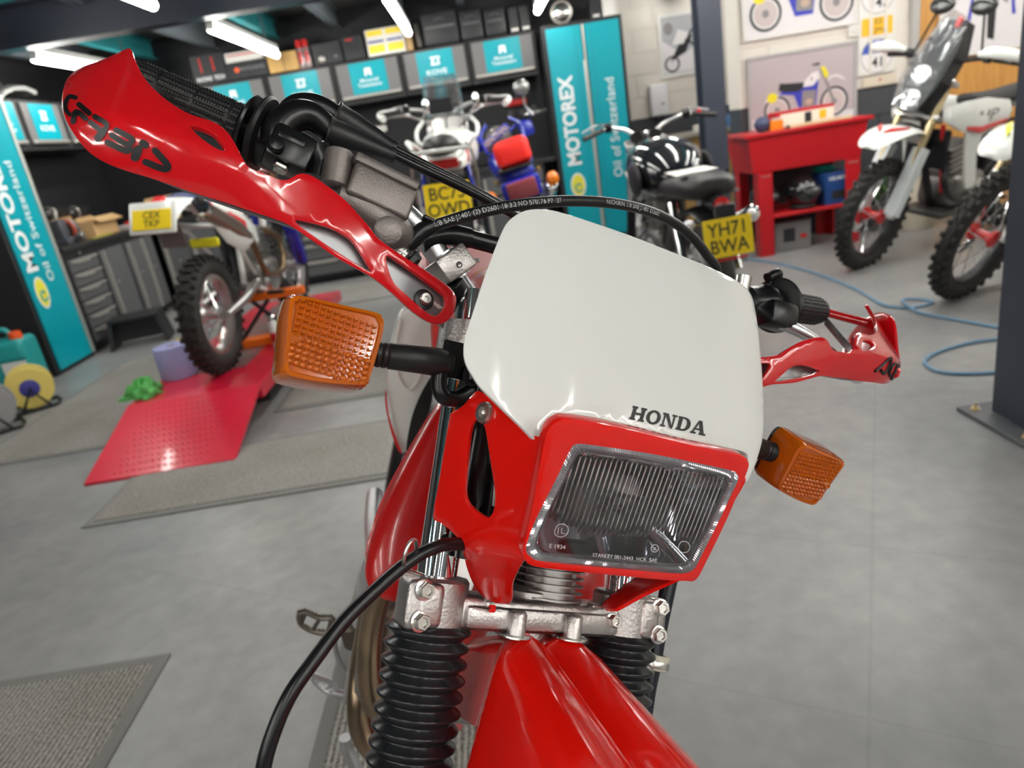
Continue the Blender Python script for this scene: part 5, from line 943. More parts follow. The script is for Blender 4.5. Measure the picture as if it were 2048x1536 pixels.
reel((-3.10, 4.48, 0), 0.55, 0.135, mat('reel_yellow', (0.78, 0.62, 0.16), 0.4), 'yellow cable reel with a blue hub label beside the jerrycan', mat('hub_blue', (0.06, 0.06, 0.30), 0.4))
reel((-3.12, 4.10, 0), 0.55, 0.14, mat('reel_grey', (0.33, 0.32, 0.32), 0.5), 'grey cable reel in front of the yellow one', mat('hub_silver', (0.5, 0.5, 0.5), 0.3, 0.7))
# tall canister and greenery by the door
r = empty('tall_canister', (3.30, 5.50, 0), 0, 'pale round canister by the wooden door', 'canister'); MB().lathe([(0.12, 0), (0.125, 0.01), (0.125, 0.40), (0.11, 0.42)], (0, 0, 0), (0, 0, 1), 28).build('drum', mat('canister_cream', (0.55, 0.50, 0.40), 0.5), r); MB().lathe([(0.13, 0.40), (0.13, 0.43), (0.05, 0.44)], (0, 0, 0), (0, 0, 1), 28).build('lid', mat('canister_lid', (0.45, 0.42, 0.36), 0.5), r)
r = empty('potted_plant', (3.10, 5.68, 0), 0, 'low leafy green plant in a pot beside the parts washer', 'plant'); MB().lathe([(0.08, 0), (0.11, 0.2), (0.115, 0.22), (0.10, 0.22)], (0, 0, 0), (0, 0, 1), 20).build('pot', CABG, r)
lf = mat('leaf_green', (0.05, 0.13, 0.03), 0.6)
for i in range(16):
    a = i*2.4; h = 0.20+0.012*i; d_ = 0.05+0.025*(i % 3); MB().loft([[(0.01, 0, 0.2), (-0.01, 0, 0.2), (0, 0.004, 0.2)], [(0.025*1, d_*0.6, h+0.10), (-0.025, d_*0.6, h+0.10), (0, d_*0.6+0.01, h+0.09)], [(0.004, d_*1.4, h+0.04), (-0.004, d_*1.4, h+0.04), (0, d_*1.4, h+0.035)]]).build('leaf', lf, r, Matrix.Rotation(a, 4, 'Z'), smooth=60)
# ================================================================== the red and white motorcycle in front
SR = Matrix(((0.8399, -0.4622, 0.2846), (0.2897, 0.8251, 0.4852), (-0.4591, -0.3250, 0.8268)))
_a = SR.col[0].normalized(); _c = (SR.col[2]-_a*SR.col[2].dot(_a)).normalized(); _b = _c.cross(_a)
SR = Matrix((_a, _b, _c)).transposed()
ST = Vector((-0.017, 0.5282, 0.8183))
SM = Matrix.Translation(ST) @ SR.to_4x4()            # steering frame: u across, v backwards, w up the fork
SI = SR.transposed()
SC0 = SI @ (EYE-ST)
def sray(x, y): return SI @ ray(x, y)
def SV(x, y, v): d = sray(x, y); return SC0+d*((v-SC0.y)/d.y)
def SU(x, y, u): d = sray(x, y); return SC0+d*((u-SC0.x)/d.x)
def SW(x, y, w): d = sray(x, y); return SC0+d*((w-SC0.z)/d.z)
def hit(x, y, g, k0=0.15, k1=1.6):
    """first point of the pixel's ray where g(P) changes sign"""
    d = sray(x, y); n = 90; a = k0; ga = g(SC0+d*a)
    for i in range(1, n+1):
        b = k0+(k1-k0)*i/n; gb = g(SC0+d*b)
        if ga*gb <= 0:
            for _ in range(30):
                c = (a+b)/2; gc = g(SC0+d*c)
                if ga*gc <= 0: b = c; gb = gc
                else: a = c; ga = gc
            return SC0+d*((a+b)/2)
        a = b; ga = gb
    return SC0+d*0.62
def smooth_px(pts, k=4): return [(p.x, p.y) for p in spline([(a, b, 0) for a, b in pts], k, True)]
def inside(p, poly):
    c = False; j = len(poly)-1
    for i in range(len(poly)):
        if (poly[i][1] > p[1]) != (poly[j][1] > p[1]) and p[0] < (poly[j][0]-poly[i][0])*(p[1]-poly[i][1])/(poly[j][1]-poly[i][1]+1e-12)+poly[i][0]: c = not c
        j = i
    return c
def sheet(outline, holes, dom, srf, step, toward=None):
    """curved sheet: outline and holes are 2-D domain points, srf maps the domain to S; returns MB"""
    vs = []; es = []
    def loop(L):
        o = len(vs); n = len(L)
        vs.extend(Vector(p) for p in L); es.extend((o+i, o+(i+1) % n) for i in range(n))
    loop(outline)
    for h in holes: loop(h)
    xs = [p[0] for p in outline]; ys = [p[1] for p in outline]
    bd = list(vs)
    x = min(xs)+step/2
    while x < max(xs):
        y = min(ys)+step/2
        while y < max(ys):
            q = Vector((x, y))
            if all((q-b).length_squared > (0.6*step)**2 for b in bd): vs.append(q)
            y += step
        x += step
    r = delaunay_2d_cdt(vs, es, [], 0, 1e-7)
    P = [srf(p.x, p.y) for p in r[0]]
    fs = []
    for f in r[2]:
        c = [sum(r[0][i][k] for i in f)/len(f) for k in (0, 1)]
        if inside(c, outline) and not any(inside(c, h) for h in holes): fs.append(tuple(f))
    t = (toward or SC0)
    acc = 0
    for f in fs:
        nrm = (P[f[1]]-P[f[0]]).cross(P[f[2]]-P[f[0]]); acc += nrm.dot(t-P[f[0]])
    if acc < 0: fs = [f[::-1] for f in fs]
    return MB().add(P, fs)
def px_strokes(strokes, g, off=0.0007):
    """thick rounded pen strokes given in pixels, laid on the surface g as thin raised print"""
    mb = MB()
    def onto(x, y):
        P = hit(x, y, g); return P+(SC0-P).normalized()*off
    for pts, wd in strokes:
        P = spline([(a, b, 0) for a, b in pts], 5) if len(pts) > 2 else [Vector((*pts[0], 0)), Vector((*pts[1], 0))]
        P2 = []
        for a, b in zip(P[:-1], P[1:]):
            n = max(1, int((b-a).length/4)); P2 += [a.lerp(b, i/n) for i in range(n)]
        P2.append(P[-1]); L = []; R = []
        for i, p in enumerate(P2):
            t = (P2[min(i+1, len(P2)-1)]-P2[max(i-1, 0)]).normalized(); nn = Vector((-t.y, t.x, 0))*wd/2
            L.append(onto(*(p+nn)[:2])); R.append(onto(*(p-nn)[:2]))
        n = len(L)
        mb.add(L+R, [(i, i+1, n+i+1, n+i) for i in range(n-1)])
        for e in (P2[0], P2[-1]):
            q = [onto(e.x+wd/2*math.cos(a*math.pi/6), e.y+wd/2*math.sin(a*math.pi/6)) for a in range(12)]
            mb.add(q, [tuple(range(12))])
    return mb

RED = mat('gloss_red_plastic', (0.70, 0.007, 0.003), 0.15, coat=0.35, vary=(7, 0.25, (0.62, 0.006, 0.004)))
REDG = mat('guard_red_plastic', (0.56, 0.006, 0.010), 0.13, coat=0.5)
WHT = mat('gloss_white_plastic', (0.68, 0.685, 0.665), 0.11, coat=0.15, bump=(9, 0.04), vary=(5, 0.15, (0.64, 0.645, 0.62)))
BLK = mat('black_satin_plastic', (0.006, 0.006, 0.007), 0.28)
RUB = mat('black_rubber', (0.011, 0.011, 0.012), 0.42, bump=(160, 0.08))
GAIT = mat('gaiter_rubber', (0.012, 0.013, 0.015), 0.27)
CHR = mat('chrome', (0.86, 0.86, 0.88), 0.05, 1.0)
CAST = mat('cast_aluminium', (0.56, 0.53, 0.52), 0.38, 1.0, bump=(400, 0.25), vary=(12, 0.5, (0.36, 0.33, 0.32)))
ALU = mat('brushed_aluminium', (0.62, 0.62, 0.64), 0.33, 1.0, bump=(120, 0.15))
ZINC = mat('zinc_bolt', (0.66, 0.65, 0.62), 0.28, 1.0)
MCG = mat('anodised_grey_cast', (0.21, 0.185, 0.175), 0.45, 0.75, bump=(500, 0.2))
AMB = mat('amber_lens', (0.72, 0.17, 0.004), 0.10, trans=0.45, ior=1.45, coat=0.5)
AMBI = mat('amber_glow_backing', (0.95, 0.33, 0.012), 0.35)
INK = mat('black_print', (0.006, 0.006, 0.007), 0.4)
BRONZE = mat('heat_tinted_header', (0.40, 0.30, 0.20), 0.28, 1.0, vary=(9, 0.7, (0.22, 0.15, 0.10)))
DARKM = mat('dark_metal', (0.05, 0.05, 0.052), 0.4, 0.9)

bike = empty('motorcycle', (-0.1, 0.95, 0), 0, 'red and white dirt motorcycle with white headlight screen and hand guards, leaning on its stand', 'motorcycle')
BI = Matrix.Translation((0.1, -0.95, 0))
SB = BI @ SM
def S(mb, name, m, **k):
    par = k.pop('part', None)
    if par is None: return mb.build(name, m, bike, SB, **k)
    return mb.build(name, m, par, None, **k)

# ---- fork tubes, gaiters, lower clamp
FU = 0.0958
for s in (-1, 1):
    S(MB().cyl((s*FU, 0, -0.02), (s*FU, 0, 0.27), 0.0170, seg=32), 'fork_tube', CHR)
    pr = [(0.0265, -0.024), (0.0268, -0.034)]
    z = -0.034
    for i in range(25):
        pr += [(0.0290, z-0.0015), (0.0350, z-0.0052), (0.0358, z-0.0066), (0.0352, z-0.0080), (0.0290, z-0.0122)]
        z -= 0.0128
    pr += [(0.027, z-0.003), (0.027, z-0.02)]
    S(MB().lathe([(r, -d-0.02) for r, d in pr], (s*FU, 0, -0.0), (s*FU, 0, -1), 40), 'fork_gaiter', GAIT, smooth=60)
    S(MB().lathe([(0.0275, 0), (0.0275, 0.009)], (s*FU, 0, -0.024), (s*FU, 0, -0.04), 32), 'gaiter_band', ZINC)
    S(MB().lathe([(0.027, 0), (0.029, 0.02), (0.029, 0.16), (0.02, 0.2)], (s*FU, 0, -0.37), (s*FU, 0, -0.6), 24), 'fork_slider', CAST)
mb = MB()
for s in (-1, 1):
    mb.lathe([(0.027, 0), (0.0285, 0.002), (0.0285, 0.040), (0.026, 0.043)], (s*FU, 0, -0.021), (s*FU, 0, 1), 40)
    mb.box((s*0.118, -0.012, 0.0015), (0.020, 0.034, 0.040), bev=0.006, seg=3)
    mb.box((s*0.108, -0.018, 0.0015), (0.022, 0.026, 0.036), bev=0.006, seg=3)
mb.box((0, 0.002, -0.004), (0.165, 0.046, 0.028), bev=0.006, seg=3)
mb.box((0, -0.012, -0.006), (0.15, 0.030, 0.018), bev=0.004, seg=2)
mb.lathe([(0.026, 0), (0.026, 0.04), (0.022, 0.045)], (0, 0.012, -0.025), (0, 0.012, 1), 32)
clamp = S(mb, 'lower_fork_clamp', CAST, smooth=35)
def bolt(p, ax, r, m=ZINC, name='bolt', part=None, recess=True, h=0.008):
    p = Vector(p); ax = Vector(ax).normalized()
    b = MB().lathe([(r*1.22, 0), (r*1.22, 0.0016), (r*1.0, 0.0022)], p, p+ax, 24)
    x = ax.orthogonal().normalized(); y = ax.cross(x)
    hx = [p+(x*math.cos(k*math.pi/3)+y*math.sin(k*math.pi/3))*r for k in range(6)]
    b.loft([[q for q in hx], [q+ax*h*0.85 for q in hx], [p+(q-p)*0.86+ax*h for q in hx], [p+(q-p)*0.62+ax*h for q in hx], [p+(q-p)*0.5+ax*h*0.72 for q in hx]])
    return S(b, name, m, part=part, smooth=30)
for s in (-1, 1):
    for w in (0.0135, -0.0105):
        bolt((s*0.1165, -0.030, w), (s*-0.15, -1, 0.05), 0.0068, part=clamp)
# nut on the clamp and fender bosses
bolt((0.0685, -0.024, -0.002), (0, -1, 0.1), 0.006, part=clamp)
for s in (-1, 1):
    c = Vector((s*0.0275-0.003, -0.030, 0))
    S(MB().lathe([(0.0065, 0), (0.0080, 0.002), (0.0080, 0.022)], c+Vector((0, 0, 0.002)), c-Vector((0, 0, 1)), 24), 'fender_boss', CAST, part=clamp)
    S(MB().lathe([(0.0135, 0), (0.0135, 0.0012), (0.009, 0.002)], c-Vector((0, 0, 0.0185)), c+Vector((0, 0, 1)), 28), 'washer', ZINC, part=clamp)
    S(MB().box((s*0.052, -0.020, 0.0095), (0.012, 0.012, 0.004), bev=0.001), 'gusset', CAST, part=clamp)
# lockwire
S(MB().tube([(-0.072, -0.030, 0.004), (-0.062, -0.034, 0.003), (-0.052, -0.032, 0.0045), (-0.040, -0.036, 0.003)], 0.0006, 6), 'lockwire', DARKM, part=clamp)
S(MB().box((-0.056, -0.032, 0.003), (0.006, 0.004, 0.006), bev=0.001), 'wire_tag', RED, part=clamp)

# ---- front fender: arched shell, two ridges with a groove between them
def fz(v): return -0.0235 - 0.39*(-0.028-v) if v < -0.028 else -0.0235+0.25*(v+0.028)*-1
prof = [(-1.28, -0.105), (-1.2, -0.078), (-1.1, -0.045), (-1.0, -0.014), (-0.93, -0.005), (-0.82, 0.001), (-0.56, 0.0085), (-0.42, 0.0085), (-0.22, 0.004), (-0.05, 0.0008), (-0.015, -0.0012), (0.015, -0.0012)]
prof = prof+[(-a, b) for a, b in reversed(prof[:-1])]
prof = [p for i, p in enumerate(prof) if i == 0 or p != prof[i-1]]
st = [(0.075, 0.60, 0.35), (0.03, 0.66, 0.55), (-0.008, 0.70, 0.62), (-0.024, 0.74, 0.66), (-0.034, 0.86, 0.9), (-0.046, 0.97, 1.0), (-0.08, 1.04, 1.0), (-0.13, 1.14, 0.9), (-0.19, 1.22, 0.75), (-0.26, 1.22, 0.6), (-0.34, 1.1, 0.45), (-0.40, 0.9, 0.3), (-0.435, 0.6, 0.2)]
secs = []
P1 = spline([(a*100, b*10, c*10) for a, b, c in st], 4)
for q in P1:
    v = q.x/100; hw = 0.056*q.y/10; dz = q.z/10
    secs.append([(a*hw, v+0.012*(1-min(1, abs(a)))*0, fz(v)+(b*dz if b < 0 else b)) for a, b in prof])
S(MB().loft(secs, closed=False), 'front_fender', RED, solid=0.003, bevel=0.001, smooth=50)

# ---- front wheel under the fender
WA = Vector((0, -0.045, -0.60)); WR = 0.285
wheel = S(MB().ring(WA, (1, 0, 0), 0.292, 0.044, 64, 14, 0.95), 'front_tyre', RUB)
kn = MB()
for i in range(40):
    a = 2*math.pi*i/40
    for u, da in ((-0.026, 0.0), (0.0, 0.08), (0.026, 0.0)):
        rr = 0.336-abs(u)*0.25
        d = Vector((0, math.cos(a+da), math.sin(a+da)))
        kn.box(WA+d*rr+Vector((u, 0, 0)), (0.020, 0.024, 0.022), M=Matrix.Rotation(a+da, 3, 'X'))
S(kn, 'tyre_knobs', RUB, part=wheel)
S(MB().ring(WA, (1, 0, 0), 0.262, 0.014, 64, 10, 1.3), 'rim', ALU, part=wheel)
S(MB().lathe([(0.02, -0.05), (0.032, -0.045), (0.022, -0.03), (0.022, 0.03), (0.032, 0.045), (0.02, 0.05)], WA, WA+Vector((1, 0, 0)), 24), 'hub', ALU, part=wheel)
sp = MB()
for i in range(36):
    a = 2*math.pi*i/36; s = 1 if i % 2 else -1; b = a+(0.55 if (i//2) % 2 else -0.55)
    sp.cyl(WA+Vector((s*0.04, 0.03*math.cos(b), 0.03*math.sin(b))), WA+Vector((0, 0.255*math.cos(a), 0.255*math.sin(a))), 0.0017, seg=5)
S(sp, 'spokes', CHR, part=wheel)
S(MB().cyl(WA-Vector((0.125, 0, 0)), WA+Vector((0.125, 0, 0)), 0.009), 'axle', ZINC, part=wheel)
for s in (-1, 1):
    S(MB().tube([(s*FU, 0, -0.50), (s*FU, -0.02, -0.57), (s*0.105, -0.045, -0.60)], 0.022, 12), 'axle_lug', CAST)

# ---- white headlight screen
def scr_v(u, w):
    a = abs(u+0.004)
    e = -0.1175-(0.30-w)*0.19
    e += 0.35*u*u+0.10*(math.sqrt((a-0.062)**2+0.010**2)-0.010 if a > 0.062 else 0)+3*max(0, a-0.108)**2
    e += 1.5*max(0, w-0.28)**2
    return e
def scr_g(P): return P.y-scr_v(P.x, P.z)
OUT = [(1074, 883), (1038, 848), (1001, 813), (961, 774), (944, 749), (932, 728), (927, 705), (930, 674), (944, 630), (968, 556), (991, 495), (1005, 461), (1018, 441), (1042, 424), (1069, 418), (1103, 420), (1137, 429), (1205, 451), (1272, 475), (1340, 502), (1408, 529), (1455, 551), (1485, 569), (1499, 583), (1509, 610), (1519, 678), (1526, 769), (1528, 837), (1524, 885), (1510, 930), (1494, 964), (1491, 945), (1497, 915), (1490, 905), (1476, 900), (1437, 892), (1355, 875), (1273, 855), (1191, 836), (1150, 829), (1123, 829), (1107, 836), (1093, 850), (1084, 870)]
def dom_uw(px, g): return [(P.x, P.z) for P in (hit(x, y, g) for x, y in px)]
o2 = dom_uw(smooth_px(OUT, 3), scr_g)
screen = S(sheet(o2, [], None, lambda u, w: Vector((u, scr_v(u, w), w)), 0.006), 'headlight_screen', WHT, solid=0.004, bevel=0.0012, smooth=60)
# slab-serif lettering HONDA on the screen
def slab(letter):
    t, b, s = 0.30, 0.14, 0.10                     # stem, bar, serif overhang
    R_ = lambda x0, y0, x1, y1: [(x0, y0), (x1, y0), (x1, y1), (x0, y1)]
    def arc(cx, cy, rx, ry, rix, riy, a0, a1, n=16):
        o = []
        for i in range(n):
            p = a0+(a1-a0)*i/n; q = a0+(a1-a0)*(i+1)/n
            o.append([(cx+rx*math.cos(p), cy+ry*math.sin(p)), (cx+rx*math.cos(q), cy+ry*math.sin(q)), (cx+rix*math.cos(q), cy+riy*math.sin(q)), (cx+rix*math.cos(p), cy+riy*math.sin(p))])
        return o
    if letter == 'H': return [R_(.10, 0, .40, 1), R_(.85, 0, 1.15, 1), R_(.4, .42, .85, .58), R_(0, 0, .5, .15), R_(.75, 0, 1.25, .15), R_(0, .85, .5, 1), R_(.75, .85, 1.25, 1)], 1.25
    if letter == 'O': return arc(.6, .5, .6, .52, .30, .36, 0, 2*math.pi, 28), 1.2
    if letter == 'N': return [R_(.13, 0, .27, 1), R_(.93, .1, 1.07, 1), R_(0, 0, .42, .14), R_(.78, .86, 1.22, 1), R_(0, .86, .3, 1), [(.13, 1), (.45, 1), (1.07, 0), (.85, 0)]], 1.22
    if letter == 'D': return [R_(.10, 0, .40, 1), R_(0, 0, .6, .14), R_(0, .86, .6, 1)]+arc(.55, .5, .6, .5, .28, .36, -math.pi/2, math.pi/2, 16), 1.18
    return [[(.08, .1), (.26, .1), (.62, 1), (.46, 1)], [(.46, 1), (.74, 1), (1.14, .1), (.80, .1)], R_(.3, .3, .85, .43), R_(0, 0, .46, .14), R_(.72, 0, 1.28, .14)], 1.28
def place_word(word, p0, p1, h, g):
    """word along the pixel line p0->p1 (baseline), h = height in pixels"""
    wd = [slab(c) for c in word]; tot = sum(w for _, w in wd)+0.09*(len(word)-1)
    ax = (Vector(p1)-Vector(p0)); L = ax.length; ax /= L; up = Vector((ax.y, -ax.x)); sc = L/tot
    mb = MB(); x = 0
    up = (up+Vector((0.06, 0))).normalized()
    for polys, w in wd:
        for pl in polys:
            q = []
            for a, b in pl:
                p = Vector(p0)+ax*((x+a)*sc)+up*(b*h); P = hit(p.x, p.y, g); q.append(P+(SC0-P).normalized()*0.0007)
            mb.add(q, [tuple(range(len(q)))])
        x += w+0.09
    return mb
S(place_word('HONDA', (1258, 838), (1410, 872), 28, scr_g), 'lettering', INK, part=screen, smooth=0, fixn=False)

# ---- headlight: red surround, glass, reflector
LT = dict(v0=-0.1616, w0=0.1327, k=0.566)
def len_v(u, w, off=0.0): return LT['v0']+(LT['w0']-w)*LT['k']+off
def pl_g(off): return lambda P: P.y-len_v(P.x, P.z, off)
LENS = [(1149, 886), (1180, 887), (1301, 905), (1400, 925), (1462, 939), (1474, 948), (1475, 958), (1462, 985), (1437, 1039), (1396, 1121), (1386, 1137), (1372, 1144), (1342, 1145), (1191, 1132), (1082, 1121), (1060, 1113), (1050, 1102), (1050, 1088), (1068, 1039), (1109, 957), (1137, 899)]
# local frame of the lens plane
e1 = Vector((1, 0, 0)); e2 = Vector((0, -LT['k'], 1)).normalized(); e3 = e1.cross(e2)   # e3 points backwards
if e3.y < 0: e3 = -e3
LO = Vector((0, len_v(0, 0.095), 0.095))
def lens_dom(px, off=0.0):
    o = []
    for x, y in px:
        P = hit(x, y, pl_g(off)); q = P-LO; o.append((q.dot(e1), q.dot(e2)))
    return o
lo = lens_dom(smooth_px(LENS, 4), -0.004)
lcx = sum(p[0] for p in lo)/len(lo); lcy = sum(p[1] for p in lo)/len(lo)
x0 = min(p[0] for p in lo); x1 = max(p[0] for p in lo); y0 = min(p[1] for p in lo); y1 = max(p[1] for p in lo)
GLS = mat('headlight_glass', (1, 1, 1), 0.0, trans=1.0, ior=1.47)
inner = [(lcx+(a-lcx)*0.90, lcy+(b-lcy)*0.86) for a, b in lo]
def lens_srf(a, b):
    # edge distance from the outline box decides flat rim or ribbed field
    d = -0.004
    return LO+e1*a+e2*b+e3*d
def resample(L, n):
    P = [Vector((a, b, 0)) for a, b in L]; P.append(P[0]); cu = [0]
    for a, b in zip(P[:-1], P[1:]): cu.append(cu[-1]+(b-a).length)
    o = []; j = 0
    for i in range(n):
        s_ = cu[-1]*i/n
        while cu[j+1] < s_: j += 1
        o.append(P[j].lerp(P[j+1], (s_-cu[j])/(cu[j+1]-cu[j]+1e-12)))
    return o
NRB = 480; R0_ = resample(lo, NRB)
rings = []
for k_, d_, am in ((1.0, -0.001, 0), (0.995, -0.005, 0.0), (0.975, -0.0062, 0.00045), (0.93, -0.0058, 0.00045), (0.905, -0.0035, 0.0), (0.89, -0.0045, 0.0), (0.885, 0.0, 0.0)):
    rings.append([LO+e1*(lcx+(p.x-lcx)*(k_ if k_ > 0.9 else k_+0.012))+e2*(lcy+(p.y-lcy)*(k_-(0.0 if k_ > 0.98 else 0.03)))+e3*(d_+am*(1 if i % 2 else -1)) for i, p in enumerate(R0_)])
head = S(MB().loft(rings, caps=False), 'headlight', mat('lens_rim_glass', (0.30, 0.29, 0.31), 0.10, 0.55, coat=0.6), smooth=25)
# ribbed glass field as a fine grid, ribs only above the lower third
def rib(a, b):
    t = (b-y0)/(y1-y0); lean = 0.10*(b-lcy)
    ph = (a+lean)*2*math.pi/0.0042
    amp = 0.0008 if t > 0.36+0.05*math.sin(a*60) else 0.0
    return (-0.005-0.0012*math.cos((a-lcx)/(x1-x0)*2.6), amp*math.cos(ph))
nx, ny = 260, 26
vs = []; fs = []; vb = []
def span(poly, b):
    xs = []
    for i in range(len(poly)):
        p, q = poly[i-1], poly[i]
        if (p[1] > b) != (q[1] > b): xs.append(p[0]+(q[0]-p[0])*(b-p[1])/(q[1]-p[1]))
    return (min(xs), max(xs)) if len(xs) > 1 else None
iy0 = min(p[1] for p in inner)+1e-4; iy1 = max(p[1] for p in inner)-1e-4
for j in range(ny+1):
    b = iy0+(iy1-iy0)*(0.5-0.5*math.cos(math.pi*j/ny)); xa, xb = span(inner, b)
    for i in range(nx+1):
        a = xa+(xb-xa)*i/nx; rb_ = rib(a, b); vs.append(LO+e1*a+e2*b+e3*rb_[0]); vb.append(LO+e1*a+e2*b+e3*(rb_[0]+0.0035+rb_[1]))
for j in range(ny):
    for i in range(nx):
        k = j*(nx+1)+i; fs.append((k, k+1, k+nx+2, k+nx+1))
n0 = len(vs)
vs += vb; fs += [tuple(q+n0 for q in reversed(f)) for f in fs]
S(MB().add(vs, fs), 'ribbed_glass', GLS, part=head, smooth=80)
# embossed marks on the glass
EMB = mat('embossed_glass', (0.75, 0.75, 0.78), 0.25, 0.3)
gl = pl_g(-0.0085)
marks = [([(1109, 1062), (1115, 1051), (1127, 1048), (1136, 1056), (1134, 1068), (1122, 1074), (1111, 1070), (1109, 1062)], 1.0), ([(1116, 1068), (1117, 1055)], 1.0), ([(1124, 1056), (1123, 1066), (1130, 1067)], 1.0),
         ([(1302, 1096), (1307, 1090), (1314, 1091), (1317, 1098), (1311, 1104), (1304, 1102), (1302, 1096)], 1.0), ([(1306, 1095), (1312, 1096), (1307, 1099), (1313, 1100)], 0.9),
         ([(1356, 1095), (1362, 1084), (1374, 1084), (1380, 1094), (1374, 1104), (1362, 1104), (1356, 1095)], 1.0)]
S(px_strokes(marks, gl, 0.0), 'embossed_mark', EMB, part=head, smooth=0, fixn=False)
def word_px(word, p0, ang, h, g, m, name, part, off=0.0):
    vs_, fs_ = text_mesh(word, h, 0.0, 'LEFT'); ca, sa = math.cos(ang), math.sin(ang); q = []
    for v in vs_:
        P = hit(p0[0]+v.x*ca+v.y*sa, p0[1]+v.x*sa-v.y*ca, g); q.append(P+(SC0-P).normalized()*off)
    return S(MB().add(q, fs_), name, m, part=part, smooth=0, fixn=False)
word_px('E 1934', (1098, 1092), 0.10, 12, pl_g(-0.0085), EMB, 'embossed_text', head)
word_px('STANLEY 001-2443  HCR  SAE', (1185, 1110), 0.09, 10, pl_g(-0.0085), EMB, 'embossed_text', head)
# reflector bowl and bulb
REF = mat('reflector_chrome', (0.40, 0.40, 0.44), 0.02, 1.0)
rv = []; rf = []; NR = 10; ND = len(inner)
for i in range(NR+1):
    t = i/NR
    for a, b in lo:
        s = 0.97-0.80*t
        rv.append(LO+e1*(lcx+(a-lcx)*s)+e2*(lcy+(b-lcy)*s)+e3*(0.002+0.062*(1-(1-t)**2)))
for i in range(NR):
    for k in range(len(lo)):
        k2 = (k+1) % len(lo); rf.append((i*len(lo)+k, i*len(lo)+k2, (i+1)*len(lo)+k2, (i+1)*len(lo)+k))
rf.append(tuple(NR*len(lo)+k for k in range(len(lo))))
S(MB().add(rv, rf), 'reflector', REF, part=head, smooth=60)
LC = LO+e1*lcx+e2*lcy
S(MB().lathe([(0.004, 0.06), (0.007, 0.05), (0.007, 0.03), (0.003, 0.024)], LC, LC+e3, 16), 'bulb', mat('bulb_glass', (0.9, 0.9, 0.9), 0.1, 0.4), part=head)
S(MB().box(LC+e3*0.022-e2*0.004, (0.034, 0.018, 0.012), bev=0.004, seg=2), 'bulb_shield', DARKM, part=head)
# red surround: front frame
FR_OUT = [(1086, 868), (1098, 846), (1112, 836), (1130, 832), (1191, 840), (1273, 858), (1355, 879), (1437, 896), (1478, 906), (1489, 918), (1487, 935), (1470, 975), (1446, 1032), (1406, 1115), (1385, 1152), (1362, 1154), (1320, 1152), (1180, 1138), (1080, 1127), (1052, 1119), (1042, 1104), (1043, 1085), (1060, 1010), (1074, 930)]
def fr_g(P): return P.y-len_v(P.x, P.z, 0.0)
fo = lens_dom(smooth_px(FR_OUT, 3), 0.0)
def fr_srf(a, b):
    # rolls back towards the outer edge
    sx = (a-lcx)/((x1-x0)/2); sy = (b-lcy)/((y1-y0)/2)
    e = max(0, max(abs(sx), abs(sy))-1.02)
    return LO+e1*a+e2*b+e3*(-0.005)
hl2 = [(lcx+(a-lcx)*0.985, lcy+(b-lcy)*0.985) for a, b in lo]
cowl = S(sheet(fo, [hl2], None, fr_srf, 0.006), 'headlight_surround', RED, solid=0.010, bevel=0.0035, smooth=60)
# left wing of the surround with the long slot and a leg reaching down to the clamp
def wing_u(v, w):      # side wall: leans outwards going back
    return -(0.076+0.284*(v+0.1165)+0.34*(w-0.05)-0.72*max(0, 0.05-w)-1.2*max(0, w-0.12)**2*4)
wg = lambda P: P.x-wing_u(P.y, P.z)
WING = [(1082, 880), (1060, 868), (1020, 832), (985, 800), (958, 782), (944, 790), (925, 812), (903, 826), (898, 840), (880, 950), (866, 1032), (880, 1045), (905, 1065), (922, 1090), (932, 1130), (945, 1165), (965, 1193), (990, 1206), (1012, 1208), (1021, 1204), (1023, 1170), (1036, 1140), (1046, 1120), (1042, 1100), (1046, 1075), (1060, 1010), (1076, 930)]
SLOT = [(955, 838), (966, 846), (973, 870), (982, 930), (990, 985), (988, 1018), (980, 1033), (968, 1034), (945, 1018), (932, 1000), (929, 975), (933, 920), (938, 870), (945, 846)]
wo = [(P.y, P.z) for P in (hit(x, y, wg) for x, y in smooth_px(WING, 3))]
wh = [(P.y, P.z) for P in (hit(x, y, wg) for x, y in smooth_px(SLOT, 3))]
def wsrf(v, w):
    bulge = 0.006*math.sin(max(0, min(1, (v+0.16)/0.13))*math.pi)
    return Vector((wing_u(v, w), v, w))
S(sheet(wo, [wh], None, wsrf, 0.006), 'side_panel', RED, part=cowl, solid=0.003, bevel=0.001, smooth=60)
S(sheet(wo, [wh], None, lambda v, w: Vector((-wing_u(v, w), v, w)), 0.008, toward=Vector((0.5, -0.3, 0.1))), 'side_panel', RED, part=cowl, solid=0.003, bevel=0.001, smooth=60)
# fixing bolt with a hex socket on the left wing
Pb = hit(972, 826, wg); nb = Vector((-1, -0.30, 0)).normalized()
S(MB().lathe([(0.0085, 0), (0.0085, 0.002), (0.0075, 0.004), (0.0042, 0.0042), (0.0038, 0.001)], Pb, Pb+nb, 24), 'screw', ZINC, part=cowl)
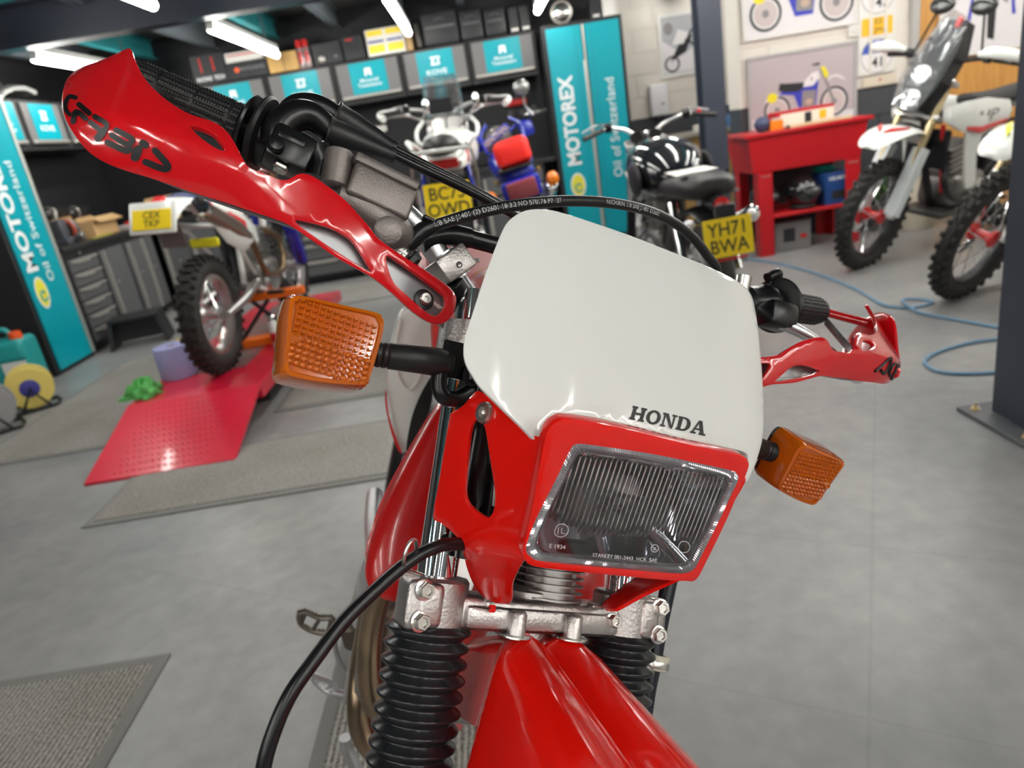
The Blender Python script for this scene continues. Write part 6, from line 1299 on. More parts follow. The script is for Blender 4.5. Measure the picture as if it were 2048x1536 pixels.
# dark housing behind the headlight, seen through the slot, and the loom behind it
S(MB().box((0, -0.070, 0.10), (0.10, 0.05, 0.08), bev=0.012, seg=3), 'headlight_shell', BLK, part=head)
S(MB().box((0, 0.045, 0.125), (0.175, 0.03, 0.17), bev=0.008, seg=2), 'steering_head_cover', BLK)
S(MB().tube([(-0.082, -0.030, 0.04), (-0.080, -0.028, 0.11), (-0.076, -0.022, 0.18)], 0.012, 16), 'loom_sleeve', BLK)
S(MB().lathe([(0.008, 0), (0.010, 0.004), (0.010, 0.012), (0.007, 0.016), (0.008, 0.03), (0.011, 0.034), (0.011, 0.05)], (-0.078, -0.075, 0.135), (-0.072, -0.068, 0.03), 16), 'cable_adjuster', ZINC)
# ---- handlebar, grips, guards, levers, hoses
BP = [(-0.393, 0.0565, 0.387), (-0.304, 0.031, 0.366), (-0.235, 0.025, 0.351), (-0.175, 0.0215, 0.334), (-0.150, 0.021, 0.320), (-0.123, 0.020, 0.295), (-0.09, 0.020, 0.266), (-0.065, 0.020, 0.252), (-0.04, 0.020, 0.247), (0, 0.020, 0.246)]
full = BP+[(-a, b, c) for a, b, c in reversed(BP[:-1])]
bar = S(MB().tube(full, 0.0112, 20, 5), 'handlebar', ALU, smooth=60)
S(MB().tube([(-0.118, 0.016, 0.325), (-0.07, 0.014, 0.326), (0.07, 0.014, 0.326), (0.118, 0.016, 0.325)], 0.0085, 14, 0), 'crossbar', BLK, part=bar)
for s in (-1, 1):
    S(MB().tube([(s*0.150, 0.018, 0.312), (s*0.128, 0.015, 0.322), (s*0.105, 0.015, 0.3255)], [0.013, 0.0105, 0.0095], 12), 'crossbar_end', BLK, part=bar)
    # riser clamp and upper fork bridge
    S(MB().box((s*0.045, 0.02, 0.246), (0.03, 0.04, 0.034), bev=0.006, seg=2), 'riser', CAST, part=bar)
mbu = MB().box((0, 0.012, 0.222), (0.16, 0.05, 0.022), bev=0.006, seg=2)
for s in (-1, 1): mbu.lathe([(0.029, 0), (0.029, 0.026)], (s*FU, 0, 0.212), (s*FU, 0, 1), 28)
S(mbu, 'upper_fork_bridge', CAST)
S(MB().cyl((0, 0.030, -0.02), (0, 0.030, 0.23), 0.012, seg=24), 'steering_stem', DARKM)
# grips: ribbed rubber (rings and fine knurl as real geometry)
def grip(s):
    a = Vector((s*-0.3065, 0.0317, 0.3666)); b = Vector((s*-0.401, 0.0588, 0.3887)); L = (b-a).length
    ax = (b-a)/L; x = ax.orthogonal().normalized(); y = ax.cross(x)
    vs = []; fs = []; seg = 96; n = 84
    for i in range(n+1):
        t = i/n*L
        for k in range(seg):
            q = 0.0
            band = abs((t % 0.030)-0.015) < 0.0009
            if 0.003 < t < L-0.006 and not band: q = 0.0010*(1 if (k % 4 < 2) else 0)*(1 if i % 2 else 0.2)
            r = 0.0176+q
            if t > L-0.005: r = 0.0168
            an = 2*math.pi*k/seg; vs.append(a+ax*t+(x*math.cos(an)+y*math.sin(an))*r)
    for i in range(n):
        for k in range(seg): fs.append((i*seg+k, i*seg+(k+1) % seg, (i+1)*seg+(k+1) % seg, (i+1)*seg+k))
    fs.append(tuple(n*seg+k for k in range(seg)))
    g = S(MB().add(vs, fs), 'grip', RUB, smooth=30)
    S(MB().lathe([(0.018, 0), (0.0285, 0.001), (0.0295, 0.003), (0.0275, 0.005), (0.019, 0.009)], a-ax*0.002, a+ax, 40), 'grip_flange', BLK, part=g)
    S(MB().lathe([(0.020, 0), (0.0315, 0.0015), (0.0335, 0.004), (0.032, 0.0065), (0.022, 0.007)], a-ax*0.014, a+ax, 40), 'throttle_flange', RUB, part=g)
    return g
grip(1); grip(-1)
e_bar = (Vector(BP[1])-Vector(BP[0])).normalized()
# throttle housing on the left of the picture, with two cable elbows and boots
th = MB(); c0 = Vector(BP[1]); ax = (Vector(BP[2])-c0).normalized()
th.lathe([(0.016, 0.003), (0.0235, 0.004), (0.0245, 0.012), (0.024, 0.030), (0.019, 0.034), (0.019, 0.044)], c0, c0+ax, 28)
house = S(th, 'throttle_housing', BLK)
def Sp(path, v): return [SV(x, y, v) for x, y in path]
S(MB().tube(Sp([(553, 290), (557, 258), (578, 238), (606, 230), (632, 238), (660, 262)], 0.008), [0.013, 0.0135, 0.013, 0.012, 0.0105], 18), 'cable_elbow', BLK, part=house)
S(MB().tube(Sp([(570, 240), (586, 220), (615, 212), (645, 219), (690, 246)], 0.034), [0.010, 0.0115, 0.011, 0.010], 18), 'cable_elbow', BLK, part=house)
def boot(p, q, v, ra, rb):
    a, b = SV(*p, v), SV(*q, v); L = (b-a).length
    return S(MB().lathe([(ra*1.06, 0), (ra*1.1, 0.0015), (ra, 0.004), (ra*0.95, L*0.3), (rb*1.1, L*0.92), (rb*1.25, L*0.95), (rb*1.2, L)], a, b, 28), 'cable_boot', RUB, part=house)
boot((652, 262), (788, 312), 0.008, 0.0125, 0.0062)
boot((668, 232), (790, 298), 0.034, 0.0130, 0.0062)
S(MB().tube([SV(786, 310, 0.008), SV(860, 345, 0.012), SV(930, 378, 0.02), SV(1010, 420, 0.03), SV(1080, 455, 0.05)], 0.0042, 12), 'throttle_cable', BLK)
S(MB().tube([SV(788, 297, 0.034), SV(850, 328, 0.036), SV(930, 368, 0.04), SV(1030, 425, 0.05), SV(1090, 470, 0.06)], 0.0036, 12), 'throttle_cable', BLK)
# switch block with a crosshead screw and a spring clip under it
c1 = SV(578, 305, -0.004)
XR = Matrix((ax, Vector((0, 1, 0)), ax.cross(Vector((0, 1, 0))))).transposed()
S(MB().box(c1, (0.034, 0.03, 0.030), M=XR, bev=0.004, seg=2), 'switch_block', BLK, part=house)
S(MB().box(SV(582, 282, -0.014), (0.022, 0.012, 0.007), M=XR, bev=0.002, seg=2), 'block_cap', BLK, part=house)
ps = SV(551, 290, -0.021)
sc = S(MB().lathe([(0.0068, 0), (0.0068, 0.002), (0.0055, 0.004), (0.001, 0.0048)], ps, ps+Vector((0, -1, 0.1)), 24), 'screw', BLK, part=house)
S(MB().box(SV(560, 336, -0.01), (0.012, 0.012, 0.006), M=XR, bev=0.002), 'spring_clip', ZINC, part=house)
# brake master cylinder
m1, m2, m3 = SV(711, 318, -0.034), SV(834, 379, -0.034), SV(696, 383, -0.034)
ea = (m2-m1).normalized(); eb = (m1-m3); eb = (eb-ea*eb.dot(ea)).normalized(); ec = ea.cross(eb)
if ec.y < 0: ec = -ec
MM = Matrix((ea, ec, eb)).transposed()
wa = (m2-m1).length; hb = (m1-m3).length
cb = (m2+m3)/2+ec*0.017
mc = S(MB().box(cb, (wa, 0.034, hb), M=MM, bev=0.0035, seg=3), 'brake_master_cylinder', MCG, smooth=35)
ct = (m1+m2)/2+ec*0.017+eb*0.0035
lid = S(MB().box(ct, (wa*0.99+0.002, 0.036, 0.0085), M=MM, bev=0.0022, seg=2), 'reservoir_lid', mat('lid_grey', (0.16, 0.145, 0.135), 0.42, 0.6, bump=(500, 0.2)), part=mc)
for k in (-1, 1):
    q = ct+ea*k*wa*0.40+eb*0.0043
    S(MB().lathe([(0.0034, 0), (0.0034, 0.0006), (0.001, 0.0007)], q, q+eb, 16), 'lid_screw', DARKM, part=mc)
LTX = mat('lid_print', (0.42, 0.40, 0.37), 0.5, 0.4)
for i, row in enumerate(('WARNING CLEAN FILLER CAP', 'BEFORE REMOVING USE ONLY', 'DOT 4 BRAKE FLUID', 'FROM SEALED CONTAINER')):
    vs_, fs_ = text_mesh(row, 0.0048, 0.02)
    kx = min(1.0, wa*0.66/max(0.001, max(v.x for v in vs_)-min(v.x for v in vs_)))
    S(MB().add([ct+eb*0.0046+ea*(v.x*kx)+ec*(-0.0105+0.0062*(3-i)*1.0-0.0*i+v.y) for v in vs_], fs_), 'lid_text', LTX, part=mc, smooth=0, fixn=False)
# clamp boss (vertical tube), cylinder body and banjo end
pb = [SV(668, 372, -0.02), SV(680, 305, -0.02)]
S(MB().lathe([(0.0115, 0), (0.0115, (pb[1]-pb[0]).length-0.001), (0.0105, (pb[1]-pb[0]).length), (0.006, (pb[1]-pb[0]).length), (0.0055, (pb[1]-pb[0]).length-0.003)], pb[0], pb[1], 28), 'pivot_boss', MCG, part=mc)
bd = [SV(672, 388, -0.018), SV(700, 402, -0.016), SV(745, 430, -0.016), SV(785, 462, -0.016), SV(806, 478, -0.012)]
S(MB().tube(bd, [0.010, 0.0145, 0.0165, 0.0165, 0.013], 24), 'cylinder_body', MCG, part=mc)
pc = SV(776, 462, -0.034)
S(MB().lathe([(0.0115, 0), (0.0115, 0.003), (0.010, 0.004)], pc, pc+Vector((-0.1, -1, -0.15)), 24), 'end_cap', MCG, part=mc)
S(MB().tube(Sp([(628, 300), (640, 335), (632, 365)], 0.008), 0.0155, 16), 'bar_clamp', BLK, part=mc)
# brake lever running out behind the guard
S(MB().tube([SV(690, 400, -0.012), SV(620, 392, -0.02), SV(520, 365, -0.028), SV(400, 318, -0.022), SV(330, 285, -0.012)], [0.009, 0.007, 0.0065, 0.006, 0.007], 12), 'brake_lever', ALU)
# front brake hose with its printed legend
HP = [((800, 508), -0.012), ((818, 488), -0.014), ((846, 462), -0.018), ((905, 440), -0.022), ((975, 421), -0.026), ((1060, 407), -0.026), ((1150, 402), -0.022), ((1235, 408), -0.014), ((1310, 427), -0.004), ((1370, 461), 0.008), ((1412, 508), 0.02), ((1432, 560), 0.03)]
HP = [SV(*p, v) for p, v in HP]
HOSE = mat('ribbed_hose_rubber', (0.010, 0.010, 0.011), 0.36)
hose = S(MB().tube(HP+[Vector((0.16, 0.03, 0.28)), Vector((0.165, 0.03, 0.18)), Vector((0.168, 0.02, 0.05))], 0.0053, 20, 10), 'front_brake_hose', HOSE, smooth=80)
S(MB().tube([SV(815, 492, -0.014), SV(840, 466, -0.017), SV(866, 452, -0.020)], [0.0065, 0.0078, 0.0078, 0.0068], 16), 'hose_ferrule', BLK, part=hose)
S(MB().box(SV(862, 442, -0.020), (0.016, 0.008, 0.004), M=MM, bev=0.001), 'hose_tag', BLK, part=hose)
for pp, rr in (((800, 505), 0.0085), ((808, 510), 0.0075)):
    q = SV(*pp, -0.012); S(MB().lathe([(rr, -0.003), (rr, 0.003)], q, q+Vector((0.75, -0.2, -0.6)), 20), 'banjo_washer', ZINC, part=hose)
q = SV(822, 512, -0.012); bolt(q, (0.75, -0.2, -0.6), 0.006, m=BLK, name='banjo_bolt', part=hose)
# legend along the hose
HPs = spline(HP, 14); cum = [0]
for a, b in zip(HPs[:-1], HPs[1:]): cum.append(cum[-1]+(b-a).length)
def on_hose(sx):
    for i in range(len(cum)-1):
        if cum[i+1] >= sx:
            t = (sx-cum[i])/(cum[i+1]-cum[i]+1e-9); return HPs[i].lerp(HPs[i+1], t), (HPs[i+1]-HPs[i]).normalized()
    return HPs[-1], (HPs[-1]-HPs[-2]).normalized()
PRN = mat('hose_print', (0.50, 0.50, 0.50), 0.6)
def hose_px(x):
    best = None
    for i, p in enumerate(HPs):
        w = SM @ p; c = CM.transposed() @ (w-EYE); X = CX+F*c.x/c.z
        if best is None or abs(X-x) < best[0]: best = (abs(X-x), cum[i])
    return best[1]
def legend(word, xa, size):
    sx = hose_px(xa); mb = MB()
    vs_, fs_ = text_mesh(word, size, 0.0, 'LEFT')
    for v in vs_:
        pass
    q = []
    for v in vs_:
        P, T = on_hose(sx+v.x); tc_ = (SC0-P); nn = (tc_-T*tc_.dot(T)).normalized(); sd = T.cross(nn)
        if sd.z < 0: sd = -sd
        an = (v.y+0.0008)/0.0054
        q.append(P+(nn*math.cos(an)+sd*math.sin(an))*0.0056)
    S(MB().add(q, fs_), 'hose_legend', PRN, part=hose, smooth=0, fixn=False)
legend('1/8 SAE J1401 (2) D2601 18 3.2 NO 570176 P7  27', 866, 0.0062)
legend('NICHIRIN 1/8 SAE J1401 D2601', 1203, 0.0058)
S(MB().tube([on_hose(hose_px(1147))[0]+(SC0-on_hose(hose_px(1147))[0]).normalized()*0.005, on_hose(hose_px(1170))[0]+(SC0-on_hose(hose_px(1170))[0]).normalized()*0.005, on_hose(hose_px(1193))[0]+(SC0-on_hose(hose_px(1193))[0]).normalized()*0.005], 0.0008, 6), 'hose_stripe', PRN, part=hose)

# ---- hand guards
def gd_v(u, w):
    a = abs(u)
    pts = [(0.10, -0.040), (0.14, -0.048), (0.20, -0.062), (0.26, -0.066), (0.32, -0.064), (0.36, -0.059), (0.39, -0.049), (0.41, -0.036), (0.425, -0.021), (0.45, 0.01)]
    v = pts[-1][1]
    for i in range(len(pts)-1):
        (x0_, y0_), (x1_, y1_) = pts[i], pts[i+1]
        if a <= x1_ or i == len(pts)-2:
            h_ = x1_-x0_; t = (a-x0_)/h_
            xm, ym = pts[max(0, i-1)]; xn, yn = pts[min(len(pts)-1, i+2)]
            m0 = (y1_-ym)/(x1_-xm); m1_ = (yn-y0_)/(xn-x0_)
            v = (2*t**3-3*t*t+1)*y0_+(t**3-2*t*t+t)*h_*m0+(-2*t**3+3*t*t)*y1_+(t**3-t*t)*h_*m1_; break
    k = max(0, min(1, (a-0.265)/0.06)); k = k*k*(3-2*k)
    d = w-(0.2975+max(0, a-0.31)*0.10)
    v += k*((0.55 if d > 0 else 0.38)*(math.sqrt(d*d+0.003**2)-0.003)+(0.6*d*d if d > 0 else 6*d*d))
    wm = 0.225+(a-0.13)*0.52 if a < 0.27 else 0.2975
    v += (1-k)*5.0*(w-wm)**2
    return v
def gd_g(P): return P.y-gd_v(P.x, P.z)
GOUT = [(235, 106), (250, 98), (262, 98), (268, 115), (285, 150), (310, 180), (345, 208), (380, 228), (405, 236), (432, 246), (455, 264), (472, 290), (486, 318), (500, 336), (530, 347), (560, 359), (578, 358), (600, 347), (625, 352), (655, 372), (690, 400), (720, 432), (745, 462), (758, 478), (800, 508), (850, 540), (895, 571), (911, 590), (912, 608), (905, 630), (890, 645), (873, 648), (850, 640), (820, 618), (790, 590), (750, 558), (720, 541), (670, 513), (620, 478), (578, 450), (540, 435), (510, 425), (450, 405), (400, 390), (350, 373), (300, 356), (250, 341), (210, 325), (180, 306), (160, 285), (140, 256), (128, 230), (124, 200), (128, 172), (140, 150), (165, 133), (200, 121)]
GH1 = [(381, 253), (395, 252), (425, 264), (440, 280), (450, 298), (443, 301), (420, 289), (398, 272)]
GH2 = [(590, 441), (610, 443), (640, 450), (670, 460), (700, 478), (715, 495), (727, 515), (743, 543), (733, 540), (700, 520), (670, 501), (630, 474), (605, 456)]
GH3 = [(773, 513), (790, 518), (840, 552), (885, 585), (893, 596), (892, 612), (880, 628), (868, 632), (850, 622), (800, 578), (785, 560), (776, 535)]
go = dom_uw(smooth_px(GOUT, 3), gd_g); gh = [dom_uw(smooth_px(h, 3), gd_g) for h in (GH1, GH2, GH3)]
AC = [([(151, 195), (139, 193), (131, 205), (131, 218), (138, 228)], 7.5), ([(158, 209), (178, 226)], 9), ([(171, 237), (152, 223), (146, 243)], 9),
      ([(189, 233), (212, 247), (210, 258), (204, 262), (181, 245)], 9), ([(206, 262), (196, 276)], 13),
      ([(232, 260), (260, 275), (264, 283), (252, 288), (223, 270)], 9.5), ([(254, 288), (260, 298), (250, 301), (215, 285)], 10),
      ([(285, 286), (291, 290)], 12), ([(276, 299), (270, 314)], 15), ([(310, 301), (335, 330), (328, 338), (291, 324)], 11)]
def alu_bar(s):
    cl = [(900, 622), (850, 582), (800, 543), (740, 505), (680, 474), (620, 447), (560, 425), (480, 398), (380, 362), (280, 318), (200, 272)]
    L = []
    for x, y in cl:
        P = hit(x, y, gd_g); P = Vector((P.x, P.y+0.011, P.z)); L.append(P)
    L += [Vector((-0.418, 0.02, 0.335)), Vector((-0.408, 0.050, 0.375))]
    secs = []
    for i, P in enumerate(spline(L, 3)):
        h = 0.0125 if i < 8 else (0.010 if i < 15 else 0.004)
        secs.append([(-s*P.x, P.y-0.0025, P.z-h), (-s*P.x, P.y-0.0025, P.z+h), (-s*P.x, P.y+0.0025, P.z+h), (-s*P.x, P.y+0.0025, P.z-h)])
    return MB().loft(secs)
for s in (-1, 1):
    guard = S(sheet([(-s*a, b) for a, b in go] if s > 0 else go, [[(-s*a, b) for a, b in h] if s > 0 else h for h in gh], None,
                    (lambda u, w: Vector((u, gd_v(u, w), w))) if s < 0 else (lambda u, w: Vector((u+max(0, u-0.29)*0.16, gd_v(u, w)-0.004, w-0.002+max(0, u-0.29)*0.06))), 0.006, toward=Vector((0, -1.2, 0.1))), 'hand_guard', REDG, solid=0.0042, bevel=0.0014, smooth=55)
    S(alu_bar(s), 'guard_bar', mat('dull_aluminium', (0.30, 0.30, 0.31), 0.4, 0.85, bump=(90, 0.2)), part=guard, smooth=30)
    if s < 0:
        S(px_strokes([(p_, w_*1.22) for p_, w_ in AC], gd_g), 'lettering', INK, part=guard, smooth=0, fixn=False)
        # mount bolt, washer and the open slot next to it
        p = hit(853, 596, gd_g)+Vector((0, 0.007, 0))
        S(MB().lathe([(0.0085, 0), (0.0085, 0.0016), (0.008, 0.002)], p, p+Vector((0.1, -1, 0.1)), 28), 'washer', DARKM, part=guard)
        p = p+Vector((0, -0.002, 0)); S(MB().lathe([(0.0052, 0), (0.0050, 0.003), (0.0040, 0.0042), (0.0018, 0.0042), (0.0016, 0.002)], p, p+Vector((0.1, -1, 0.1)), 20), 'mount_bolt', ZINC, part=guard)
        S(px_strokes([([(868, 601), (880, 612)], 12)], lambda P: P.y-gd_v(P.x, P.z)-0.0082, 0.0), 'bolt_slot', mat('slot_white', (0.75, 0.72, 0.70), 0.3, 0.5), part=guard, smooth=0, fixn=False)
    else:
        w_ = [([(0.352, 0.274), (0.370, 0.292), (0.372, 0.276), (0.361, 0.277)], 0.0050), ([(0.388, 0.290), (0.380, 0.287), (0.380, 0.279), (0.388, 0.276)], 0.0045), ([(0.402, 0.290), (0.394, 0.290), (0.394, 0.276), (0.402, 0.276)], 0.004), ([(0.394, 0.283), (0.401, 0.283)], 0.004)]
        lm = MB()
        for pts, wd in w_:
            L = []
            for u, w in pts:
                u2 = u+max(0, u-0.29)*0.16; L.append(Vector((u2, gd_v(u, w+0.010)-0.0050, w+0.008+max(0, u-0.29)*0.06)))
            lm.tube(L, wd*0.36, 8, 4)
        lt = S(lm, 'lettering', INK, part=guard)
    # outer end wrapping back round the bar end, and the strap to the bar
    ew = [(-0.032, 0.298), (-0.030, 0.335), (-0.024, 0.368), (-0.010, 0.382), (0.012, 0.384), (0.034, 0.372), (0.050, 0.350), (0.056, 0.330), (0.045, 0.312), (0.015, 0.302)] if s > 0 else [(0.0, 0.295), (0.0, 0.328), (0.02, 0.332), (0.05, 0.325), (0.055, 0.315), (0.03, 0.300)]
    ew = [(p.x, p.y) for p in spline([(a, b, 0) for a, b in ew], 4, True)]
    if s > 0: S(sheet(ew, [], None, lambda v, w: Vector((s*((0.424 if s < 0 else 0.438)+0.10*(v+0.03)-1.6*(v-0.012)**2+0.0035), v, w)), 0.006, toward=Vector((s*1.5, -0.3, 0.3))), 'guard_end', REDG, part=guard, solid=0.0035, bevel=0.001, smooth=60)
    if s > 0: S(MB().tube([(s*0.398, 0.060, 0.392), (s*0.415, 0.045, 0.385), (s*(0.428 if s < 0 else 0.442), 0.015, 0.374)], 0.0055, 10), 'guard_strap', REDG, part=guard)
# guard clamp on the bar
p = Vector((-0.120, 0.014, 0.293)); tb = (Vector(BP[6])-Vector(BP[4])).normalized(); tn = Vector((0, 1, 0)); TT = Matrix((tb, tn, tb.cross(tn))).transposed()
cl = S(MB().box(p, (0.024, 0.034, 0.034), M=TT, bev=0.003, seg=2), 'guard_clamp', CAST, smooth=30)
for k in (-1, 1):
    S(MB().lathe([(0.0135, 0), (0.0135, 0.004)], p+tb*k*0.0115-tb*0.002, p+tb*k*0.03 if k > 0 else p+tb*0.03, 28), 'clamp_shim', ALU, part=cl)
q = p+Vector((0, -0.017, 0.0))+tb*0.003; S(MB().lathe([(0.003, 0), (0.003, 0.0005), (0.002, 0.0004), (0.002, -0.002)], q, q+Vector((0, -1, 0)), 12), 'clamp_hole', DARKM, part=cl)
S(MB().tube([SV(905, 570, 0.0), SV(925, 600, 0.005), SV(935, 625, 0.01), SV(955, 645, 0.02)], 0.011, 14), 'wire_sleeve', BLK)
# far side: clutch perch, switch ring, lever with ball end, mirror stub
S(MB().lathe([(0.017, 0), (0.021, 0.004), (0.0215, 0.03), (0.024, 0.034), (0.024, 0.046), (0.019, 0.052)], (0.240, 0.026, 0.352), (0.304, 0.031, 0.366), 28), 'switch_ring', BLK)
S(MB().tube([(0.292, 0.028, 0.388), (0.288, 0.02, 0.40), (0.272, 0.02, 0.39)], 0.006, 10), 'choke_lever', BLK)
S(MB().cyl((0.232, 0.02, 0.355), (0.232, 0.016, 0.380), 0.0085, 0.009, 20), 'mirror_stub', ZINC)
S(MB().box((0.262, -0.008, 0.335), (0.04, 0.03, 0.03), bev=0.006, seg=2), 'clutch_perch', BLK)
lv = [(0.262, -0.012, 0.328), (0.30, -0.020, 0.318), (0.345, -0.018, 0.306), (0.38, -0.008, 0.300), (0.400, -0.001, 0.2985)]
cl_ = S(MB().tube(lv, [0.008, 0.0065, 0.006, 0.006, 0.006], 12), 'clutch_lever', ALU)
S(MB().ball((0.4077, 0.0, 0.2975), 0.0105), 'lever_ball', CHR, part=cl_)

# ---- indicators
IND = [(575, 600), (583, 590), (598, 586), (690, 607), (756, 622), (769, 632), (773, 648), (768, 675), (745, 755), (738, 768), (722, 774), (640, 768), (580, 756), (566, 747), (563, 733), (567, 690)]
ig = lambda P: P.y+0.082
io = dom_uw(smooth_px(IND, 3), ig); icx = sum(p[0] for p in io)/len(io); icz = sum(p[1] for p in io)/len(io)
def indicator(s, off, M=None):
    def T(u, v, w):
        q = Vector(((u-icx), v+0.06, (w-icz)))
        if M: q = M @ q
        return Vector((-q.x if s > 0 else q.x, q.y, q.z))+off
    def sec(k, v): return [T(icx+(a-icx)*k, v, icz+(b-icz)*k) for a, b in io]
    body = S(MB().loft([sec(0.80, -0.036), sec(0.98, -0.040), sec(1.0, -0.046)]), 'indicator', BLK, smooth=30)
    S(MB().loft([sec(1.03, -0.046), sec(1.02, -0.066), sec(0.985, -0.078), sec(0.95, -0.082), sec(0.87, -0.083), sec(0.84, -0.0805)]), 'lens', AMB, part=body, smooth=40)
    S(MB().loft([sec(0.95, -0.048), sec(0.93, -0.060)]), 'reflector', AMBI, part=body)  # opaque orange backing, added behind the lens to give it a glow
    # dimple grid: upper field of small beads, lower field of wide cells
    xs = [p[0] for p in io]; zs = [p[1] for p in io]; xa, xb, za, zb = min(xs), max(xs), min(zs), max(zs)
    g = MB(); nx_, nz_ = 12, 11
    for j in range(nz_):
        for i in range(nx_):
            a = xa+(xb-xa)*(0.10+0.80*(i+0.5)/nx_)+(zb-za)*0.03*(j/nz_-0.5); b = za+(zb-za)*(0.11+0.78*(j+0.5)/nz_)-(a-icx)*0.12
            if not inside((a, b), [(icx+(p-icx)*0.86, icz+(q-icz)*0.86) for p, q in io]): continue
            r = (0.0019, 0.0012) if j > 4 else (0.0023, 0.0021)
            n = 8; ring_ = [T(a+r[0]*math.cos(2*math.pi*k/n), -0.0828, b+r[1]*math.sin(2*math.pi*k/n)) for k in range(n)]
            r2 = [T(a+0.55*r[0]*math.cos(2*math.pi*k/n), -0.0842, b+0.55*r[1]*math.sin(2*math.pi*k/n)) for k in range(n)]
            g.loft([ring_, r2])
    o = S(g, 'lens_beads', AMB, part=body, smooth=60); o['kind'] = 'stuff'
    ln = MB()
    for i in range(nx_+1):
        a = xa+(xb-xa)*(0.10+0.80*i/nx_); p0 = T(a-0.001, -0.0832, za+(zb-za)*0.12-(a-icx)*0.12); p1 = T(a+0.001, -0.0832, za+(zb-za)*0.88-(a-icx)*0.12)
        ln.cyl(p0, p1, 0.0003, seg=5)
    ln.cyl(T(xa+(xb-xa)*0.12, -0.0832, icz-0.0042+0.0025), T(xb-(xb-xa)*0.08, -0.0832, icz-0.0042-0.0035), 0.0004, seg=5)
    o = S(ln, 'lens_ribs', AMB, part=body); o['kind'] = 'stuff'
    sp_ = T(xa+(xb-xa)*0.135, -0.083, icz-0.003)
    S(MB().lathe([(0.0036, 0), (0.0036, 0.0015), (0.0022, 0.002), (0.0018, 0.0008)], sp_, sp_+Vector((0, -1, 0)), 18), 'lens_screw', AMB, part=body)
    # rubber stem towards the bracket
    i0 = T(xb-0.002, -0.055, icz+0.003); i1 = Vector((s*0.138, -0.062, i0.z+0.004))
    L = (i1-i0).length
    pr_ = [(0.0085, 0), (0.0098, 0.001), (0.0098, 0.003), (0.0086, 0.004), (0.0098, 0.005), (0.0098, 0.0075), (0.0088, 0.0085), (0.0098, 0.0095), (0.0098, 0.012), (0.009, 0.013), (0.0102, 0.0145), (0.0106, L*0.6), (0.0112, L*0.9), (0.0095, L*0.97), (0.0095, L)]
    S(MB().lathe(pr_, i0, i1, 28), 'stem', RUB, part=body, smooth=50)
    bolt(i1, i1-i0, 0.0075, m=DARKM, name='stem_nut', part=body, h=0.006)
    return body
indicator(-1, Vector((icx, -0.06, icz)))
indicator(1, Vector((-icx+0.012, -0.066, icz-0.018)), Matrix.Rotation(-0.13, 3, 'Y') @ Matrix.Rotation(0.50, 3, 'X') @ Matrix.Scale(0.94, 3))
for s in (-1, 1):
    S(MB().box((s*0.120, -0.05, 0.195), (0.035, 0.004, 0.03), bev=0.001), 'indicator_bracket', BLK)
    S(MB().box((s*0.104, -0.03, 0.175), (0.004, 0.05, 0.05), bev=0.001), 'indicator_bracket', BLK)
    q = Vector((s*0.112, -0.054, 0.185)); bolt(q, (s*-0.2, -1, 0), 0.0075, m=DARKM, name='bracket_bolt')
S(MB().tube([SV(897, 712, -0.058), SV(884, 735, -0.06), SV(878, 765, -0.06), SV(886, 792, -0.06), SV(910, 798, -0.058), SV(935, 786, -0.05), SV(962, 770, -0.04)], 0.0065, 14), 'indicator_wire', BLK)
# black cable sweeping out of the left, through a wire guide on the clamp
S(MB().tube([(-0.05, -0.03, 0.055), SV(915, 1088, -0.045), SV(870, 1095, -0.05), SV(820, 1122, -0.052), SV(760, 1172, -0.055), SV(690, 1240, -0.06), SV(630, 1318, -0.066), SV(580, 1390, -0.07), SV(545, 1470, -0.07), SV(525, 1545, -0.068), SV(515, 1640, -0.06), Vector((-0.19, -0.04, -0.3)), Vector((-0.13, -0.03, -0.5))], 0.0052, 16, 8), 'speedometer_cable', BLK, smooth=80)
S(MB().tube([SV(845, 1150, -0.03), SV(812, 1136, -0.05), SV(808, 1118, -0.064), SV(818, 1088, -0.066), SV(830, 1080, -0.062), SV(833, 1098, -0.05), SV(835, 1112, -0.035)], 0.0015, 10), 'cable_guide', ZINC)
# brake hose down the far fork leg, held in a clear plastic ring
S(MB().tube([SV(1346, 1130, 0.0), SV(1334, 1185, 0.0), SV(1318, 1260, 0.0), SV(1306, 1330, 0.0), SV(1290, 1420, 0.0), (0.13, 0.0, -0.2), (0.12, -0.02, -0.5)], 0.0078, 16), 'fork_hose', mat('blue_black_hose', (0.008, 0.010, 0.018), 0.3))
RG = mat('clear_plastic_ring', (0.72, 0.68, 0.55), 0.35, trans=0.3)
rc = SV(1305, 1322, 0.0)
rg_ = S(MB().lathe([(0.0145, -0.007), (0.0158, -0.006), (0.0158, 0.006), (0.0145, 0.007), (0.011, 0.007), (0.011, -0.007)], rc, rc+Vector((0.12, 0, 1)).normalized(), 32, caps=False), 'hose_ring', RG)
S(MB().lathe([(0.0160, -0.005), (0.0165, -0.004), (0.0165, 0.001), (0.0160, 0.002)], rc, rc+Vector((0.12, 0, 1)).normalized(), 32, caps=False), 'ring_band', ZINC, part=rg_)
S(MB().tube([(0.118, -0.01, -0.015), (0.122, -0.012, -0.03), (0.135, -0.006, -0.035)], 0.003, 8), 'ring_bracket', ZINC)
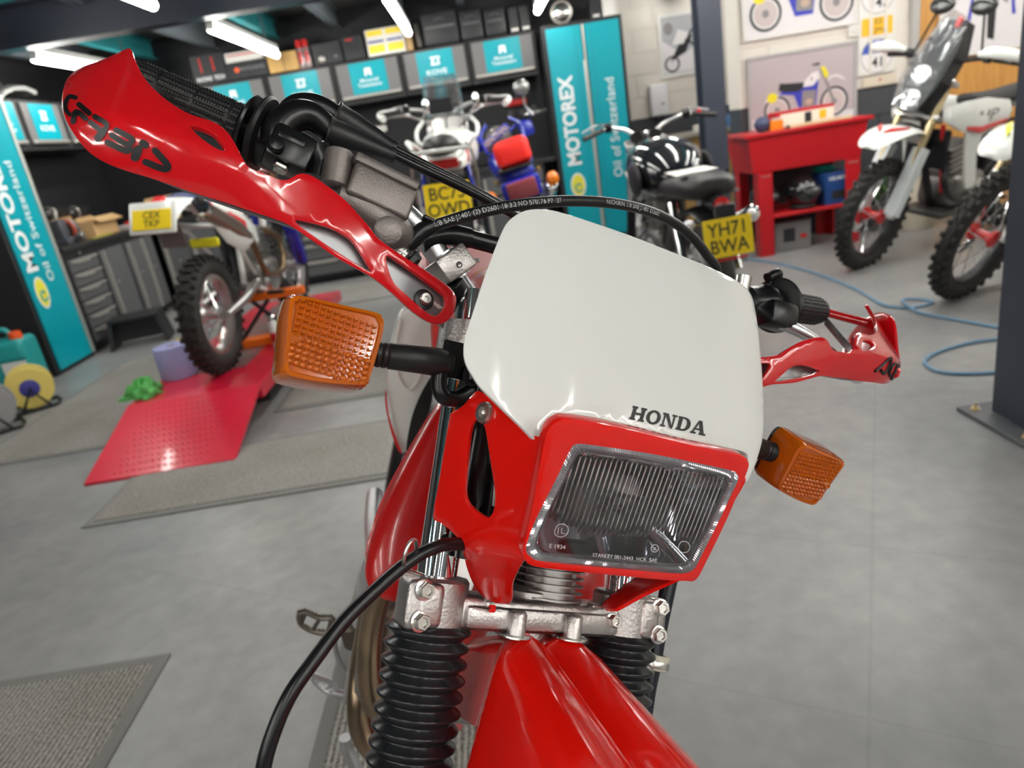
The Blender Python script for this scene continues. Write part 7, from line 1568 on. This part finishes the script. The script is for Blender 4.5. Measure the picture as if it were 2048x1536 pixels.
# ---- tank, body panels, engine, exhaust, pegs (frame part of the motorcycle, world coordinates)
bu_ = Vector((0.923, 0.093, -0.373)).normalized(); bb_ = Vector((-0.10, 0.995, 0)).normalized(); bp_ = bu_.cross(bb_).normalized()
bu_ = bb_.cross(bp_)
HD = SM @ Vector((0, 0.012, 0.10))
def mirror(mb):
    o = MB(); o.v = [v-2*((v-HD).dot(bu_))*bu_ for v in mb.v]; o.f = [f[::-1] for f in mb.f]; return o
def Bk(mb, name, m, **k):
    par = k.pop('part', None)
    return mb.build(name, m, par or bike, BI if par is None else None, **k)
BR = Matrix((bu_, bb_, bp_)).transposed()
def Bp(u, b, w): return HD+bu_*u+bb_*b+bp_*w
TRED = mat('tank_red', (0.50, 0.010, 0.010), 0.25, coat=0.3)
rows = [(770, 903, 975, 0.80), (830, 860, 960, 0.78), (880, 830, 955, 0.765), (940, 796, 945, 0.745), (1000, 766, 935, 0.725), (1050, 748, 930, 0.71), (1100, 734, 925, 0.70), (1124, 734, 920, 0.695), (1140, 750, 900, 0.69), (1149, 785, 865, 0.69)]
secs = []
for y, xl, xr, Y in rows:
    a, b = at_y(xl, y, Y), at_y(xr, y, Y+0.02); c = (a+b)/2; h = (a-b)/2; d = Vector((0.15, 1, 0.2)).normalized()*min(0.075, h.length*1.1)
    secs.append([c+h*math.copysign(abs(math.cos(t))**0.8, math.cos(t))+d*math.copysign(abs(math.sin(t))**0.8, math.sin(t)) for t in [2*math.pi*k/32 for k in range(32)]])
lobe = MB().loft(secs)
tank = Bk(lobe, 'fuel_tank', TRED, smooth=70, sub=1)
Bk(mirror(lobe), 'tank_lobe', TRED, part=tank, smooth=70, sub=1)
fl = MB()
for (y, xl, xr, Y), (y2, xl2, xr2, Y2) in zip(rows[1:-2], rows[2:-1]):
    pass
fl.tube([at_y(xl+1, y, Y+0.006) for y, xl, xr, Y in rows[1:-2]], 0.0022, 6, 4)
Bk(fl, 'tank_seam', TRED, part=tank)
M3 = BR
Bk(MB().ball(Bp(0, 0.36, 0.03), (0.085, 0.25, 0.125), M=M3, seg=32, rings=18), 'tank_top', TRED, part=tank, smooth=80)
Bk(MB().lathe([(0.03, 0), (0.032, 0.004), (0.03, 0.016), (0.02, 0.02)], Bp(0, 0.30, 0.145), Bp(0, 0.30, 1), 24), 'filler_cap', BLK, part=tank)
pbx = at_y(942, 523, 0.82)
Bk(MB().box(pbx, (0.02, 0.004, 0.005), bev=0.001), 'tank_badge', ZINC, part=tank)
# side body: red flank, white number panel with red edge and black flash
def slab_px(px, Y0, Y1, k=0.92):
    cx_ = sum(p[0] for p in px)/len(px); cy_ = sum(p[1] for p in px)/len(px)
    q = smooth_px(px, 3)
    A = [at_y(x, y, Y0) for x, y in q]; c = at_y(cx_, cy_, Y0-0.012)
    B = [at_y(cx_+(x-cx_)*k, cy_+(y-cy_)*k, Y1) for x, y in q]
    C = [c+(a-c)*0.93 for a in A]
    C = [v+Vector((0, -0.008, 0)) for v in C]
    return MB().loft([C, A, B])
Bk(slab_px([(862, 610), (900, 588), (990, 560), (1010, 640), (1000, 760), (905, 800), (872, 770)], 1.0, 1.2), 'tank_flank', mat('lit_flank_red', (0.72, 0.06, 0.05), 0.3, coat=0.3), part=tank, smooth=50)  # light on the tank side is put into this paler, pinker red
whp = Bk(slab_px([(792, 640), (806, 616), (840, 604), (872, 612), (880, 660), (872, 730), (862, 790), (846, 850), (826, 890), (806, 906), (796, 890), (782, 830), (774, 760), (778, 690)], 1.22, 1.5), 'side_number_panel', mat('side_panel_white', (0.70, 0.70, 0.67), 0.3, coat=0.3), smooth=50)
def patch(px, Y, m, name, part):
    q = smooth_px(px, 3); A = [at_y(x, y, Y) for x, y in q]; B = [at_y(x, y, Y+0.004) for x, y in q]
    return Bk(MB().loft([A, B]), name, m, part=part, smooth=30)
patch([(822, 840), (836, 800), (850, 772), (866, 752), (864, 800), (848, 850), (826, 888), (812, 900)], 1.20, BLK, 'black_flash', whp)
patch([(772, 780), (778, 830), (790, 868), (804, 905), (796, 900), (784, 870), (774, 830), (770, 800)], 1.20, TRED, 'red_edge', whp)
Bk(MB().tube([at_y(x, y, 1.205) for x, y in [(800, 640), (790, 700), (796, 752), (812, 778), (824, 776), (838, 755), (850, 720)]], 0.002, 8), 'panel_outline', mat('decal_white', (0.85, 0.84, 0.80), 0.4), part=whp)
# seat, rear fender, rear wheel, swingarm
Bk(MB().box(Bp(0, 0.78, 0.06), (0.16, 0.55, 0.08), M=M3, bev=0.03, seg=3), 'seat', mat('seat_vinyl', (0.35, 0.02, 0.02), 0.5), smooth=50)
Bk(MB().loft([[Bp(u*k, b, w-abs(u)*0.3) for u in (-0.09, -0.06, 0, 0.06, 0.09)]+[Bp(u*k, b, w-0.006-abs(u)*0.3) for u in (0.09, 0.06, 0, -0.06, -0.09)] for b, w, k in ((0.95, 0.03, 1), (1.15, 0.06, 1), (1.35, 0.09, 0.8))]), 'rear_fender', TRED, smooth=50)
RA = Bp(0, 1.12, -0.60)
rt = Bk(MB().ring(RA, bu_, 0.27, 0.052, 56, 12), 'rear_tyre', RUB)
Bk(MB().ring(RA, bu_, 0.225, 0.016, 48, 8, 1.4), 'rim', ALU, part=rt)
Bk(MB().lathe([(0.03, -0.05), (0.06, -0.045), (0.03, -0.03), (0.03, 0.03), (0.06, 0.045), (0.03, 0.05)], RA, RA+bu_, 24), 'hub', ALU, part=rt)
sp = MB()
for i in range(32):
    a = 2*math.pi*i/32; s = 1 if i % 2 else -1; d0 = bb_*math.cos(a+0.5*s)+bp_*math.sin(a+0.5*s); d1 = bb_*math.cos(a)+bp_*math.sin(a)
    sp.cyl(RA+bu_*s*0.045+d0*0.05, RA+d1*0.22, 0.0018, seg=5)
Bk(sp, 'spokes', CHR, part=rt)
sw = MB()
for s in (-1, 1): sw.tube([Bp(s*0.08, 0.62, -0.50), Bp(s*0.09, 0.9, -0.57), Bp(s*0.09, 1.14, -0.60)], 0.022, 10)
sw.tube([Bp(-0.09, 0.66, -0.51), Bp(0.09, 0.66, -0.51)], 0.025, 10, 0)
Bk(sw, 'swingarm', ALU)
fr = MB()
fr.tube([Bp(0, 0.02, 0.06), Bp(0, 0.15, -0.30), Bp(0, 0.28, -0.52)], 0.018, 12)
fr.tube([Bp(0, 0.02, 0.10), Bp(0, 0.40, 0.0), Bp(0, 0.62, -0.12), Bp(0, 0.66, -0.5)], 0.018, 12)
for s in (-1, 1):
    fr.tube([Bp(0, 0.28, -0.52), Bp(s*0.08, 0.4, -0.62), Bp(s*0.09, 0.66, -0.56)], 0.014, 10)
    fr.tube([Bp(0, 0.42, 0.0), Bp(s*0.07, 0.7, 0.0), Bp(s*0.07, 1.1, 0.03)], 0.011, 10)
Bk(fr, 'frame', mat('frame_red', (0.45, 0.015, 0.012), 0.3))
Bk(MB().tube([Bp(0.09, 0.55, -0.58), Bp(0.20, 0.62, -0.72), Bp(0.34, 0.70, -0.905)], 0.011, 10), 'side_stand', DARKM)
# engine: finned cylinder, crankcase with round side cover
ec_ = SM @ SV(1100, 1160, 0.004)
pr = [(0.020, -0.040)]
for k in range(9):
    z = -0.036+k*0.0062; pr += [(0.0235, z), (0.0305, z+0.0003), (0.0305, z+0.0018), (0.0235, z+0.0021)]
pr += [(0.020, 0.022)]
eng = Bk(MB().lathe(pr, ec_+(SR @ Vector((0, 0, 0.020))), ec_+(SR @ Vector((0, 0, 2))), 44), 'finned_head_casting', mat('engine_alloy', (0.42, 0.40, 0.39), 0.4, 0.9), smooth=30)
Bk(MB().lathe([(0.016, 0), (0.022, 0.004), (0.022, 0.010)], ec_-(SR @ Vector((0, 0, 0.030))), ec_+(SR @ Vector((0, 0, 1))), 24), 'casting_collar', CAST, part=eng)
Bk(MB().box(Bp(0, 0.36, -0.40), (0.24, 0.26, 0.22), M=M3, bev=0.05, seg=3), 'crankcase', mat('engine_alloy', (0.42, 0.40, 0.39), 0.4, 0.9))
sc_ = at_y(706, 1335, 1.02)
Bk(MB().lathe([(0.062, 0), (0.062, 0.035), (0.056, 0.042), (0.02, 0.044)], sc_+bu_*0.035, sc_-bu_, 36), 'side_cover', CAST)
Bk(MB().box(at_y(708, 1262, 1.0), (0.035, 0.05, 0.05), bev=0.008), 'engine_mount', mat('dirty_steel', (0.12, 0.10, 0.08), 0.5, 0.7))
sp_ = [(729, 1118), (742, 1122), (751, 1145), (745, 1190), (739, 1236), (722, 1253), (705, 1249), (712, 1200), (720, 1150)]
Bk(slab_px(sp_, 0.90, 0.96, 0.98), 'side_plate', ALU, smooth=40)
Bk(MB().tube([at_y(x, y, Y) for x, y, Y in [(800, 1120, 0.74), (778, 1140, 0.76), (756, 1200, 0.78), (742, 1270, 0.79), (738, 1340, 0.78), (748, 1400, 0.77), (775, 1440, 0.76)]], 0.0165, 20), 'exhaust_header', BRONZE)
Bk(MB().tube([at_y(x, y, Y) for x, y, Y in [(768, 1150, 0.84), (745, 1215, 0.85), (731, 1280, 0.85), (722, 1340, 0.84), (717, 1400, 0.82), (718, 1440, 0.81), (730, 1478, 0.80), (760, 1510, 0.79), (800, 1530, 0.78)]], 0.0165, 20), 'exhaust_header', BRONZE)
Bk(MB().tube([at_y(x, y, 0.9) for x, y in [(690, 1475), (694, 1500), (710, 1530), (730, 1570)]], 0.010, 12), 'frame_loop', ALU)
Bk(MB().tube([at_y(x, y, 1.06) for x, y in [(668, 1280), (674, 1310), (688, 1340)]], 0.005, 8), 'pedal_pivot', ALU)
def peg(px, Y, name, m, r=0.0045):
    P = [at_y(x, y, Y) for x, y in px]
    n = len(P); mb = MB().tube(P+[P[0]], r*1.25, 8, 3)
    for k in range(1, n//2): mb.cyl(P[k], P[n-k], r*0.9, seg=8)
    for i in range(n):
        a, b = P[i], P[(i+1) % n]
        for k in range(4):
            q = a.lerp(b, k/4)
            mb.cyl(q, q+Vector((0, 0, 0.009)), r*0.9, r*0.3, 6)
    return Bk(mb, name, m)
PEG = mat('worn_peg_steel', (0.20, 0.18, 0.15), 0.4, 0.9)
peg([(598, 1228), (612, 1224), (640, 1236), (664, 1236), (666, 1252), (655, 1266), (625, 1262), (602, 1248)], 1.15, 'footpeg', PEG)
Bk(MB().tube([at_y(x, y, 1.15) for x, y in [(660, 1256), (690, 1262), (712, 1268)]], 0.008, 10), 'peg_mount', PEG)
peg([(624, 1352), (640, 1356), (664, 1366), (672, 1378), (664, 1388), (648, 1380), (632, 1366)], 1.12, 'brake_pedal', ALU, 0.004)
Bk(MB().tube([at_y(x, y, 1.12) for x, y in [(664, 1384), (690, 1390), (712, 1394)]], 0.009, 10), 'pedal_arm', ALU)
